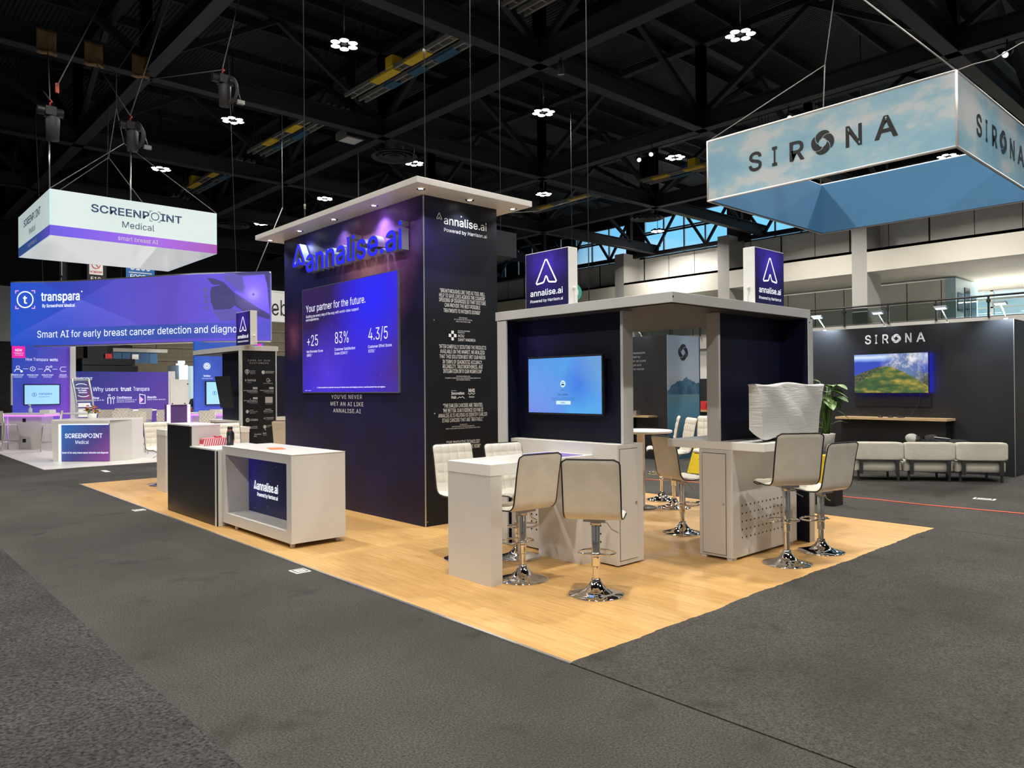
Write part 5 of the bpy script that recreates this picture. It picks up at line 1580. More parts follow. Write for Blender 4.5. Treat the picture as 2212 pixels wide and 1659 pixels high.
def make_bar_stool(raised, name='bar_stool'):
    t = thing(name, 'white bar stool', 'bar stool')
    dz = 0.13 if raised else 0.0
    zs = 0.645 + dz
    W2 = 0.235

    def surf(side):
        def fn(u, v):
            s = v
            p, nrm = shell_at(s)
            x = (u * 2 - 1)
            th = 0.026
            edge = min(1.0, (1 - abs(x)) / 0.10, s / 0.05 + 0.0, (1 - s) / 0.05)
            edge = max(0.0, edge)
            rnd_ = math.sqrt(1 - (1 - edge) ** 2)
            if side > 0:
                q = 0.50 + 0.50 * (abs(math.sin(math.pi * (x + 1) * 2.5)) * abs(math.sin(math.pi * s * 9.0))) ** 0.22
                h = th * rnd_ * q
            else:
                h = -0.010 * rnd_
            # corners of the back and the lip are rounded in plan
            wx = W2
            for e in (s, 1 - s):
                if e < 0.05:
                    wx = W2 - 0.045 * (1 - math.sqrt(max(0, 1 - (1 - e / 0.05) ** 2)))
            return Vector((x * wx, p.x - nrm.x * h, zs + p.y - nrm.y * h))
        return fn
    MB().grid(surf(1), 50, 100).build('seat_cushion', 'leather', t, local=True)
    back = MB().grid(surf(-1), 16, 40)
    back.f = [f[::-1] for f in back.f]
    back.build('seat_shell', 'leather_back', t, local=True)
    pp = []
    f = surf(-1)
    for i in range(41):
        pp.append(f(0.0, i / 40))
    for i in range(1, 12):
        pp.append(f(i / 12, 1.0))
    for i in range(41):
        pp.append(f(1.0, 1 - i / 40))
    for i in range(1, 12):
        pp.append(f(1 - i / 12, 0.0))
    MB().tube(pp, 0.0065, 6, closed=True).build('piping', 'piping', t, local=True)
    MB().box(-0.09, 0.09, -0.08, 0.10, zs - 0.035, zs - 0.012).cyl((0, 0, zs - 0.07), (0, 0, zs - 0.03), 0.045, 16).build('seat_plate', 'brushed', t, local=True)
    MB().lathe([(0.228, 0.0), (0.232, 0.006), (0.225, 0.012), (0.16, 0.024), (0.10, 0.045), (0.065, 0.075), (0.046, 0.105), (0.040, 0.115), (0.040, 0.13), (0.030, 0.135)], (0, 0, 0), 48).build('base', 'chrome', t, local=True)
    MB().lathe([(0.0265, 0.11), (0.0265, 0.27 + dz)], (0, 0, 0), 24).build('piston', 'chrome', t, local=True)
    MB().lathe([(0.0, 0.232 + dz * 0.6), (0.034, 0.232 + dz * 0.6), (0.036, 0.24 + dz * 0.6), (0.036, zs - 0.06), (0.03, zs - 0.05)], (0, 0, 0), 24).build('sleeve', 'chrome', t, local=True)
    zf = 0.33 + dz * 0.6
    ring = [(-0.045, 0.0)] + [(0.155 * math.cos(math.radians(a)), 0.085 + 0.125 * math.sin(math.radians(a))) for a in range(205, -26, -15)][::1] + [(0.045, 0.0)]
    ring = [(-0.03, 0.02)] + [(-0.155 * math.cos(math.radians(a)), 0.075 + 0.13 * math.sin(math.radians(a))) for a in range(-40, 221, 13)] + [(0.03, 0.02)]
    MB().tube([(x, y, zf) for x, y in ring], 0.0095, 8).lathe([(0.037, -0.02), (0.041, -0.02), (0.041, 0.02), (0.037, 0.02)], (0, 0, zf), 20).build('footrest', 'chrome', t, local=True)
    MB().tube([(0.03, 0.0, zs - 0.05), (0.09, 0.02, zs - 0.055), (0.13, 0.03, zs - 0.11), (0.19, 0.03, zs - 0.14)], 0.0045, 6).build('lever', 'brushed', t, local=True)
    return t


low = make_bar_stool(False)
high = make_bar_stool(True)
GRP = 'white quilted bar stools'
used_low = used_high = False


def put_stool(x, y, az, label, raised=False):
    """az = facing direction in degrees"""
    global used_low, used_high
    src = high if raised else low
    first_use = not (used_high if raised else used_low)
    if raised:
        used_high = True
    else:
        used_low = True
    rz = math.radians(az) - math.pi / 2
    if first_use:
        src.location = (x, y, 0.006)
        src.rotation_euler = (0, 0, rz)
        RW[src] = Matrix.Translation((x, y, 0.006)) @ Matrix.Rotation(rz, 4, 'Z')
        src['label'] = label
        src['group'] = GRP
        return src
    return dup(src, (x, y, 0.006), rz, label, GRP)


put_stool(4.683, 4.123, 33, 'white bar stool standing alone in front, its back square to the camera')
put_stool(4.58, 4.90, 84, 'white bar stool tucked against the near side of the closest slab table')
put_stool(4.74, 5.90, -97, 'white quilted bar stool behind the closest slab table, left one')
put_stool(5.16, 5.58, -97, 'white quilted bar stool behind the closest slab table, right one')
put_stool(6.803, 3.553, 56, 'tall white bar stool at the sheeted kiosk, larger of the pair', True)
put_stool(7.55, 3.567, 78, 'white bar stool at the sheeted kiosk, at the right end')
put_stool(7.383, 5.15, -19, 'beige-backed bar stool seen between the two kiosk cabinets')
put_stool(8.825, 6.293, 142, 'white bar stool facing left by the round table, nearer one', True)
put_stool(9.304, 6.855, 128, 'white bar stool facing left by the round table, farther one', True)
put_stool(9.55, 6.15, 205, 'white quilted bar stool half hidden by the right kiosk wall', True)
put_stool(5.05, 12.75, -100, 'white bar stool behind the reception desk, left of the customer logo panel')
put_stool(6.42, 13.30, 40, 'white bar stool between the customer logo panel and the tall tower')
put_stool(4.46, 14.32, -84, 'white quilted bar stool at the left end behind the reception desk')


# round high tables
def round_table(x, y, label, r=0.40, h=1.07, z0=0.006, leg='pale_leg', basem='chrome'):
    t = thing('round_table', label, 'table', (x, y, z0), 0, 'round high tables')
    MB().lathe([(0, h - 0.035), (r - 0.015, h - 0.035), (r, h - 0.025), (r, h - 0.008), (r - 0.008, h), (0, h)], (x, y, z0), 40).build('tabletop', 'white_plastic', t)
    MB().lathe([(0.055, 0.02), (0.055, h - 0.035)], (x, y, z0), 20).build('column', leg, t)
    MB().lathe([(0.0, 0.0), (0.215, 0.0), (0.22, 0.006), (0.20, 0.014), (0.07, 0.022), (0.0, 0.024)], (x, y, z0), 40).build('base', basem, t)
    return t


mat('pale_leg', (0.70, 0.64, 0.55), 0.4, var=0.05)
mat('steel_dark', (0.10, 0.095, 0.09), 0.3, 0.8, var=0.1)
round_table(8.50, 6.62, 'white round high table seen between the two kiosk walls', 0.44, 1.10, basem='steel_dark')

# white sheet thrown over the television of the right kiosk
m, n, p = _new('dust_sheet')
t = n.nodes.new('ShaderNodeTexCoord').outputs['Object']
p.inputs['Base Color'].default_value = (0.60, 0.605, 0.61, 1)
p.inputs['Roughness'].default_value = 0.75
q = n.nodes.new('ShaderNodeMapping')
q.inputs['Scale'].default_value = (3, 3, 22)
n.links.new(t, q.inputs[0])
b = n.nodes.new('ShaderNodeBump')
b.inputs['Strength'].default_value = 0.35
b.inputs['Distance'].default_value = 0.02
n.links.new(noise(n, q.outputs[0], 2.5, 5), b.inputs['Height'])
n.links.new(b.outputs[0], p.inputs['Normal'])
MATS['dust_sheet'] = m


def sheet(u, v):
    """u across, v from the hem at the back over the top to the hem in front"""
    x = 6.56 + (7.86 - 6.56) * u
    top = 1.735 - 0.012 * math.sin(u * 9)
    if v < 0.3:
        k = v / 0.3
        y, z = 3.80 + 0.02 * math.sin(u * 12), 1.30 + (top - 1.30) * k
    elif v < 0.4:
        k = (v - 0.3) / 0.1
        y, z = 3.80 - 0.09 * k, top + 0.008 * math.sin(k * math.pi)
    else:
        k = (v - 0.4) / 0.6
        z = top - (top - 1.205 + 0.012 * math.sin(u * 14)) * k
        y = 3.71 - 0.012 * math.sin(u * 10 + k * 3) - 0.02 * math.sin(k * math.pi) - 0.018 * max(0, math.sin((u - k * 0.55) * 9)) * (1 - k * 0.4)
    # ears at the upper corners, sides drawn in toward the hem
    if v >= 0.3:
        k = max(0, (v - 0.4) / 0.6)
        x = 7.14 + (x - 7.14) * (1.0 - 0.09 * k)
        e = max(0, abs(u - 0.5) - 0.42) / 0.08
        x += (0.05 if u > 0.5 else -0.02) * e * max(0, 1 - k * 6) - 0.0
        x += 0.05 * max(0, (u - 0.75) * 4) * max(0, 1 - k * 1.6)
    return Vector((x, y, z))


sh = MB().grid(sheet, 48, 60)
# closed sides of the bundle
def side(uu):
    def fn(u, v):
        a, b = sheet(uu, 0.3 - 0.3 * v), sheet(uu, 0.4 + 0.6 * v)
        return a.lerp(b, u) + Vector(((-0.02 if uu < 0.5 else 0.02) * math.sin(u * math.pi), 0, 0))
    return fn


sh.grid(side(0.0), 6, 20)
sh.grid(side(1.0), 6, 20)
o = sh.build('dust_sheet', 'dust_sheet')
tag(o, 'white dust sheet thrown over a television on the right kiosk worktop', 'sheet')
tv = thing('table_television', 'television under the white sheet, only its black lower edge showing', 'television', (7.10, 3.755, 1.172))
MB().box(6.66, 7.56, 3.735, 3.785, 1.205, 1.72).build('casing', 'black_plastic', tv)
MB().box(6.9, 7.3, 3.68, 3.86, 1.172, 1.185).box(7.05, 7.15, 3.75, 3.78, 1.18, 1.21).build('stand', 'black_plastic', tv)

# ================================================================== the neighbouring dark booth on the right
mat('booth_black', (0.016, 0.017, 0.020), 0.42, var=0.1, vs=2)
bw = thing('booth_wall', 'long black booth wall with white lettering behind the sofas', 'partition', (17, 6.2, 0))
MB().box(16.04, 16.12, 3.93, 9.0, 0.01, 2.915).box(16.12, 20.5, 3.93, 4.0, 0.01, 2.915).build('panel', 'booth_black', bw)
MB().box(16.035, 16.05, 3.92, 3.93, 0.01, 2.915).build('edge_trim', 'aluminium', bw)
L, f = MB(), frX(16.04)
z, cp = 2.578, 0.178
for ch, a0, a1 in (('S', -6.60, -6.462), ('I', -6.392, -6.342), ('R', -6.255, -6.118), ('N', -5.811, -5.667), ('A', -5.59, -5.425)):
    L.text(f, ch, a0, z, cp, a1, 'b')
swirl(L, f, -5.972, 2.663, 0.094, 0.094)
L.build('lettering', 'print_white', bw)


glow('lens_soft', (0.75, 0.88, 1.0), 1.2)


def stem_light(x, y, label, w=130):
    t = thing('stem_light', label, 'light', (x, y, 2.915), 0, 'stem lights along the booth walls')
    MB().tube([(x + 0.02, y, 2.915), (x - 0.05, y, 3.0), (x - 0.30, y, 3.16)], 0.012, 6).box(x - 0.01, x + 0.05, y - 0.03, y + 0.03, 2.915, 2.935).build('arm', 'white_plastic', t)
    MB().obox((x - 0.36, y, 3.19), (0.11, 0.22, 0.03), Matrix.Rotation(0.35, 3, 'Y')).build('head', 'aluminium', t)
    MB().obox((x - 0.355, y, 3.172), (0.09, 0.19, 0.01), Matrix.Rotation(0.35, 3, 'Y')).build('lens', 'lens_soft', t)
    ld = bpy.data.lights.new('stem_beam', 'SPOT')
    ld.energy = w
    ld.spot_size = math.radians(110)
    ld.spot_blend = 0.8
    ld.shadow_soft_size = 0.06
    ld.color = (0.72, 0.86, 1.0)
    lo = bpy.data.objects.new('stem_beam', ld)
    COL.objects.link(lo)
    lo.location = (x - 0.36, y, 3.13)
    lo.rotation_euler = (0, math.radians(-38), 0)
    return t


stem_light(16.05, 7.45, 'stem light on the black wall nearest the kiosk wall')
stem_light(16.05, 6.20, 'stem light on the black wall above the white lettering', 8)
stem_light(16.05, 5.03, 'stem light on the black wall right of the white lettering', 8)
stem_light(16.05, 4.05, 'stem light on the black wall at its right corner')

# television with the landscape picture
m, n, p = _new('landscape')
t = n.nodes.new('ShaderNodeTexCoord').outputs['Object']
x = sep(n, t)
a = mth(n, 'DIVIDE', mth(n, 'SUBTRACT', 0.72, x[1]), 1.44)      # 0 left .. 1 right
v = mth(n, 'DIVIDE', x[2], 0.79)                                # 0 bottom .. 1 top
nz_ = noise(n, t, 4.0, 6, 0.6)
sky = ramp_node(n, [(0.80, (0.02, 0.05, 0.42)), (0.88, (0.25, 0.42, 0.80)), (0.93, (0.62, 0.70, 0.85)), (1.0, (0.18, 0.30, 0.62))], mth(n, 'ADD', v, mth(n, 'MULTIPLY', mth(n, 'SUBTRACT', nz_, 0.5), 0.06)))
ridge = mth(n, 'SUBTRACT', 0.70, mth(n, 'MULTIPLY', mth(n, 'POWER', mth(n, 'ABSOLUTE', mth(n, 'SUBTRACT', a, 0.52)), 1.5), 0.75))
qm = n.nodes.new('ShaderNodeMapping')
qm.inputs['Scale'].default_value = (1, 2.4, 6)
qm.inputs['Rotation'].default_value = (0.35, 0, 0)
n.links.new(t, qm.inputs[0])
field = ramp_node(n, [(0.30, (0.010, 0.045, 0.022)), (0.45, (0.045, 0.10, 0.025)), (0.56, (0.22, 0.20, 0.035)), (0.70, (0.62, 0.36, 0.08))],
                  mth(n, 'ADD', mth(n, 'MULTIPLY', noise(n, qm.outputs[0], 1.6, 3), 0.8), mth(n, 'MULTIPLY', a, 0.16)))
forest = ramp_node(n, [(0.4, (0.006, 0.03, 0.03)), (0.6, (0.10, 0.10, 0.03)), (0.75, (0.32, 0.22, 0.06))], noise(n, t, 26, 3, 0.7))
mist = ramp_node(n, [(0.45, (0.10, 0.16, 0.35)), (0.65, (0.75, 0.72, 0.72))], noise(n, t, 6, 6, 0.65))
c = mixc(n, mth(n, 'LESS_THAN', v, mth(n, 'ADD', ridge, mth(n, 'MULTIPLY', nz_, 0.05))), sky, forest)
mk = mth(n, 'MULTIPLY', blob(n, t, (0, -0.32, 0.60), 0.52), mth(n, 'MULTIPLY', nz_, 3.2), True)
c = mixc(n, mk, c, mist)
fm = mth(n, 'LESS_THAN', v, mth(n, 'ADD', mth(n, 'SUBTRACT', ridge, mth(n, 'MULTIPLY', mth(n, 'POWER', mth(n, 'ABSOLUTE', mth(n, 'SUBTRACT', a, 0.45)), 1.1), 0.55)), mth(n, 'MULTIPLY', mth(n, 'SUBTRACT', nz_, 0.6), 0.10)))
c = mixc(n, fm, c, field)
n.links.new(c, p.inputs['Emission Color'])
p.inputs['Emission Strength'].default_value = 1.15
p.inputs['Base Color'].default_value = (0.01, 0.01, 0.01, 1)
MATS['landscape'] = m
glow('blue_led', (0.01, 0.02, 1.0), 14, True)
tv = thing('wall_television', 'television showing green and gold hills, glowing blue behind, on the black wall', 'television', (15.97, 6.045, 1.555))
MB().box(15.895, 15.92, 5.32, 6.77, 1.545, 2.365).build('casing', 'black_plastic', tv)
MB().box(15.890, 15.895, 5.332, 6.758, 1.560, 2.352).build('display', 'landscape', tv)
MB().box(15.925, 15.935, 5.34, 5.40, 1.57, 2.34).box(15.925, 15.935, 6.69, 6.75, 1.57, 2.34).box(15.925, 15.935, 5.40, 6.69, 1.57, 1.62).build('backlight', 'blue_led', tv)
MB().box(15.92, 16.04, 5.8, 6.3, 1.8, 2.1).build('bracket', 'black_plastic', tv)
sb = thing('tall_black_case', 'black case leaning on the black wall under the landscape television', 'case', (16.0, 6.05, 1.27))
MB().box(16.0, 16.04, 5.32, 6.80, 1.28, 1.55).build('case', 'black_plastic', sb)
cd_ = MB().tube([(15.95, 5.50, 1.56), (15.94, 5.52, 1.35), (15.9, 5.62, 1.15), (15.85, 5.70, 1.075)], 0.008, 6)
tag(cd_.build('power_cable', 'black_plastic'), 'black cable hanging from the landscape television to the shelf', 'cable')
shf = thing('wall_counter', 'wood-topped dark counter against the black wall behind the sofas', 'counter', (15.85, 6.0, 0.01))
MB().box(15.55, 16.035, 4.90, 7.02, 1.02, 1.065).build('top', 'pale_wood', shf)
MB().box(15.75, 16.0, 4.98, 6.98, 0.01, 1.02).build('body', 'black_panel', shf)
for i, (y, s) in enumerate(((5.75, 0.05), (5.95, 0.035), (6.15, 0.03))):
    o = MB().tube([(15.7, y, 1.075), (15.72, y + s, 1.095), (15.7, y + 2 * s, 1.08), (15.66, y + s, 1.075), (15.7, y - s, 1.08)], 0.012, 6).build('cable_bundle', 'black_plastic')
    tag(o, ['black adapter and lead on the wood counter, right', 'small tangle of cable in the middle of the wood counter', 'left tangle of cable on the wood counter'][i], 'cable', 'cables on the wood counter')

# three armless leather sofa sections, backs to the camera
mat('cream_leather', (0.60, 0.575, 0.50), 0.45, var=0.06, vs=5, bump=0.55, bs=9)
mat('sofa_leg', (0.09, 0.09, 0.095), 0.3, 0.7, var=0.1)


def make_sofa():
    t = thing('sofa_section', 'cream sofa', 'sofa')
    w = 0.415

    def pillow(x0, x1, y0, y1, z0, z1, r=0.05, pinch=0.0):
        mb = MB()

        def fn(u, v):
            a = 2 * math.pi * u
            b = (v - 0.5) * math.pi
            def sp(q, e=0.22):
                return math.copysign(abs(q) ** e, q)
            x = sp(math.cos(b)) * sp(math.cos(a))
            y = sp(math.cos(b)) * sp(math.sin(a))
            z = sp(math.sin(b))
            wr = 1 - 0.02 * math.sin(9 * x + 14 * z)
            return Vector(((x0 + x1) / 2 + x * (x1 - x0) / 2, (y0 + y1) / 2 + y * wr * (y1 - y0) / 2, (z0 + z1) / 2 + z * (z1 - z0) / 2))
        return mb.grid(fn, 40, 20)
    pillow(-w, w, -0.05, 0.09, 0.375, 0.695).build('back_cushion', 'cream_leather', t, local=True)
    pillow(-w, w, 0.0, 0.72, 0.16, 0.36).build('seat_cushion', 'cream_leather', t, local=True)
    for s in (-1, 1):
        MB().box(s * 0.30 - 0.03, s * 0.30 + 0.03, -0.065, -0.03, 0.13, 0.385).build('back_strap', 'sofa_leg', t, local=True)
    MB().box(-w + 0.02, w - 0.02, -0.055, -0.035, 0.365, 0.385).build('rail', 'sofa_leg', t, local=True)
    for s in (-1, 1):
        for y in (0.02, 0.64):
            MB().box(s * 0.33 - 0.017, s * 0.33 + 0.017, y - 0.017, y + 0.017, 0.0, 0.19).build('leg', 'sofa_leg', t, local=True)
    return t


A0, A1 = Vector((13.56, 5.80, 0.01)), Vector((15.05, 3.80, 0.01))
dv = (A1 - A0).normalized()
rzs = math.atan2(dv.y, dv.x)
sofa0 = make_sofa()
for k, lb in enumerate(('cream leather sofa section nearest the potted plant, back to the camera', 'middle cream leather sofa section, where a person sleeps', 'rightmost cream leather sofa section, back to the camera')):
    c = A0 + dv * (0.415 + 0.835 * k)
    if k == 0:
        sofa0.location = c
        sofa0.rotation_euler = (0, 0, rzs)
        RW[sofa0] = Matrix.Translation(c) @ Matrix.Rotation(rzs, 4, 'Z')
        sofa0['label'] = lb
        sofa0['group'] = 'cream sofa sections'
    else:
        dup(sofa0, c, rzs, lb, 'cream sofa sections')

# sleeping person on the sofas, head to the left
mat('skin', (0.50, 0.30, 0.21), 0.5, var=0.06)
mat('jacket', (0.022, 0.022, 0.026), 0.8, var=0.2, vs=20)
mat('trousers', (0.03, 0.032, 0.04), 0.85, var=0.2, vs=20)
mat('cap_grey', (0.42, 0.42, 0.41), 0.8, var=0.1, vs=12)
mat('hair', (0.015, 0.012, 0.010), 0.7, var=0.3, vs=40)


def skinned(name, nodes, edges, m, parent, sub=2):
    """nodes = [(x, y, z, r)]; one continuous skin over the joint skeleton (root = node 0)"""
    me = bpy.data.meshes.new(name)
    inv = RW[kids_root(parent)].inverted()
    me.from_pydata([tuple(inv @ Vector(q[:3])) for q in nodes], edges, [])
    ob = bpy.data.objects.new(name, me)
    COL.objects.link(ob)
    ob.parent = parent
    KIDS.setdefault(parent, []).append(ob)
    sk = ob.modifiers.new('skin', 'SKIN')
    sk.use_smooth_shade = True
    me.skin_vertices[0].data[0].use_root = True
    for i, q in enumerate(nodes):
        r = q[3]
        me.skin_vertices[0].data[i].radius = (r, r) if not isinstance(r, tuple) else r
        me.skin_vertices[0].data[i].use_root = (i == 0)
    ss = ob.modifiers.new('sub', 'SUBSURF')
    ss.levels = ss.render_levels = sub
    me.materials.append(MATS[m])
    return ob


def head(parent, c, fwd, up, skinm='skin', hairm='hair', r=0.105):
    """head with face: fwd = facing, up = crown direction"""
    fwd, up = Vector(fwd).normalized(), Vector(up).normalized()
    rt = fwd.cross(up).normalized()
    M = Matrix((rt, fwd, up)).transposed()
    c = Vector(c)

    def P(x, y, z):
        return c + M @ Vector((x, y, z))
    mb = MB()

    def fn(u, v):
        a, b = 2 * math.pi * u, math.pi * v
        x, y, z = math.sin(b) * math.cos(a), math.sin(b) * math.sin(a), -math.cos(b)
        w = 0.74 + 0.10 * (z > -0.3) * (z + 0.3) - 0.10 * max(0, -z)
        yy = y * (0.95 if y < 0 else 0.88)
        if y > 0.55:
            yy += 0.13 * max(0, 1 - abs(x) * 6) * max(0, 1 - abs(z + 0.12) * 4)      # nose
            yy -= 0.07 * max(0, 1 - abs(abs(x) - 0.33) * 5) * max(0, 1 - abs(z - 0.05) * 6)   # eye sockets
            yy += 0.05 * max(0, 1 - abs(x) * 3.5) * max(0, 1 - abs(z + 0.45) * 8)     # lips
            yy += 0.06 * max(0, 1 - abs(x) * 3) * max(0, 1 - abs(z + 0.75) * 4)       # chin
        return P(x * r * w, yy * r, z * r * 1.15)
    mb.grid(fn, 32, 24)
    h = mb.build('head', skinm, parent)
    for s in (-1, 1):
        MB().ball(P(s * 0.74 * r, -0.02, 0), 0.028, 10, (0.35, 0.7, 1.1), M).build('ear', skinm, h)
        MB().ball(P(s * 0.31 * r, 0.80 * r, 0.06 * r), 0.012, 8).build('eye', 'hair', h)
    return h, P


pp = thing('person', 'person asleep on the sofas in a dark jacket and pale grey cap', 'person', (14.5, 5.0, 0.36))
side_ = Vector((dv.y, -dv.x, 0)) * -1            # from the back of the sofa toward its seat
if side_.x < 0:
    side_ = -side_


def B(along, depth, z):
    q = A0 + dv * (along + 0.27) + side_ * depth
    z += 0.07
    return (q.x, q.y, z)


def Bn(along, depth, z, r):
    return (*B(along, depth, z), r)


skinned('body', [Bn(1.42, 0.34, 0.52, 0.135), Bn(1.25, 0.33, 0.54, 0.12), Bn(1.08, 0.30, 0.57, 0.145), Bn(0.98, 0.28, 0.60, 0.075), Bn(0.92, 0.27, 0.62, 0.055),
                 Bn(1.06, 0.27, 0.70, 0.07), Bn(1.22, 0.40, 0.70, 0.05), Bn(1.12, 0.52, 0.58, 0.04),
                 Bn(1.05, 0.42, 0.47, 0.06), Bn(1.10, 0.58, 0.43, 0.045), Bn(0.95, 0.56, 0.42, 0.036),
                 Bn(1.62, 0.42, 0.58, 0.10), Bn(1.95, 0.50, 0.50, 0.07), Bn(2.28, 0.32, 0.44, 0.05),
                 Bn(1.62, 0.40, 0.45, 0.10), Bn(1.98, 0.40, 0.43, 0.07), Bn(2.34, 0.25, 0.42, 0.05)],
        [(0, 1), (1, 2), (2, 3), (3, 4), (2, 5), (5, 6), (6, 7), (2, 8), (8, 9), (9, 10), (0, 11), (11, 12), (12, 13), (0, 14), (14, 15), (15, 16)], 'jacket', pp)
hc = Vector(B(0.80, 0.22, 0.675))
h, P = head(pp, hc, side_ + Vector((0, 0, 0.15)), -dv + Vector((0, 0, 0.25)))
cm = MB()
Mh = [P(1, 0, 0) - P(0, 0, 0), P(0, 1, 0) - P(0, 0, 0), P(0, 0, 1) - P(0, 0, 0)]


def capf(u, v):
    a, b = 2 * math.pi * u, math.pi / 2 * v
    x, y, z = math.sin(b) * math.cos(a), math.sin(b) * math.sin(a), math.cos(b)
    return P(x * 0.092, y * 0.112, 0.005 + z * 0.135)


cm.grid(capf, 28, 10)
cm.prism([P(-0.06, 0.10, 0.02), P(-0.05, 0.17, 0.0), P(0.05, 0.17, 0.0), P(0.06, 0.10, 0.02)], P(0, 0, 0.008) - P(0, 0, 0))
cm.build('cap', 'cap_grey', pp)
MB().ball(P(0, -0.04, -0.03), 0.092, 16, (0.88, 0.9, 0.85)).build('hair', 'hair', pp)
for k, (al, dp, z) in enumerate(((1.12, 0.52, 0.57), (0.95, 0.56, 0.42))):
    c = B(al, dp, z)
    hd = skinned('hand', [(*c, 0.026), (c[0] + 0.05, c[1] + 0.03, c[2] - 0.01, 0.03)], [(0, 1)], 'skin', pp, 1)
    for j in range(5):
        o = Vector((c[0] + 0.06, c[1] + 0.035 + (j - 2) * 0.012, c[2] - 0.01))
        q = [(*o, 0.009), (*(o + Vector((0.03, 0.02 if j else -0.02, 0.004))), 0.008), (*(o + Vector((0.05, 0.03 if j else -0.04, -0.012))), 0.007)]
        MB().tube([v[:3] for v in q], 0.008, 6, rs=[v[3] for v in q]).build('finger', 'skin', hd)
pm = MB()
pm.prism([Vector(B(1.14, 0.24, 0.702)), Vector(B(1.42, 0.26, 0.675)), Vector(B(1.42, 0.33, 0.675)), Vector(B(1.14, 0.31, 0.712))], (0, 0, 0.006))
pm.build('jacket_print', 'print_grey', pp)

# tall corner panels between the kiosks: black quote panel and blue mountain panel
m, n, p = _new('mountain_print')
t = n.nodes.new('ShaderNodeTexCoord').outputs['Object']
x = sep(n, t)
h_ = mth(n, 'ADD', x[2], mth(n, 'MULTIPLY', mth(n, 'SUBTRACT', noise(n, t, 2.2, 5), 0.5), 0.5))
sk_ = ramp_node(n, [(0.55, (0.52, 0.60, 0.70)), (0.75, (0.42, 0.50, 0.62)), (1.0, (0.30, 0.40, 0.54))], mth(n, 'DIVIDE', x[2], 2.95))
wt = ramp_node(n, [(0.18, (0.020, 0.075, 0.15)), (0.42, (0.10, 0.28, 0.40)), (0.55, (0.22, 0.36, 0.48))], mth(n, 'DIVIDE', x[2], 2.95))
mtn = ramp_node(n, [(0.4, (0.030, 0.12, 0.24)), (0.65, (0.10, 0.24, 0.36))], noise(n, t, 5, 5))
pk = mth(n, 'SUBTRACT', 1.92, mth(n, 'MULTIPLY', mth(n, 'ABSOLUTE', mth(n, 'SUBTRACT', x[0], 0.1)), 0.30))
c = mixc(n, mth(n, 'LESS_THAN', h_, pk), sk_, mtn)
c = mixc(n, mth(n, 'LESS_THAN', x[2], 1.52), c, wt)
n.links.new(c, p.inputs['Base Color'])
p.inputs['Roughness'].default_value = 0.5
MATS['mountain_print'] = m
cp_ = thing('corner_panel', 'tall booth corner with a blue mountain picture and black quote side', 'partition', (15.07, 10.9, 0.01))
MB().box(14.41, 14.5, 10.44, 14.2, 0.01, 2.93).build('quote_panel', 'booth_black', cp_)
MB().box(14.41, 15.71, 10.43, 10.44, 0.01, 2.93).build('picture_panel', 'mountain_print', cp_)
MB().box(15.71, 15.74, 10.425, 10.46, 0.01, 2.93).build('edge_trim', 'booth_black', cp_)
L, f = MB(), frX(14.41)
for st, a1, z in (('the imaging impressions', -11.066, 2.515), ('that are important by', -11.212, 2.42), ('giving us an accurate', -11.046, 2.322), ('reporting style and', -11.189, 2.225), ('reducing the mental', -11.103, 2.125), ('workload."', -11.43, 2.035)):
    L.text(f, st, a1, z, 0.052, None, 'l', 'r')
L.build('lettering', 'print_grey', cp_)
L, f = MB(), frY(10.43)
swirl(L, f, 15.04, 2.535, 0.20, 0.20)
L.build('swirl_mark', 'print_dark', cp_)
stem_light(14.45, 11.2, 'stem light on top of the black quote panel', 8)
ws = thing('wall_shelf', 'wooden ledge on the black quote panel seen between the kiosks', 'shelf', (14.25, 11.9, 0.98))
MB().box(14.05, 14.405, 10.72, 13.0, 1.0, 1.035).build('board', 'pale_wood', ws)
MB().box(14.33, 14.405, 11.4, 11.45, 0.01, 1.0).build('leg', 'booth_black', ws)
mat('tin', (0.45, 0.44, 0.42), 0.25, 0.8, var=0.3, vs=30)
for i, (y, w, h2, lb) in enumerate(((11.19, 0.13, 0.11, 'silver and dark gadget on the wooden ledge'), (11.36, 0.16, 0.05, 'low white clutter left on the wooden ledge'), (11.52, 0.08, 0.06, 'small pale item at the far left of the wooden ledge'))):
    o = MB().box(14.12, 14.26, y - w / 2, y + w / 2, 1.035, 1.035 + h2).box(14.14, 14.2, y - w * 0.3, y + w * 0.2, 1.035 + h2, 1.05 + h2).build('gadget', 'tin' if i != 1 else 'white_plastic', bevel=0.006)
    tag(o, lb, 'gadget', 'things on the wooden ledge')
# shelf with red boxes seen in the narrow gap
gb_ = thing('wall_shelf', 'dark booth shelf with a wooden board in the narrow gap', 'shelf', (18.6, 11.5, 0.01))
MB().box(18.2, 19.6, 10.9, 12.6, 1.0, 1.05).build('board', 'pale_wood', gb_)
MB().box(18.3, 19.6, 11.0, 12.6, 0.01, 1.0).box(19.5, 19.6, 10.8, 13.5, 0.01, 1.95).build('body', 'booth_black', gb_)
for i, (y, c) in enumerate(((12.05, 'red'), (11.80, 'white_plastic'))):
    o = MB().box(18.3, 18.5, y - 0.1, y + 0.1, 1.05, 1.30).box(18.295, 18.3, y - 0.06, y + 0.05, 1.1, 1.2).build('product_box', c)
    tag(o, 'red box on the shelf in the narrow gap' if i == 0 else 'white box beside a red one in the narrow gap', 'box', 'boxes in the narrow gap')

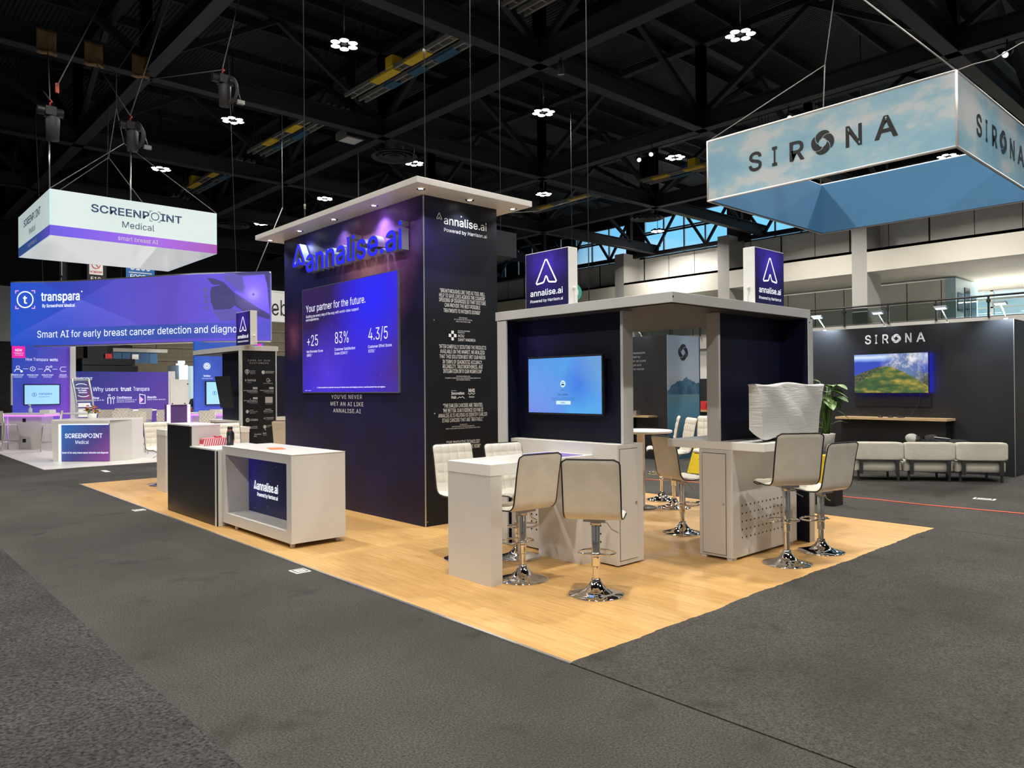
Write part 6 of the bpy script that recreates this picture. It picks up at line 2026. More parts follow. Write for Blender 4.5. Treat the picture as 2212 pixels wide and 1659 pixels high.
# potted plant
mat('leaf', (0.030, 0.10, 0.012), 0.45, vcol=(0.07, 0.17, 0.03), vs=14)
mat('leaf_vein', (0.28, 0.40, 0.16), 0.4, vcol=(0.05, 0.15, 0.02), vs=22)
mat('stalk', (0.10, 0.20, 0.04), 0.5, var=0.15)
pl = thing('potted_plant', 'leafy green plant in a white pot on a stand beside the sheeted kiosk', 'plant', (12.25, 5.70, 0.01))
px_, py_ = 12.25, 5.70
mat('pot_soil', (0.02, 0.015, 0.01), 0.95, var=0.3)
mat('stand_grey', (0.10, 0.105, 0.10), 0.6, var=0.1)
MB().box(px_ - 0.17, px_ + 0.17, py_ - 0.17, py_ + 0.17, 0.01, 0.66).build('stand', 'stand_grey', pl, bevel=0.01)
MB().lathe([(0, 0), (0.12, 0), (0.155, 0.24), (0.16, 0.26), (0.14, 0.26), (0.135, 0.22)], (px_, py_, 0.66), 24).build('pot', 'white_plastic', pl)
MB().lathe([(0, 0.235), (0.138, 0.235)], (px_, py_, 0.66), 24).build('soil', 'pot_soil', pl)
rr = random.Random(5)


def leaf(c, az, tilt, L, Wd):
    d = Vector((math.cos(az) * math.cos(tilt), math.sin(az) * math.cos(tilt), math.sin(tilt)))
    s = d.cross(Vector((0, 0, 1))).normalized()
    nn = s.cross(d)

    def fn(u, v):
        w = Wd * math.sin(math.pi * min(1, v * 0.97 + 0.03)) ** 0.7 * (1.0 - 0.25 * v)
        x = (u - 0.5) * 2
        return Vector(c) + d * (L * v) + s * (x * w) + nn * (0.10 * abs(x) * w * 2 - 0.45 * L * v * v)
    return MB().grid(fn, 6, 10)


for k in range(30):
    az = rr.uniform(0, 2 * math.pi)
    hgt = rr.uniform(1.0, 1.72) if k > 8 else rr.uniform(1.45, 1.78)
    b0 = Vector((px_ + rr.uniform(-0.05, 0.05), py_ + rr.uniform(-0.05, 0.05), 0.89))
    out = rr.uniform(0.04, 0.20)
    tip = Vector((px_ + math.cos(az) * out, py_ + math.sin(az) * out, hgt))
    MB().tube([b0, b0.lerp(tip, 0.5) + Vector((0, 0, 0.06)), tip], 0.009, 6, rs=[0.009, 0.008, 0.006]).build('stem', 'stalk', pl)
    leaf(tip, az, rr.uniform(-0.2, 0.5), rr.uniform(0.22, 0.36), rr.uniform(0.08, 0.13)).build('leaf', 'leaf' if k % 3 else 'leaf_vein', pl)

# yellow wet-floor sign and yellow bag
mat('wet_yellow', (0.78, 0.55, 0.01), 0.55, var=0.1, vs=12)
mat('red_label', (0.62, 0.03, 0.05), 0.5, var=0.1)
yb = thing('yellow_bag', 'yellow shopping bag with a red label behind the right bar stools', 'bag', (10.6, 4.88, 0.01))
MB().prism([(10.50, 5.00, 0.30), (10.50, 4.76, 0.30), (10.55, 4.78, 0.72), (10.55, 4.97, 0.72)], (0.12, 0.02, 0)).build('bag', 'wet_yellow', yb, bevel=0.01)
MB().box(10.46, 10.72, 4.74, 5.02, 0.01, 0.30).build('box', 'black_plastic', yb)
L, f = MB(), frX(10.52)
L.rect(f, -4.885, -4.80, 0.53, 0.63, 0.012)
L.build('label', 'red_label', yb)
L = MB()
L.rect(f, -4.885, -4.80, 0.63, 0.68, 0.0).text(f, 'Sale', -4.875, 0.56, 0.03, -4.81, 'b', d=0.014)
L.build('lettering', 'print_white', yb)
ws = thing('wet_floor_sign', 'yellow folding floor sign partly hidden by the right cabinet', 'sign', (12.7, 8.45, 0.01))
for s in (-1, 1):
    MB().prism([(12.7 + s * 0.16, 8.62, 0.01), (12.7 + s * 0.16, 8.28, 0.01), (12.7 + s * 0.015, 8.38, 0.62), (12.7 + s * 0.015, 8.52, 0.62)], (0.02 * s, 0, 0)).build('board', 'wet_yellow', ws, bevel=0.006)

# orange extension cord and paper tags on the carpet
cord = MB().tube([(10.9, 9.5, 0.014), (11.2, 8.2, 0.014), (11.62, 6.9, 0.014), (11.52, 5.9, 0.014), (11.53, 5.32, 0.014), (11.46, 4.95, 0.014), (11.50, 4.54, 0.014), (11.47, 3.9, 0.014), (11.52, 3.4, 0.014), (11.58, 2.74, 0.014), (11.7, 1.9, 0.014), (11.9, 0.5, 0.014)], 0.0085, 6)
mat('cord_orange', (0.75, 0.12, 0.05), 0.5, var=0.1)
tag(cord.build('extension_cord', 'cord_orange'), 'orange extension cord lying along the dark carpet before the sofas', 'cord')


def floor_tag(x, y, ang, w, h_, label, dark=True):
    t = thing('floor_tag', label, 'label', (x, y, 0.0), 0, 'paper tags stuck to the carpet')
    d = Vector((math.cos(ang), math.sin(ang), 0))
    s = Vector((-d.y, d.x, 0))
    c = Vector((x, y, 0.010 if x > 9.7 else 0.001))
    MB().prism([c - d * w - s * h_, c + d * w - s * h_, c + d * w + s * h_, c - d * w + s * h_], (0, 0, 0.004)).build('paper', 'print_white', t)
    if dark:
        fr_ = lambda a, b, q=0: c + d * a + s * b + Vector((0, 0, 0.005 + q))
        L = MB()
        for a0, a1, b0, b1 in ((-0.78, 0.78, 0.62, 0.78), (-0.78, 0.78, -0.78, -0.62), (-0.78, -0.62, -0.62, 0.62), (0.62, 0.78, -0.62, 0.62)):
            L.rect(fr_, a0 * w, a1 * w, b0 * h_, b1 * h_, 0.001)
        L.text(fr_, 'E 5131', -0.45 * w, -0.2 * h_, 0.5 * h_, 0.45 * w, 'b', d=0.001)
        L.build('print', 'print_dark', t)
    return t


floor_tag(3.28, 6.60, -math.pi / 2, 0.085, 0.075, 'square paper tag on the carpet beside the wood floor, nearer one')
floor_tag(3.28, 11.60, -math.pi / 2, 0.085, 0.075, 'square paper tag on the carpet beside the wood floor, farther one')
floor_tag(4.36, 17.75, -math.pi / 2, 0.20, 0.05, 'paper tag on the dark carpet before the white floor', False)
floor_tag(12.68, 3.50, -math.pi / 2 + 0.1, 0.14, 0.09, 'white paper tag on the carpet in front of the sofas')

# ================================================================== the purple booth on the left
# ------------------------------------------------------------------ curved backlit banner
BCTL = [(-130, 3.0, 29.8), (22, 4.27, 28.5), (150, 5.62, 27.1), (300, 7.05, 24.85), (430, 8.25, 22.9), (571, 9.75, 21.4), (700, 11.2, 20.4)]
BZ0, BZ1 = 3.20, 5.22


def bplan(a):
    for i in range(1, len(BCTL) - 2):
        if a <= BCTL[i + 1][0] or i == len(BCTL) - 3:
            break
    p0, p1, p2, p3 = [Vector(q[1:]) for q in BCTL[i - 1:i + 3]]
    u = (a - BCTL[i][0]) / (BCTL[i + 1][0] - BCTL[i][0])
    return 0.5 * ((2 * p1) + (-p0 + p2) * u + (2 * p0 - 5 * p1 + 4 * p2 - p3) * u * u + (-p0 + 3 * p1 - 3 * p2 + p3) * u ** 3)


def ban(a, b, d=0.0):
    p = bplan(a)
    q = (bplan(a + 2) - bplan(a - 2)).normalized()
    n = Vector((q.y, -q.x))
    p = p + n * d
    return Vector((p.x, p.y, BZ0 + (BZ1 - BZ0) * b))


def uvgrid(ob, nu, nv):
    """uv layer for a sheet built by MB.grid"""
    me = ob.data
    uv = me.uv_layers.new(name='uv')
    for l in me.loops:
        i = l.vertex_index
        if i < (nu + 1) * (nv + 1):
            uv.data[l.index].uv = ((i % (nu + 1)) / nu, (i // (nu + 1)) / nv)


m, n, p = _new('banner_print')
t = n.nodes.new('ShaderNodeUVMap').outputs[0]
x = sep(n, t)
c = ramp_node(n, [(0.0, (0.008, 0.085, 0.62)), (0.20, (0.022, 0.075, 0.58)), (0.42, (0.105, 0.090, 0.62)), (0.62, (0.130, 0.075, 0.54)), (0.82, (0.135, 0.090, 0.76)), (1.0, (0.11, 0.075, 0.66))], x[0])
d1 = mth(n, 'SUBTRACT', x[1], mth(n, 'SUBTRACT', 1.25, mth(n, 'MULTIPLY', x[0], 1.9)))     # facet edges
d2 = mth(n, 'SUBTRACT', x[1], mth(n, 'ADD', 0.12, mth(n, 'MULTIPLY', x[0], 2.1)))
lt = mth(n, 'MULTIPLY', mth(n, 'LESS_THAN', d1, 0.0), mth(n, 'LESS_THAN', d2, 0.0))
c = mixc(n, mth(n, 'MULTIPLY', lt, mth(n, 'MULTIPLY', x[1], 0.55)), c, (0.20, 0.20, 0.95))
dk = mth(n, 'MULTIPLY', mth(n, 'GREATER_THAN', d1, 0.0), mth(n, 'GREATER_THAN', d2, 0.0))
c = mixc(n, mth(n, 'MULTIPLY', dk, 0.35), c, (0.03, 0.02, 0.32))
bandm = mth(n, 'MULTIPLY', mth(n, 'LESS_THAN', x[1], 0.27), mth(n, 'GREATER_THAN', x[1], 0.045))
c = mixc(n, mth(n, 'MULTIPLY', bandm, ramp_node(n, [(0.02, (0, 0, 0)), (0.45, (0.85, 0.85, 0.85)), (0.72, (0.75, 0.75, 0.75)), (0.95, (0.25, 0.25, 0.25))], x[0])), c, (0.022, 0.090, 0.40))
n.links.new(c, p.inputs['Emission Color'])
p.inputs['Emission Strength'].default_value = 0.92
p.inputs['Base Color'].default_value = (0.02, 0.02, 0.08, 1)
p.inputs['Roughness'].default_value = 0.6
MATS['banner_print'] = m
glow('banner_white', (0.85, 0.92, 1.0), 1.0)
glow('pink_mark', (0.95, 0.45, 0.85), 0.9)
glow('arm_shade', (0.050, 0.045, 0.16), 0.9)
glow('arm_mid', (0.105, 0.085, 0.38), 0.9)
glow('arm_light', (0.17, 0.10, 0.85), 0.9)
glow('dot_light', (0.45, 0.35, 0.95), 0.9)
bn = thing('curved_banner', 'long curved blue and purple banner with white lettering across the left booth', 'banner', (6.9, 25, BZ0))
bo = MB().grid(lambda u, v: ban(22 + 549 * u, v), 60, 4).build('print', 'banner_print', bn)
uvgrid(bo, 60, 4)
MB().grid(lambda u, v: ban(22 + 549 * u, v, -0.10), 60, 2).build('back_cloth', 'white_paint', bn)
e = MB().tube([ban(22 + 549 * k / 60, 1.0, -0.05) for k in range(61)], 0.05, 8).build('top_rail', 'aluminium', bn)
e = MB().tube([ban(22 + 549 * k / 60, 0.0, -0.05) for k in range(61)], 0.05, 8).build('bottom_rail', 'aluminium', bn)
L = MB()
L.text(ban, 'transpara', 92, 0.705, 0.135, 177, 'b', d=0.02)
L.disc(ban, 180.5, 0.835, 1.6, 0.012, d=0.02, n=10)
L.text(ban, 'By ScreenPoint Medical', 94, 0.602, 0.048, 165, 'b', d=0.02)
L.disc(ban, 56, 0.727, 19, 0.135, d=0.02, n=36, hole=0.86)
L.text(ban, 't', 51.5, 0.665, 0.125, 60.5, 'b', d=0.02)
L.text(ban, 'Smart AI for early breast cancer detection and diagnosis', 82, 0.122, 0.108, 524, 'r', d=0.02)
L.build('lettering', 'banner_white', bn)
L = MB()
for sx in (-1, 1):
    for sy in (-1, 1):
        a0, b0 = 56 + sx * 21.5, 0.727 + sy * 0.140
        L.stroke(ban, [(a0 - sx * 7, b0), (a0, b0), (a0, b0 - sy * 0.042)], 0.014, False, 0.02, 1 / 140)
L.build('corner_marks', 'pink_mark', bn)
# the printed picture at the right end: forearm with fist and a dotted glow


def px6(x, y):
    """picture position from the sheet's own print grid"""
    a = 400 + x / 9.217
    top = 590 - 5 * math.sin(min(1, max(0, (a - 22) / 549)) * math.pi)
    return (a, 1 - (560 + y / 9.217 - top) / 145)


def bshape(pts, mname, nm, d):
    """filled outline laid on the curved cloth in narrow upright strips"""
    mb = MB()
    P = [px6(*q) for q in pts]
    n = len(P)

    def spans(a):
        xs = []
        for i in range(n):
            (a0, b0), (a1, b1) = P[i], P[(i + 1) % n]
            if (a0 <= a) != (a1 <= a):
                xs.append(b0 + (b1 - b0) * (a - a0) / (a1 - a0))
        return sorted(xs)
    lo, hi, st = min(p[0] for p in P), max(p[0] for p in P), 1.5
    a = lo
    while a < hi:
        e = min(a + st, hi)
        s0, s1, sm = spans(a + 1e-4), spans(e - 1e-4), spans((a + e) / 2)
        if len(s0) != len(sm):
            s0 = sm
        if len(s1) != len(sm):
            s1 = sm
        for k in range(0, len(sm) - 1, 2):
            mb.shape(ban, [(a, s0[k]), (e, s1[k]), (e, s1[k + 1]), (a, s0[k + 1])], d)
        a = e
    return mb.build(nm, mname, bn)


bshape([(820, 240), (885, 520), (1060, 660), (1560, 1080), (1560, 240)], 'arm_shade', 'picture_shade', 0.010)
bshape([(700, 360), (890, 520), (1060, 660), (1200, 640), (1420, 300), (1000, 300), (870, 240), (720, 240)], 'arm_mid', 'picture_shade', 0.011)
bshape([(1050, 330), (1460, 300), (1510, 520), (1560, 1090), (1300, 930), (1000, 700), (880, 620), (1060, 660), (1100, 560)], 'arm_light', 'picture_light', 0.013)
bshape([(700, 420), (890, 640), (1000, 720), (1320, 950), (1560, 1110), (1560, 1200), (1100, 1040), (900, 900), (830, 960), (520, 970), (460, 800), (450, 640), (470, 520), (640, 480)], 'arm_shade', 'picture_arm', 0.015)
bshape([(390, 330), (520, 345), (690, 420), (680, 470), (500, 470)], 'arm_shade', 'picture_thumb', 0.016)
bshape([(490, 985), (860, 950), (1040, 1050), (1000, 1200), (640, 1195)], 'arm_mid', 'picture_shade', 0.012)
for (cx, cy, rx, ry) in ((360, 570, 60, 55), (370, 690, 55, 50), (375, 800, 50, 50), (395, 920, 50, 45)):
    bshape([(cx + rx * math.cos(k * math.pi / 8), cy + ry * math.sin(k * math.pi / 8)) for k in range(16)], 'arm_mid', 'picture_finger', 0.014)
dm_ = MB()
for ring in range(2, 22):
    nseg = 24
    r = ring * 17.0
    for k in range(nseg * 2):
        an = 2 * math.pi * (k + 0.5 * (ring % 2)) / (nseg * 2)
        X_, Y_ = 1250 + r * 0.95 * math.cos(an), 690 + r * math.sin(an)
        if not (840 < X_ < 1545 and 290 < Y_ < 1180):
            continue
        if X_ < 1050 and Y_ < 600:
            continue
        a, b = px6(X_, Y_)
        s = 0.50 + 0.35 * (1 - ring / 22)
        dm_.rect(ban, a - s * 0.7, a + s * 0.7, b - s * 0.0052, b + s * 0.0052, 0.018)
dob = dm_.build('picture_dots', 'dot_light', bn)
dob['kind'] = 'stuff'
cb_ = []
for a in (93, 228, 500):
    q = ban(a, 1.0, -0.05)
    MB().cyl(q, (q.x + 0.2 * math.sin(a), q.y + 0.3, 12.2), 0.008, 6).build('suspension_cable', 'dark_rope', bn)

# ------------------------------------------------------------------ purple info walls
def purple_print(name, c0, c1, c2, es):
    m, n, p = _new(name)
    t = n.nodes.new('ShaderNodeTexCoord').outputs['Generated']
    x = sep(n, t)
    g = mth(n, 'ADD', mth(n, 'MULTIPLY', x[0], 0.6), mth(n, 'MULTIPLY', mth(n, 'SUBTRACT', 1.0, x[2]), 0.4))
    c = ramp_node(n, [(0.05, c0), (0.55, c1), (0.95, c2)], g)
    n.links.new(c, p.inputs['Base Color'])
    n.links.new(c, p.inputs['Emission Color'])
    p.inputs['Emission Strength'].default_value = es
    p.inputs['Roughness'].default_value = 0.55
    MATS[name] = m


purple_print('info_left', (0.020, 0.075, 0.50), (0.075, 0.050, 0.42), (0.20, 0.055, 0.50), 0.55)
purple_print('info_mid', (0.010, 0.022, 0.17), (0.055, 0.030, 0.27), (0.09, 0.03, 0.24), 0.55)
purple_print('info_right', (0.020, 0.090, 0.45), (0.055, 0.060, 0.40), (0.085, 0.045, 0.38), 0.55)
glow('info_white', (0.80, 0.84, 1.0), 0.85)
glow('hot_pink', (0.80, 0.02, 0.38), 0.85)
glow('tv_pale', (0.30, 0.58, 0.92), 0.95)
mat('ink_blue', (0.02, 0.08, 0.25), 0.5, var=0.05)


def brand_screen(parent, f, a0, a1, z0, z1, d0=0.0):
    MB().prism([f(a0 - 0.03, z0 - 0.03, 0), f(a1 + 0.03, z0 - 0.03, 0), f(a1 + 0.03, z1 + 0.03, 0), f(a0 - 0.03, z1 + 0.03, 0)], f(0, 0, 0.055) - f(0, 0, 0)).build('casing', 'black_plastic', parent)
    MB().rect(f, a0, a1, z0, z1, 0.057).build('display', 'tv_pale', parent)
    w, zc = a1 - a0, (z0 + z1) / 2
    L = MB()
    L.disc(f, a0 + w * 0.27, zc, w * 0.068, d=0.061, hole=0.85).text(f, 't', a0 + w * 0.27, zc - 0.035, 0.08, None, 'b', 'c', 0.061)
    L.text(f, 'transpara', a0 + w * 0.40, zc - 0.005, 0.075, a0 + w * 0.79, 'r', d=0.061).text(f, 'By ScreenPoint Medical', a0 + w * 0.40, zc - 0.085, 0.03, a0 + w * 0.72, 'r', d=0.061)
    L.build('lettering', 'ink_blue', parent)


iw = thing('info_wall', 'tall purple wall headed how it works, at the far left', 'partition', (5.0, 28.1, 0.008))
MB().box(4.24, 5.82, 28.0, 28.12, 0.008, 3.22).build('panel', 'info_left', iw)
MB().box(5.82, 5.98, 27.9, 28.3, 0.008, 3.22).box(4.2, 4.24, 28.0, 28.12, 1.3, 2.3).build('side_panel', 'white_paint', iw)
f = frY(28.0)
MB().rect(f, 4.22, 4.575, 2.79, 3.165, 0.02).build('new_flash', 'hot_pink', iw)
L = MB()
L.text(f, 'NEW', 4.30, 3.00, 0.075, 4.49, 'b', d=0.03).text(f, 'Transpara 2.0', 4.27, 2.93, 0.035, 4.53, 'b', d=0.03).text(f, 'now available', 4.29, 2.87, 0.03, 4.52, d=0.03)
L.text(f, 'How Transpara', 4.585, 2.71, 0.095, 5.21, 'r').text(f, 'works', 5.25, 2.71, 0.095, 5.483, 'b')
for k, (x, t1) in enumerate(((4.38, 'Patient scan'), (4.78, 'Analyse scan'), (5.19, 'Reading with Transpara'), (5.63, 'Result'))):
    if k in (0, 2):
        L.disc(f, x, 2.50, 0.05, hole=0.7).stroke(f, [(x - 0.09, 2.36), (x - 0.06, 2.43), (x + 0.06, 2.43), (x + 0.09, 2.36)], 0.02)
        L.disc(f, x + 0.10, 2.53 if k else 2.37, 0.035, hole=0.6 if k else 0)
    elif k == 1:
        L.disc(f, x, 2.45, 0.075, hole=0.8).text(f, 't', x, 2.42, 0.07, None, 'b', 'c')
    else:
        L.stroke(f, [(x + 0.09, 2.52), (x - 0.05, 2.52), (x - 0.09, 2.45), (x - 0.05, 2.38), (x + 0.09, 2.38)], 0.014)
    if k < 3:
        L.stroke(f, [(x + 0.14, 2.45), (x + 0.28, 2.45)], 0.012)
    w = 0.10 if k == 3 else 0.16
    L.text(f, t1, x - w, 2.245, 0.038, x + w, 'b').text(f, 'mammography and', x - 0.13, 2.205, 0.026, x + 0.13).text(f, 'tomosynthesis', x - 0.11, 2.17, 0.026, x + 0.11)
L.build('lettering', 'info_white', iw)
tv = thing('wall_television', 'pale blue television on the tall purple wall at the far left', 'television', (5.03, 27.95, 1.29))
brand_screen(tv, f, 4.55, 5.51, 1.32, 1.93)

iw = thing('info_wall', 'low purple wall about why users trust it, in the left booth', 'partition', (8.1, 30.05, 0.008))
MB().box(6.1, 9.55, 30.0, 30.1, 0.008, 2.43).build('panel', 'info_mid', iw)
MB().box(9.55, 9.80, 29.98, 30.12, 0.008, 2.46).build('end_panel', 'white_paint', iw)
f = frY(30.0)
L = MB()
L.text(f, 'SCREENPOINT', 6.10, 2.13, 0.085, 6.96, 'b').text(f, 'Why users', 6.957, 1.722, 0.15, 7.80, 'r').text(f, 'trust', 7.88, 1.722, 0.15, 8.24, 'b').text(f, 'Transpara', 8.30, 1.722, 0.15, 8.876, 'r')
L.text(f, 'Workflow', 6.72, 1.44, 0.08, 7.17, 'b').text(f, 'Faster reading 2D & 3D', 6.62, 1.375, 0.045, 7.33)
L.text(f, 'Confidence', 7.745, 1.44, 0.08, 8.26, 'b').text(f, 'Improved sensitivity for all', 7.745, 1.37, 0.045, 8.42).text(f, 'Density & race/ethnicity', 7.745, 1.30, 0.045, 8.36)
L.text(f, 'Results', 8.793, 1.44, 0.08, 9.12, 'b').text(f, 'Earlier cancer detection', 8.793, 1.37, 0.045, 9.45)
L.disc(f, 7.50, 1.565, 0.04, hole=0.6).stroke(f, [(7.45, 1.25), (7.45, 1.48), (7.55, 1.48), (7.55, 1.25)], 0.025).disc(f, 7.64, 1.47, 0.05, hole=0.6).stroke(f, [(7.64, 1.42), (7.64, 1.25)], 0.015)
L.stroke(f, [(8.53, 1.25), (8.53, 1.60), (8.72, 1.56), (8.72, 1.25)], 0.022, True)
L.build('lettering', 'info_white', iw)
MB().shape(f, [(8.555, 1.28), (8.555, 1.50), (8.66, 1.40)], 0.004).build('pink_sign', 'pink_mark', iw)

iw = thing('info_wall', 'tall purple wall headed workflow, behind the far kiosk', 'partition', (9.1, 23, 0.008))
MB().box(8.043, 10.2, 22.9, 23.02, 0.008, 3.20).build('panel', 'info_right', iw)
f = frY(22.9)
MB().rect(f, 9.985, 10.13, 3.03, 3.18, 0.006).build('new_flash', 'hot_pink', iw)
L = MB()
for k in range(10):
    a = k * math.pi / 5
    L.disc(f, 8.407 + 0.075 * math.cos(a), 2.45 + 0.075 * math.sin(a), 0.034, n=12, hole=0.5)
L.disc(f, 8.407, 2.45, 0.05, hole=0.7).disc(f, 8.407, 2.45, 0.02)
L.text(f, 'Workflow', 8.30, 2.13, 0.055, 8.51, 'b').text(f, 'Faster reading 2D & 3D', 8.245, 2.065, 0.03, 8.575).text(f, 'Confidence', 8.92, 2.13, 0.055, 9.2, 'b').text(f, 'NEW', 10.0, 3.06, 0.035, 10.10, 'b', d=0.009)
L.build('lettering', 'info_white', iw)
tv = thing('wall_television', 'pale blue television on the purple workflow wall', 'television', (8.8, 22.87, 1.25))
brand_screen(tv, f, 8.37, 9.27, 1.30, 1.97)

# ------------------------------------------------------------------ hanging square header
m, n, p = _new('band_print')
t = n.nodes.new('ShaderNodeTexCoord').outputs['Object']
x = sep(n, t)
g = mth(n, 'ADD', 0.5, mth(n, 'MULTIPLY', mth(n, 'SUBTRACT', x[0], x[1]), 0.125))
c = ramp_node(n, [(0.0, (0.030, 0.085, 0.26)), (0.30, (0.025, 0.075, 0.30)), (0.55, (0.12, 0.075, 0.62)), (0.80, (0.28, 0.10, 0.62)), (1.0, (0.30, 0.07, 0.33))], mth(n, 'FRACT', mth(n, 'MULTIPLY', g, 1.0)))
n.links.new(c, p.inputs['Base Color'])
n.links.new(c, p.inputs['Emission Color'])
p.inputs['Emission Strength'].default_value = 0.55
MATS['band_print'] = m
m, n, p = _new('lit_cloth')
t = n.nodes.new('ShaderNodeTexCoord').outputs['Object']
p.inputs['Base Color'].default_value = (0.55, 0.58, 0.60, 1)
n.links.new(ramp_node(n, [(0.35, (0.52, 0.72, 0.72)), (0.65, (0.60, 0.80, 0.79))], noise(n, t, 0.5, 2)), p.inputs['Emission Color'])
p.inputs['Emission Strength'].default_value = 0.50
MATS['lit_cloth'] = m
m, n, p = _new('lit_cloth_inner')
p.inputs['Base Color'].default_value = (0.60, 0.61, 0.63, 1)
p.inputs['Emission Color'].default_value = (0.60, 0.62, 0.66, 1)
p.inputs['Emission Strength'].default_value = 0.36
MATS['lit_cloth_inner'] = m
hx0, hx1, hy0, hy1, hz0, hz1 = 3.70, 7.49, 19.65, 23.48, 5.29, 6.35
hd = thing('hanging_header', 'square white backlit sign hung over the left booth, purple band round its foot', 'hanging sign', (5.6, 21.55, hz0))
for (x0, x1, y0, y1) in ((hx0, hx1, hy0, hy0 + 0.03), (hx0, hx0 + 0.03, hy0, hy1), (hx0, hx1, hy1 - 0.03, hy1), (hx1 - 0.03, hx1, hy0, hy1)):
    MB().box(x0, x1, y0, y1, hz0, hz1).build('cloth_side', 'lit_cloth', hd)
MB().box(hx0 + 0.035, hx1 - 0.035, hy1 - 0.05, hy1 - 0.032, hz0, hz1 - 0.01).box(hx1 - 0.05, hx1 - 0.032, hy0 + 0.035, hy1 - 0.035, hz0, hz1 - 0.01).build('inner_lining', 'lit_cloth_inner', hd)
MB().box(hx0 - 0.004, hx1, hy0 - 0.004, hy0, hz0, hz0 + 0.235).box(hx0 - 0.004, hx0, hy0 - 0.004, hy1, hz0, hz0 + 0.235).build('band', 'band_print', hd)
L, f = MB(), frY(hy0)
L.text(f, 'SCREENP', 4.535, 5.956, 0.175, 5.84, 'b').text(f, 'INT', 6.09, 5.956, 0.175, 6.612, 'b').disc(f, 5.965, 6.043, 0.098, hole=0.80)
L.text(f, 'Medical', 5.20, 5.672, 0.15, 5.948, 'r')
for sx in (-1, 1):
    for sy in (-1, 1):
        L.stroke(f, [(5.965 + sx * 0.06, 6.043 + sy * 0.125), (5.965 + sx * 0.12, 6.043 + sy * 0.125), (5.965 + sx * 0.12, 6.043 + sy * 0.07)], 0.012)
f2 = frX(hx0)
L.text(f2, 'SCREENP', -22.727, 5.956, 0.175, -21.42, 'b').text(f2, 'INT', -21.16, 5.956, 0.175, -20.64, 'b').disc(f2, -21.29, 6.043, 0.098, hole=0.80)
L.text(f2, 'Medical', -22.05, 5.672, 0.15, -21.25, 'r')
L.build('lettering', 'print_navy', hd)
L = MB()
L.text(f, 'smart breast AI', 5.114, 5.356, 0.105, 6.034, 'r', d=0.008).text(f2, 'smart breast AI', -22.16, 5.356, 0.105, -21.09, 'r', d=0.008)
L.build('band_lettering', 'print_white', hd)
corners = [(hx0, hy0), (hx1, hy0), (hx0, hy1), (hx1, hy1)]
k1, k2 = Vector((5.76, 21.5, 8.28)), Vector((5.39, 21.5, 7.83))
k3 = Vector((5.58, 21.5, 9.15))
for i, q in enumerate(corners):
    MB().cyl((*q, hz1), k1 if i in (0, 1) else k2, 0.011, 6).build('suspension_cable', 'rope', hd)
MB().cyl(k1, k3, 0.010, 6).cyl(k2, k3, 0.010, 6).build('bridle', 'rope', hd)
MB().cyl(k3, (5.58, 21.5, 10.1), 0.012, 6).build('drop_cable', 'dark_rope', hd)
MB().cyl((5.58, 21.5, 10.1), (6.1, 25.8, 12.1), 0.008, 6).cyl((5.58, 21.5, 10.1), (8.3, 21.3, 15.5), 0.008, 6).build('drop_cable', 'dark_rope', hd)


# chain hoists over the header
def hoist(loc, label, coil, sc=1.0):
    t = thing('chain_hoist', label, 'hoist', loc, 0, 'chain hoists under the roof')
    x, y, z = loc
    MB().box(x - 0.11, x + 0.11, y - 0.13, y + 0.13, z + 0.25, z + 0.46).cyl((x - 0.26, y, z + 0.36), (x + 0.26, y, z + 0.36), 0.10, 16).build('motor', 'duct_black', t, bevel=0.01)
    MB().lathe([(0.02, z - 0.30), (0.13, z - 0.28), (0.15, z + 0.2), (0.12, z + 0.26)], (x + 0.05, y, 0), 16).build('chain_bag', 'dark_rope', t)
    MB().tube([(x, y, z + 0.46), (x, y, z + 0.56), (x + 0.04, y, z + 0.60), (x, y, z + 0.64)], 0.018, 8).build('hook', 'red', t)
    if coil:
        rr = random.Random(int(x * 100))
        mb = MB()
        for k in range(9):
            ph, ra = rr.uniform(-0.4, 0.4), rr.uniform(0.16, 0.24)
            mb.tube([(x + 0.12 + ra * math.cos(a) * math.cos(0.9 + ph), y - 0.12 + ra * math.cos(a) * math.sin(0.9 + ph) * -1, z + 0.10 + ra * 1.5 * math.sin(a)) for a in [2 * math.pi * j / 20 for j in range(20)]], 0.014, 5, closed=True)
        mb.build('cable_coil', 'dark_rope', t)
        MB().tube([(x + 0.3, y - 0.2, z + 0.1), (x + 0.36, y - 0.22, z - 0.12)], 0.012, 5).box(x + 0.26, x + 0.44, y - 0.27, y - 0.18, z - 0.22, z - 0.13).build('connector', 'tray_steel', t)
    return t


h1 = hoist((3.72, 19.66, 7.75), 'black chain hoist above the left corner of the white hanging sign', False)
MB().cyl((3.70, 19.66, 6.36), (3.70, 19.66, 7.5), 0.016, 6).build('chain', 'brushed', h1)
MB().cyl((3.72, 19.66, 8.38), (3.9, 21.3, 9.1), 0.02, 6).build('sling', 'dark_rope', h1)
MB().obox((3.97, 20.2, 8.88), (0.07, 0.04, 0.22), 0.5).build('load_tag', 'cord_orange', h1)
MB().cyl((3.72, 19.66, 8.38), (4.80, 25.66, 12.0), 0.012, 6).cyl((3.95, 20.1, 8.9), (5.40, 22.1, 12.2), 0.014, 6).cyl((5.40, 22.1, 12.2), (6.5, 23.5, 15.4), 0.014, 6).build('sling_cable', 'rope', h1)
h2 = hoist((5.78, 21.0, 8.25), 'black chain hoist with a coiled cable above the white hanging sign', True)
MB().cyl((5.78, 21.0, 5.9), (5.78, 21.0, 8.0), 0.020, 6).box(5.6, 5.95, 20.97, 21.03, 5.86, 5.9).build('chain', 'brushed', h2)
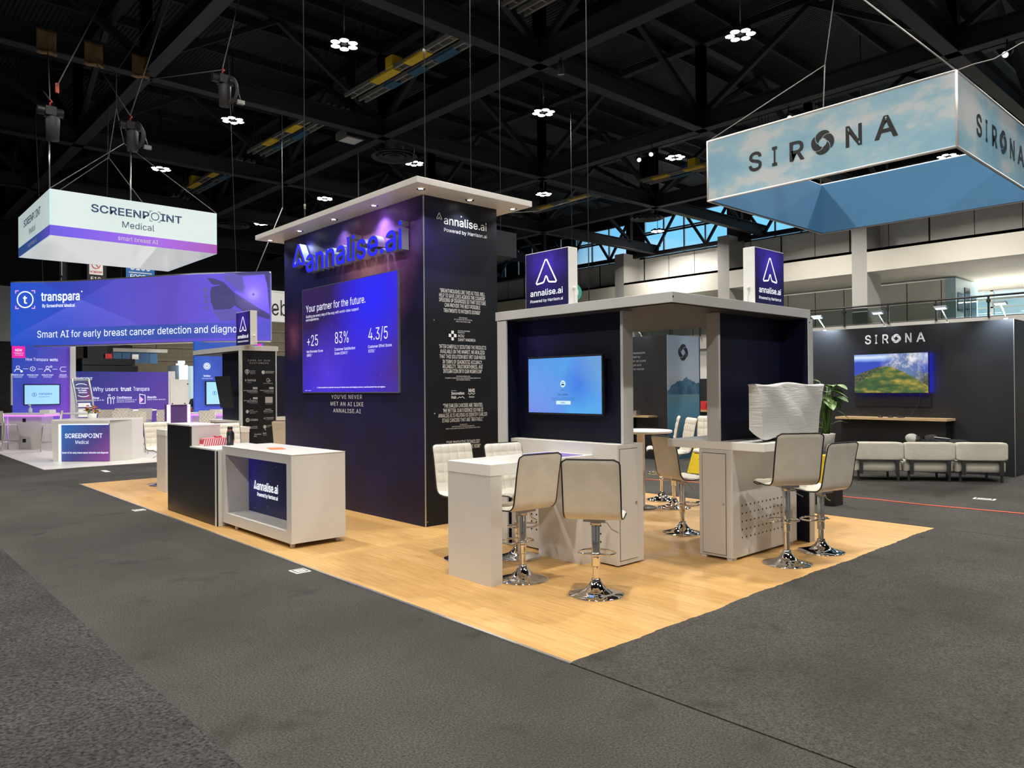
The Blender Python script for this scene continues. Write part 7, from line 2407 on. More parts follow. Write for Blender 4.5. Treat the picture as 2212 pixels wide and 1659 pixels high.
MB().cyl((5.78, 21.0, 8.88), (6.06, 25.7, 11.95), 0.012, 6).cyl((5.78, 21.0, 8.88), (6.72, 20.95, 12.2), 0.014, 6).cyl((6.72, 20.95, 12.2), (7.6, 20.9, 15.4), 0.014, 6).build('sling_cable', 'rope', h2)
h3 = hoist((7.1, 18.2, 8.95), 'black chain hoist with a coiled cable hanging free beside the roof beam', True)
MB().cyl((7.1, 18.2, 9.58), (8.13, 19.7, 12.2), 0.014, 6).cyl((8.13, 19.7, 12.2), (9.2, 21.3, 15.4), 0.014, 6).cyl((7.1, 18.2, 9.55), (6.9, 23.5, 10.9), 0.012, 6).cyl((6.9, 23.5, 10.9), (7.38, 25.7, 11.9), 0.012, 6).build('sling_cable', 'rope', h3)
for i, (x, lb) in enumerate(((4.77, 'brown burlap pad on the roof beam, leftmost of three'), (6.03, 'brown burlap pad on the roof beam, middle of three'), (7.38, 'brown burlap pad on the roof beam, rightmost of three'))):
    o = MB().grid(lambda u, v: Vector((x - 0.26 + 0.52 * u, 25.70 - 0.02 * math.sin(u * 9 + v * 5) - 0.05 * v, 12.50 - 0.75 * v)), 8, 8).grid(lambda u, v: Vector((x - 0.28 + 0.54 * u, 25.66 - 0.10 * math.sin(v * 3), 11.85 - 0.10 * v - 0.03 * math.sin(u * 7))), 8, 3).build('burlap_pad', 'burlap')
    o.modifiers.new('thick', 'SOLIDIFY').thickness = 0.02
    tag(o, lb, 'padding', 'burlap pads on the roof beam')

# ------------------------------------------------------------------ welcome counter
glow('led_ice', (0.70, 0.92, 1.0), 2.2, True)
purple_print('counter_print', (0.015, 0.10, 0.33), (0.045, 0.035, 0.17), (0.16, 0.04, 0.20), 0.6)
wc = thing('welcome_counter', 'white front counter of the left booth with a glowing purple sign panel', 'counter', (4.8, 20.6, 0.008))
q0, q1, q2 = Vector((4.04, 21.02)), Vector((5.02, 20.06)), Vector((5.54, 20.12))
q3, q4 = Vector((5.95, 20.65)), Vector((4.55, 21.6))
MB().prism([(*q, 0.008) for q in (q0 + Vector((0.03, 0.03)), q1 + Vector((0.0, 0.06)), q2, q3, q4)], (0, 0, 1.0)).build('body', 'laminate', wc)
MB().prism([(*q, 1.008) for q in (q0 + Vector((-0.05, 0.0)), q1, q2, q3, q4)], (0, 0, 0.03)).build('top', 'laminate_top', wc)
dq = (q1 - q0)
Lw = dq.length
fw = frG((q0.x, q0.y, 0), math.atan2(dq.y, dq.x))
MB().prism([fw(0, 0.008, 0.0), fw(0.13, 0.008, 0.0), fw(0.13, 1.0, 0.0), fw(-0.05, 1.02, 0.0)], fw(0, 0, 0.06) - fw(0, 0, 0)).prism([fw(-0.04, 0.93, 0.0), fw(Lw, 0.93, 0.0), fw(Lw, 1.01, 0.0), fw(-0.05, 1.01, 0.0)], fw(0, 0, 0.05) - fw(0, 0, 0)).build('frame', 'laminate', wc)
MB().prism([fw(0.16, 0.02, -0.04), fw(Lw - 0.02, 0.02, -0.04), fw(Lw - 0.02, 0.93, -0.04), fw(0.16, 0.93, -0.04)], fw(0, 0, 0.045) - fw(0, 0, 0)).build('sign_panel', 'counter_print', wc)
MB().prism([fw(0.13, 0.02, 0.0), fw(0.165, 0.02, 0.0), fw(0.165, 0.92, 0.0), fw(0.13, 0.92, 0.0)], fw(0, 0, 0.03) - fw(0, 0, 0)).build('led_strip', 'led_ice', wc)
MB().prism([fw(0.165, 0.905, 0.0), fw(Lw - 0.02, 0.905, 0.0), fw(Lw - 0.02, 0.925, 0.0), fw(0.165, 0.925, 0.0)], fw(0, 0, 0.03) - fw(0, 0, 0)).build('led_strip', 'led_ice', wc)
L = MB()
L.text(fw, 'SCREENP', 0.26, 0.585, 0.105, 0.84, 'b', d=0.012).text(fw, 'INT', 0.965, 0.585, 0.105, 1.20, 'b', d=0.012).disc(fw, 0.90, 0.638, 0.052, hole=0.72, d=0.012)
L.text(fw, 'Medical', 0.52, 0.44, 0.085, 0.86, 'r', d=0.012).text(fw, 'Smart AI for early breast cancer detection and diagnosis', 0.19, 0.205, 0.042, Lw - 0.03, 'b', d=0.012)
L.build('lettering', 'info_white', wc)

fv = thing('flower_vase', 'white vase of orange and red flowers on the left booth counter', 'flowers', (4.82, 20.85, 1.038))
MB().lathe([(0, 0), (0.085, 0), (0.10, 0.02), (0.105, 0.12), (0.095, 0.125), (0.09, 0.11)], (4.82, 20.85, 1.038), 20).build('vase', 'white_plastic', fv)
mat('petal_orange', (0.75, 0.16, 0.04), 0.6, var=0.3, vs=60)
mat('petal_red', (0.30, 0.02, 0.05), 0.6, var=0.3, vs=60)
mat('petal_yellow', (0.62, 0.45, 0.10), 0.6, var=0.3, vs=60)
mat('foliage', (0.10, 0.14, 0.04), 0.6, var=0.4, vs=60)
rr = random.Random(2)
for k in range(34):
    a, r, z = rr.uniform(0, 6.28), rr.uniform(0.02, 0.17), rr.uniform(0.14, 0.32)
    r *= 1.1 if z < 0.25 else 0.75
    c = Vector((4.82 + r * math.cos(a), 20.85 + r * math.sin(a), 1.038 + z))
    if k % 4 == 3:
        MB().ball(c, rr.uniform(0.02, 0.035), 6, (1, 1, 1.6)).build('leaf', 'foliage', fv)
    else:
        mb = MB()
        for j in range(6):
            b = j * math.pi / 3
            mb.ball(c + Vector((0.018 * math.cos(b), 0.018 * math.sin(b), 0.004)), 0.018, 6, (1, 1, 0.6))
        mb.build('bloom', ('petal_orange', 'petal_red', 'petal_yellow')[k % 3], fv)

# ------------------------------------------------------------------ tables with glowing edges
glow('led_violet', (0.55, 0.18, 1.0), 1.6, True)
glow('led_pink', (0.95, 0.62, 0.95), 1.3, True)


def led_table(c, ang, w, label, body=True):
    t = thing('led_table', label, 'table', (c[0], c[1], 0.008), 0, 'white tables with violet glowing edges')
    f = frG((c[0], c[1], 0), ang)

    def blk(a0, a1, z0, z1, d0, d1):
        return [f(a0, z0, d0), f(a1, z0, d0), f(a1, z1, d0), f(a0, z1, d0)], f(0, 0, d1) - f(0, 0, d0)
    MB().prism(*blk(-w, w, 1.035, 1.075, -0.32, 0.30)).build('tabletop', 'white_plastic', t)
    MB().prism(*blk(-w, w, 0.985, 1.035, -0.30, 0.295)).build('edge_light', 'led_violet', t)
    MB().prism(*blk(-w * 0.72, w * 0.72, 0.01, 0.985, -0.26, 0.16)).build('body', 'laminate', t)
    MB().prism(*blk(-w * 0.86, -w * 0.70, 0.01, 0.985, -0.28, 0.22)).build('end_post', 'laminate', t)
    MB().prism(*blk(-w * 0.68, -w * 0.665, 0.08, 0.985, 0.16, 0.165)).build('strip_light', 'led_violet', t)
    for z in (0.25, 0.86):
        MB().rect(f, -0.05, 0.07, z - 0.05, z + 0.06, 0.164).build('socket', 'black_plastic', t)
    return t


led_table((4.42, 26.55), math.atan2(-1.6, 1.1), 0.88, 'white table with a violet glowing edge at the far left')
led_table((8.25, 22.2), math.atan2(-0.9, 0.75), 0.75, 'white table with a violet glowing edge beside the far kiosk')
bt = thing('sanitizer_bottle', 'clear pump bottle on the far left violet-edged table', 'bottle', (4.45, 26.45, 1.075))
mat('clear_soap', (0.55, 0.65, 0.75), 0.1, var=0.05)
MB().lathe([(0, 0), (0.055, 0), (0.055, 0.12), (0.025, 0.16), (0.025, 0.18)], (4.45, 26.45, 1.075), 16).build('bottle_body', 'clear_soap', bt)
MB().cyl((4.45, 26.45, 1.255), (4.45, 26.45, 1.31), 0.014, 8).box(4.40, 4.47, 26.43, 26.47, 1.305, 1.325).build('pump', 'white_plastic', bt)
o = MB().obox((4.83, 26.05, 1.125), (0.36, 0.24, 0.10), -0.95).build('document_tray', 'white_plastic', bevel=0.01)
tag(o, 'white document tray on the far left violet-edged table', 'tray')
o = MB().obox((8.35, 22.0, 1.10), (0.42, 0.25, 0.05), -0.85).obox((8.35, 22.0, 1.14), (0.32, 0.2, 0.035), -0.85).build('leaflet_stack', 'cream', bevel=0.004)
tag(o, 'stack of pale leaflets on the violet-edged table beside the far kiosk', 'leaflets')
round_table(5.88, 25.75, 'white round high table behind the flower vase in the left booth', 0.70, 1.06, 0.008)
round_table(7.75, 27.9, 'white round high table before the low purple wall', 0.72, 1.06, 0.008)

# curved brochure stand
mat('stand_silver', (0.62, 0.64, 0.64), 0.35, 0.6, var=0.05)
purple_print('poster_print', (0.020, 0.045, 0.15), (0.05, 0.03, 0.14), (0.18, 0.03, 0.14), 0.45)
bs = thing('brochure_stand', 'curved silver leaflet stand with a purple poster in the left booth', 'stand', (5.96, 26.95, 0.008))
sx0, sx1 = 5.72, 6.19


def bow_(z):
    return 27.0 - 0.16 * math.sin(max(0, min(1, z / 2.1)) * math.pi)


for x in (sx0, sx1):
    MB().tube([(x + (0.10 * math.sin(k / 20 * math.pi) if True else 0) - 0.05, bow_(2.1 * k / 20), 0.01 + 2.1 * k / 20) for k in range(21)], 0.032, 8).build('rail', 'stand_silver', bs)
off = lambda z: 0.10 * math.sin(z / 2.1 * math.pi) - 0.05
MB().grid(lambda u, v: Vector((sx0 + (sx1 - sx0) * u + off(1.45 + 0.6 * v), bow_(1.45 + 0.6 * v), 1.45 + 0.6 * v)), 2, 8).build('poster', 'poster_print', bs)
MB().box(sx0, sx1 + 0.02, bow_(2.1) - 0.02, bow_(2.1) + 0.02, 2.06, 2.12).box(sx0 + 0.04, sx1 + 0.04, bow_(1.42) - 0.02, bow_(1.42) + 0.02, 1.39, 1.44).box(sx0 - 0.1, sx1 + 0.1, 26.8, 27.2, 0.008, 0.03).build('cross_bar', 'stand_silver', bs)
for k in range(3):
    z = 0.90 + 0.16 * k
    MB().prism([(sx0 + 0.06, bow_(z) - 0.10, z), (sx1, bow_(z) - 0.10, z), (sx1, bow_(z), z + 0.02), (sx0 + 0.06, bow_(z), z + 0.02)], (0, 0, 0.012)).prism([(sx0 + 0.08, bow_(z) - 0.09, z + 0.012), (sx1 - 0.04, bow_(z) - 0.09, z + 0.012), (sx1 - 0.04, bow_(z) - 0.01, z + 0.13), (sx0 + 0.08, bow_(z) - 0.01, z + 0.13)], (0, -0.008, 0.0)).build('leaflet_tray', 'white_plastic', bs)
L = MB()
fs = lambda a, b, d=0.0: Vector((a + off(b), bow_(b) - 0.01 - d, b))
L.text(fs, 'Trust Transpara', 5.76, 1.80, 0.045, 6.14, 'b').text(fs, 'for Better', 5.83, 1.73, 0.045, 6.07, 'b').text(fs, 'Workflow', 5.83, 1.66, 0.045, 6.07, 'b')
L.stroke(fs, [(5.79, 1.92), (5.87, 1.955), (5.95, 1.965), (6.03, 1.955), (6.11, 1.92)], 0.02).stroke(fs, [(5.79, 1.59), (5.87, 1.555), (5.95, 1.545), (6.03, 1.555), (6.11, 1.59)], 0.02)
L.build('lettering', 'info_white', bs)

# kiosk with a white board on a purple lit box
lk = thing('lit_box_kiosk', 'white board on a purple box with glowing pink edges in the left booth', 'kiosk', (7.1, 21.7, 0.008))
mat('plum', (0.085, 0.035, 0.16), 0.5, var=0.1)
MB().box(6.90, 7.38, 21.5, 21.56, 1.33, 2.03).build('board', 'white_paint', lk)
for x, z in ((6.95, 1.36), (7.28, 1.36), (7.36, 1.90)):
    MB().cyl((x, 21.49, z), (x, 21.5, z), 0.018, 10).build('stud', 'black_plastic', lk)
MB().box(6.90, 7.36, 21.55, 22.0, 0.008, 1.33).build('box', 'plum', lk)
for x in (6.84, 7.37):
    MB().box(x, x + 0.06, 21.5, 21.62, 0.008, 1.33).build('edge_light', 'led_pink', lk)


# woven-backed high stools
m, n, p = _new('woven')
t = n.nodes.new('ShaderNodeTexCoord').outputs['Object']
ck = n.nodes.new('ShaderNodeTexChecker')
ck.inputs['Scale'].default_value = 22
ck.inputs['Color1'].default_value = (0.72, 0.68, 0.60, 1)
ck.inputs['Color2'].default_value = (0.56, 0.51, 0.43, 1)
n.links.new(t, ck.inputs['Vector'])
n.links.new(ck.outputs['Color'], p.inputs['Base Color'])
b = n.nodes.new('ShaderNodeBump')
b.inputs['Strength'].default_value = 0.5
b.inputs['Distance'].default_value = 0.01
n.links.new(ck.outputs['Fac'], b.inputs['Height'])
n.links.new(b.outputs[0], p.inputs['Normal'])
p.inputs['Roughness'].default_value = 0.6
MATS['woven'] = m


def make_woven():
    t = thing('woven_stool', 'woven stool', 'bar stool')
    MB().box(-0.21, 0.21, -0.20, 0.22, 0.735, 0.765).build('seat', 'woven', t, local=True, bevel=0.01)
    MB().grid(lambda u, v: Vector((-0.21 + 0.42 * u, -0.21 - 0.05 * v - 0.03 * math.sin(u * math.pi), 0.80 + 0.36 * v)), 10, 8).grid(lambda u, v: Vector((-0.21 + 0.42 * u, -0.185 - 0.05 * v - 0.03 * math.sin(u * math.pi), 0.80 + 0.36 * v)), 10, 8).build('backrest', 'woven', t, local=True)
    for sx in (-1, 1):
        MB().tube([(sx * 0.20, 0.20, 0.735), (sx * 0.21, 0.215, 0.70), (sx * 0.235, 0.27, 0.0)], 0.013, 8).build('leg', 'brushed', t, local=True)
        MB().tube([(sx * 0.205, -0.235, 1.14), (sx * 0.205, -0.195, 0.75), (sx * 0.21, -0.20, 0.60), (sx * 0.235, -0.30, 0.0)], 0.013, 8).build('leg', 'brushed', t, local=True)
    MB().tube([(-0.225, 0.245, 0.26), (0.225, 0.245, 0.26), (0.225, -0.26, 0.26), (-0.225, -0.26, 0.26)], 0.010, 6, closed=True).build('footrest', 'brushed', t, local=True)
    return t


w0 = make_woven()
for k, (x, y, az, lb) in enumerate(((3.78, 26.2, 30, 'at the left picture edge by the violet-edged table'), (4.70, 24.85, 170, 'between the violet-edged table and the white counter'),
                                    (6.02, 23.3, 95, 'right of the white counter, farther one'), (6.18, 22.0, 80, 'right of the white counter, nearest the camera'), (7.0, 26.4, 70, 'before the round table in front of the purple wall'),
                                    (6.60, 24.75, 250, 'just right of the flower vase'), (5.95, 24.45, 240, 'just behind the flower vase'), (7.15, 23.2, 100, 'left of the pink-edged kiosk box, nearer one'),
                                    (7.25, 25.3, 100, 'left of the pink-edged kiosk box, farther one'), (7.60, 23.75, 200, 'behind the pink-edged kiosk box'), (7.75, 21.0, 60, 'under the violet-edged table beside the far kiosk'))):
    if k == 0:
        o = w0
        o.location = (x, y, 0.008)
        o.rotation_euler.z = math.radians(az - 90)
        RW[o] = Matrix.Translation((x, y, 0.008)) @ Matrix.Rotation(math.radians(az - 90), 4, 'Z')
        o['group'] = 'woven white stools'
    else:
        o = dup(w0, (x, y, 0.008), math.radians(az - 90), None, 'woven white stools')
    o['label'] = 'woven white high stool ' + lb

# person half hidden behind the purple workflow wall
mat('shirt_dark', (0.03, 0.028, 0.035), 0.85, var=0.2, vs=20)
mat('sleeve_red', (0.40, 0.05, 0.07), 0.8, var=0.2, vs=20)
pp = thing('person', 'person in a dark top standing half hidden behind the purple workflow wall', 'person', (8.82, 24.9, 0.008))
cx_, cy_ = 8.82, 24.9
skinned('body', [(cx_, cy_, 0.95, 0.13), (cx_, cy_, 1.15, 0.13), (cx_, cy_, 1.36, 0.145), (cx_, cy_, 1.47, 0.06), (cx_, cy_, 1.52, 0.05),
                 (cx_ - 0.16, cy_ + 0.06, 1.40, 0.065), (cx_ - 0.24, cy_ - 0.02, 1.14, 0.048), (cx_ - 0.20, cy_ - 0.20, 1.02, 0.038),
                 (cx_ + 0.16, cy_ - 0.06, 1.40, 0.065), (cx_ + 0.22, cy_ - 0.14, 1.14, 0.048), (cx_ + 0.14, cy_ - 0.28, 1.02, 0.038),
                 (cx_ - 0.09, cy_, 0.86, 0.09), (cx_ - 0.10, cy_, 0.48, 0.06), (cx_ - 0.10, cy_ + 0.02, 0.06, 0.042), (cx_ - 0.10, cy_ - 0.12, 0.045, 0.036),
                 (cx_ + 0.09, cy_, 0.86, 0.09), (cx_ + 0.10, cy_, 0.48, 0.06), (cx_ + 0.10, cy_ + 0.02, 0.06, 0.042), (cx_ + 0.10, cy_ - 0.12, 0.045, 0.036)],
        [(0, 1), (1, 2), (2, 3), (3, 4), (2, 5), (5, 6), (6, 7), (2, 8), (8, 9), (9, 10), (0, 11), (11, 12), (12, 13), (13, 14), (0, 15), (15, 16), (16, 17), (17, 18)], 'shirt_dark', pp)
h, P = head(pp, (cx_, cy_ - 0.02, 1.62), (-0.3, -1, -0.1), (0, 0, 1))
MB().ball(P(0, -0.02, 0.035), 0.108, 16, (0.80, 0.95, 1.0)).build('hair', 'hair', pp)
MB().tube([(cx_ - 0.235, cy_ - 0.0, 1.16), (cx_ - 0.24, cy_ - 0.02, 1.13), (cx_ - 0.205, cy_ - 0.18, 1.03)], 0.05, 10, rs=[0.062, 0.060, 0.048]).build('sleeve', 'sleeve_red', pp)
for sx in (-1, 1):
    c = Vector((cx_ - 0.19, cy_ - 0.23, 1.01)) if sx < 0 else Vector((cx_ + 0.13, cy_ - 0.31, 1.01))
    hnd = skinned('hand', [(*c, 0.028), (c.x, c.y - 0.055, c.z - 0.01, 0.034)], [(0, 1)], 'skin', pp, 1)
    for j in range(5):
        o = c + Vector(((j - 2) * 0.016, -0.07 if j else -0.03, -0.01))
        l = (0.045, 0.065, 0.072, 0.066, 0.05)[j]
        MB().tube([o, o + Vector(((-0.02 * sx) if j == 0 else 0, -l * 0.55, 0.004)), o + Vector(((-0.03 * sx) if j == 0 else 0, -l, -0.012))], 0.008, 6, rs=[0.0095, 0.0085, 0.007]).build('finger', 'skin', hnd)

# pale blue lit room behind
mat('ice_wall', (0.55, 0.72, 0.80), 0.5, var=0.05)
pr = thing('pale_room', 'pale blue walled stand with a bright lamp behind the purple walls', 'partition', (11.4, 33.5, 0.008))
MB().box(10.95, 11.30, 33.0, 34.5, 0.008, 2.80).box(11.30, 12.6, 33.9, 34.5, 0.008, 2.80).build('wall', 'ice_wall', pr)
MB().tube([(11.1, 33.0, 2.8), (10.95, 32.6, 2.92)], 0.02, 6).box(10.72, 11.0, 32.45, 32.65, 2.84, 2.96).build('lamp_head', 'white_plastic', pr)
MB().box(10.74, 10.98, 32.5, 32.72, 2.80, 2.84).build('lamp_lens', 'lamp_cool', pr)
ld = bpy.data.lights.new('room_lamp', 'POINT')
ld.energy = 90
ld.color = (0.70, 0.90, 1.0)
ld.shadow_soft_size = 0.1
lo = bpy.data.objects.new('room_lamp', ld)
COL.objects.link(lo)
lo.location = (10.9, 32.3, 2.65)

# ================================================================== hanging sky-print sign, tower cables and far hall
m, n, p = _new('sky_print')
t = n.nodes.new('ShaderNodeTexCoord').outputs['Object']
q = n.nodes.new('ShaderNodeMapping')
q.inputs['Scale'].default_value = (1, 1, 1.9)
n.links.new(t, q.inputs[0])
big = noise(n, q.outputs[0], 0.75, 7, 0.58)
c = ramp_node(n, [(0.40, (0.30, 0.58, 0.80)), (0.52, (0.42, 0.68, 0.84)), (0.58, (0.66, 0.77, 0.85)), (0.68, (0.74, 0.78, 0.83)), (0.82, (0.84, 0.82, 0.83))], big)
n.links.new(c, p.inputs['Base Color'])
p.inputs['Roughness'].default_value = 0.7
MATS['sky_print'] = m
mat('blue_lining', (0.055, 0.18, 0.35), 0.7, var=0.04, vs=1.2)
sx0, sx1, sy0, sy1, sz0, sz1 = 12.44, 17.15, 3.74, 8.03, 5.27, 6.405
hs = thing('hanging_header', 'square hanging sign printed with blue sky and clouds, blue inside', 'hanging sign', (14.8, 5.9, sz0))
for (x0, x1, y0, y1) in ((sx0, sx1, sy0, sy0 + 0.02), (sx0, sx0 + 0.02, sy0, sy1), (sx0, sx1, sy1 - 0.02, sy1), (sx1 - 0.02, sx1, sy0, sy1)):
    MB().box(x0, x1, y0, y1, sz0, sz1).build('cloth_side', 'sky_print', hs)
MB().box(sx0 + 0.03, sx1 - 0.03, sy1 - 0.06, sy1 - 0.022, sz0, sz1 - 0.02).box(sx1 - 0.06, sx1 - 0.022, sy0 + 0.03, sy1 - 0.03, sz0, sz1 - 0.02).box(sx0 + 0.022, sx0 + 0.04, sy0 + 0.03, sy1 - 0.03, sz0, sz1 - 0.02).box(sx0 + 0.03, sx1 - 0.03, sy0 + 0.022, sy0 + 0.04, sz0, sz1 - 0.02).build('lining', 'blue_lining', hs)
ed = MB()
for z in (sz0, sz1):
    ed.tube([(sx0, sy0, z), (sx1, sy0, z), (sx1, sy1, z), (sx0, sy1, z)], 0.022, 6, closed=True)
for x, y in ((sx0, sy0), (sx1, sy0), (sx0, sy1), (sx1, sy1)):
    ed.cyl((x, y, sz0), (x, y, sz1), 0.018, 6)
ed.build('frame_tube', 'print_white', hs)
L, f = MB(), frX(sx0)
for ch, a0, a1, z0, cp in (('S', -7.173, -6.885, 5.64, 0.325), ('I', -6.705, -6.60, 5.645, 0.325), ('R', -6.401, -6.10, 5.645, 0.325), ('N', -5.418, -5.10, 5.655, 0.335), ('A', -4.93, -4.57, 5.66, 0.345)):
    L.text(f, ch, a0, z0, cp, a1, 'b', d=0.008)
swirl(L, f, -5.78, 5.838, 0.20, 0.205, 0.008)
f2 = frY(sy0)
for ch, a0, a1 in (('S', 13.33, 13.625), ('I', 13.80, 13.905), ('R', 14.117, 14.42), ('N', 15.134, 15.466), ('A', 15.63, 16.035)):
    L.text(f2, ch, a0, 5.655, 0.335, a1, 'b', d=0.008)
swirl(L, f2, 14.77, 5.835, 0.20, 0.205, 0.008)
L.build('lettering', 'print_dark', hs)
K = Vector((16.0, 7.37, 8.69))
for q in ((sx0, sy1), (sx1, sy1)):
    MB().cyl((*q, sz1), K, 0.012, 6).build('suspension_cable', 'rope', hs)
MB().cyl(K, (18.0, 7.9, 12.1), 0.012, 6).build('drop_cable', 'rope', hs)
MB().cyl((sx0, sy0, sz1), (13.85, 5.86, 8.95), 0.014, 6).cyl((13.85, 5.86, 8.95), (16.0, 8.0, 12.1), 0.014, 6).build('suspension_cable', 'rope', hs)
MB().obox((13.85, 5.86, 8.95), (0.06, 0.06, 0.12)).build('turnbuckle', 'brushed', hs)
MB().tube([(sx0, sy0, sz1), (12.9, 3.65, 6.60), (13.4, 3.5, 6.78), (14.3, 3.35, 7.25), (15.6, 3.2, 7.75), (17.5, 2.6, 9.2), (19, 1.5, 12.2)], 0.010, 6).build('power_lead', 'rope', hs)

# cables holding the tower roof and the left logo box
cb_ = thing('tower_cable', 'thin cable rising from the right part of the tower roof slab', 'cable', (5.75, 8.0, 4.2))
MB().cyl((5.75, 7.96, 4.2), (5.75, 7.97, 12.05), 0.007, 6).box(5.72, 5.78, 7.93, 7.99, 4.19, 4.23).build('wire', 'dark_rope', cb_)
MB().cyl((5.75, 7.965, 6.1), (5.75, 7.965, 6.16), 0.016, 8).cyl((5.75, 7.965, 7.5), (5.75, 7.965, 7.56), 0.016, 8).build('coupler', 'rope', cb_)
cb_ = thing('tower_cable', 'thin cable rising from the left part of the tower roof slab', 'cable', (5.3, 10.43, 4.2))
MB().cyl((5.3, 10.43, 4.2), (5.3, 10.44, 15.5), 0.007, 6).box(5.27, 5.33, 10.40, 10.46, 4.19, 4.23).build('wire', 'dark_rope', cb_)
MB().cyl((5.3, 10.43, 4.45), (5.3, 10.43, 4.52), 0.016, 8).build('coupler', 'rope', cb_)
cb_ = thing('power_drop', 'cable dropping from the roof behind the left logo box', 'cable', (9.2, 8.2, 3.2))
MB().cyl((9.2, 8.2, 3.0), (9.17, 8.2, 12.05), 0.009, 6).build('wire', 'dark_rope', cb_)
MB().tube([(9.2, 8.2, 4.85), (8.6, 8.8, 4.62), (7.9, 9.6, 4.60), (7.3, 10.2, 4.7)], 0.008, 6).build('swagged_lead', 'dark_rope', cb_)
bx = thing('hanging_case', 'plain dark box hung behind the right edge of the tall tower', 'box', (11.7, 13.3, 4.75))
MB().box(10.6, 12.03, 13.0, 13.7, 4.80, 5.38).build('case', 'soot_steel', bx)
MB().cyl((10.9, 13.3, 5.38), (10.9, 13.3, 15.9), 0.01, 5).cyl((11.8, 13.3, 5.38), (11.8, 13.3, 15.9), 0.01, 5).build('wire', 'dark_rope', bx)


# small stage spotlights on the beams
glow('lamp_dim', (0.85, 0.92, 1.0), 1.5)
def spot(x, y, z, aim, label, lit):
    t = thing('stage_spotlight', label, 'spotlight', (x, y, z), 0, 'stage spotlights on the beams')
    d = Vector(aim).normalized()
    c = Vector((x, y, z))
    MB().tube([c - d * 0.30, c - d * 0.18, c + d * 0.12], 0.12, 16, rs=[0.05, 0.10, 0.12]).build('can', 'duct_black', t)
    MB().tube([c + d * 0.125, c + d * 0.13], 0.09 if lit else 0.10, 16).build('lens', 'lamp_dim' if lit else 'print_grey', t)
    MB().tube([c + Vector((0, 0, 0.05)), c + Vector((0.05, 0.02, 0.25)), c + Vector((0, 0, 0.45))], 0.02, 6).build('yoke', 'duct_black', t)
    return t


spot(25.7, 19.3, 11.6, (-0.75, -0.25, -0.6), 'black stage spotlight tilted left on the middle beam, lens shining', True)
spot(26.2, 20.4, 11.7, (-0.5, -0.7, -0.5), 'small bright spotlight under the beam right of the tilted one', True)
spot(26.1, 13.4, 11.6, (-0.6, -0.6, -0.5), 'small bright spotlight just above the sky sign', True)
spot(26.0, 6.45, 11.6, (-0.8, 0.2, -0.5), 'bright spotlight at the right picture edge above the sky sign', True)
spot(16.83, 16.1, 11.6, (0.2, 0.1, -1), 'dark unlit spotlight on the beam crossing above the tower', False)

# far hall: columns with signs, hanging banners, white fabric header
fc = thing('hall_column', 'black hall column with a no smoking sign and column number', 'column', (10.65, 45.4, 0))
MB().box(10.2, 11.15, 45.0, 45.9, 0, 15.5).build('shaft', 'soot_steel', fc)
f = frY(45.0)
MB().rect(f, 10.30, 10.96, 8.02, 8.85, 0.03).build('sign_plate', 'print_white', fc)
L = MB()
L.text(f, 'NO SMOKING', 10.34, 8.12, 0.10, 10.92, 'b', d=0.04).disc(f, 10.63, 8.55, 0.22, hole=0.82, d=0.04).stroke(f, [(10.48, 8.69), (10.78, 8.41)], 0.04, d=0.041)
L.build('sign_print', 'red', fc)
L = MB()
L.text(f, 'F19', 10.352, 7.70, 0.19, 10.87, 'b', d=0.03)
L.build('lettering', 'print_white', fc)
fc = thing('hall_column', 'black hall column seen edge-on with a narrow sign, leftmost', 'column', (9.25, 47, 0))
MB().box(9.35, 10.0, 46.6, 47.3, 0, 15.5).build('shaft', 'soot_steel', fc)
MB().box(9.32, 9.35, 46.6, 47.1, 8.05, 8.85).build('sign_plate', 'print_white', fc)
MB().box(9.31, 9.35, 46.65, 47.05, 7.7, 7.95).build('number_plate', 'print_grey', fc)
mat('sign_blue', (0.02, 0.13, 0.40), 0.5, var=0.05)
bs_ = thing('aisle_sign', 'blue hanging aisle sign half hidden behind the curved banner', 'hanging sign', (12.9, 45.2, 8.0))
MB().box(12.15, 13.65, 45.1, 45.16, 7.7, 9.3).build('panel', 'sign_blue', bs_)
L, f = MB(), frY(45.1)
L.rect(f, 12.3, 13.5, 8.33, 8.37).text(f, '5100', 12.35, 8.50, 0.35, 13.45, 'b').text(f, 'FOOD', 12.35, 8.02, 0.22, 13.2, 'b')
L.build('lettering', 'print_white', bs_)
MB().cyl((12.4, 45.13, 9.3), (12.4, 45.13, 15.9), 0.015, 5).cyl((13.4, 45.13, 9.3), (13.4, 45.13, 15.9), 0.015, 5).build('wire', 'dark_rope', bs_)
mat('banner_blue', (0.10, 0.27, 0.55), 0.6, var=0.25, vs=2)
br_ = thing('banner_rail', 'white rail hanging far back with a row of blue banners', 'rail', (14.2, 50, 4.1))
MB().box(12.7, 15.85, 49.9, 50.1, 4.12, 4.34).build('rail', 'white_paint', br_)
MB().cyl((13.2, 50, 4.34), (13.2, 50, 15.9), 0.02, 5).cyl((15.2, 50, 4.34), (15.2, 50, 15.9), 0.02, 5).build('wire', 'dark_rope', br_)
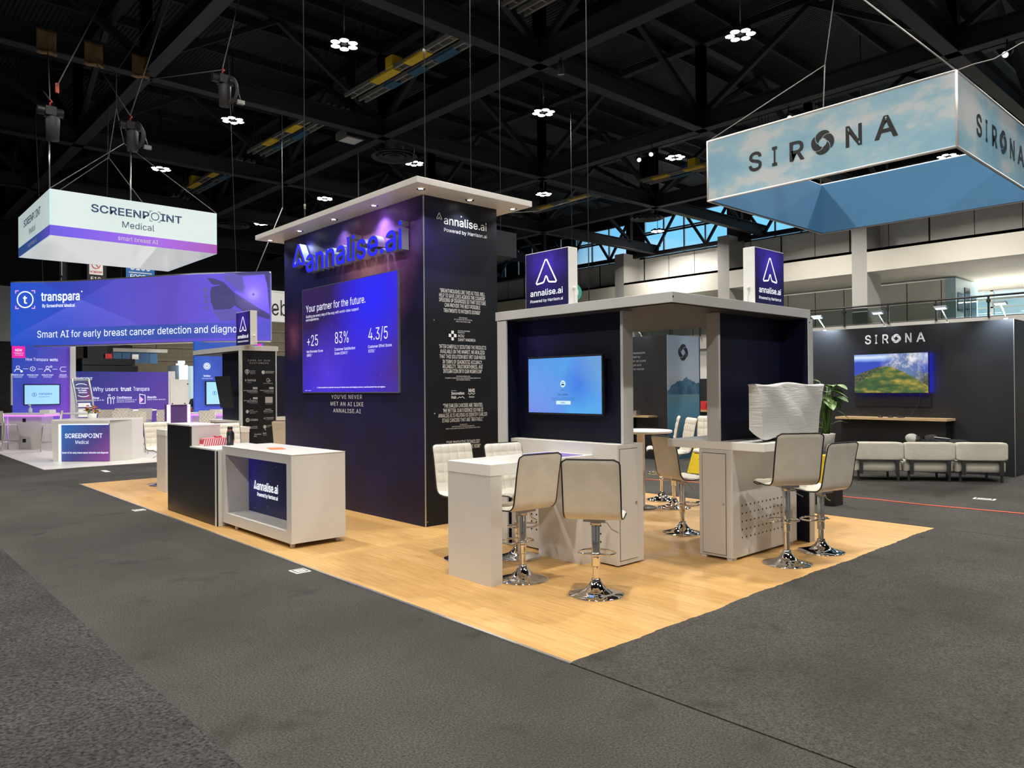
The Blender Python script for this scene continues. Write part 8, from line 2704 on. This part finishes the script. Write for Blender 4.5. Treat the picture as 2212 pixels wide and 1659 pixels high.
for k in range(5):
    x0 = 12.72 + 0.52 * k
    o = MB().box(x0, x0 + 0.47, 49.97, 50.0, 3.44, 4.13).build('blue_banner', 'banner_blue')
    tag(o, 'blue banner on the far white rail, %s' % ('leftmost', 'second from left', 'middle', 'second from right', 'rightmost')[k], 'banner', 'blue banners on the far rail')
dk = thing('dark_cabinet_row', 'row of black storage cases far behind the low purple wall', 'cabinet', (10.9, 45, 0))
MB().box(9.5, 12.15, 43.0, 44.5, 0.0, 3.05).box(9.5, 12.0, 43.0, 44.5, 3.08, 3.42).build('case', 'black_panel', dk)
for k, (x, c) in enumerate(((10.65, 'red'), (11.95, 'white_plastic'))):
    o = MB().box(x, x + 0.32, 43.3, 43.7, 3.42, 3.68).box(x + 0.05, x + 0.25, 43.295, 43.3, 3.48, 3.6).build('carton', c)
    tag(o, 'red carton on the far black cases' if k == 0 else 'white carton on the far black cases', 'box', 'cartons on the far cases')
wh = thing('hanging_header', 'grey-white hanging sign with large black letters left of the tall tower', 'hanging sign', (14.6, 30, 4.6))
MB().box(12.6, 17.2, 30.0, 30.3, 4.60, 5.84).build('cloth_side', 'print_white', wh)
MB().box(12.6, 17.2, 29.98, 30.32, 5.84, 5.90).build('top_tube', 'print_white', wh)
L, f = MB(), frY(30.0)
L.text(f, 'cerebra', 12.70, 4.86, 0.66, 15.05, 'r', d=0.01)
L.build('lettering', 'print_dark', wh)
for x in (12.8, 16.5):
    MB().cyl((x, 30.15, 5.9), (x + 1.5, 30.15, 9.5), 0.02, 6).cyl((x + 1.5, 30.15, 9.5), (x + 1.5, 30.15, 15.9), 0.02, 6).build('suspension_cable', 'rope', wh)
td = thing('teal_disc_sign', 'round teal and white sign far back beside the left logo box', 'sign', (22.0, 20.5, 5.1))
mat('teal', (0.05, 0.42, 0.34), 0.5, var=0.05)
ff = frG((22.0, 20.5, 0), AZ - math.pi / 2)
MB().disc(ff, 0, 5.53, 0.38, d=0.0, n=32).disc(ff, 0, 5.53, 0.38, d=-0.04, n=32).build('rim', 'teal', td)
MB().disc(ff, 0, 5.53, 0.25, d=0.02, n=32).build('face', 'print_white', td)
MB().cyl((22.0, 20.5, 5.9), (22.0, 20.5, 15.9), 0.01, 5).build('wire', 'dark_rope', td)
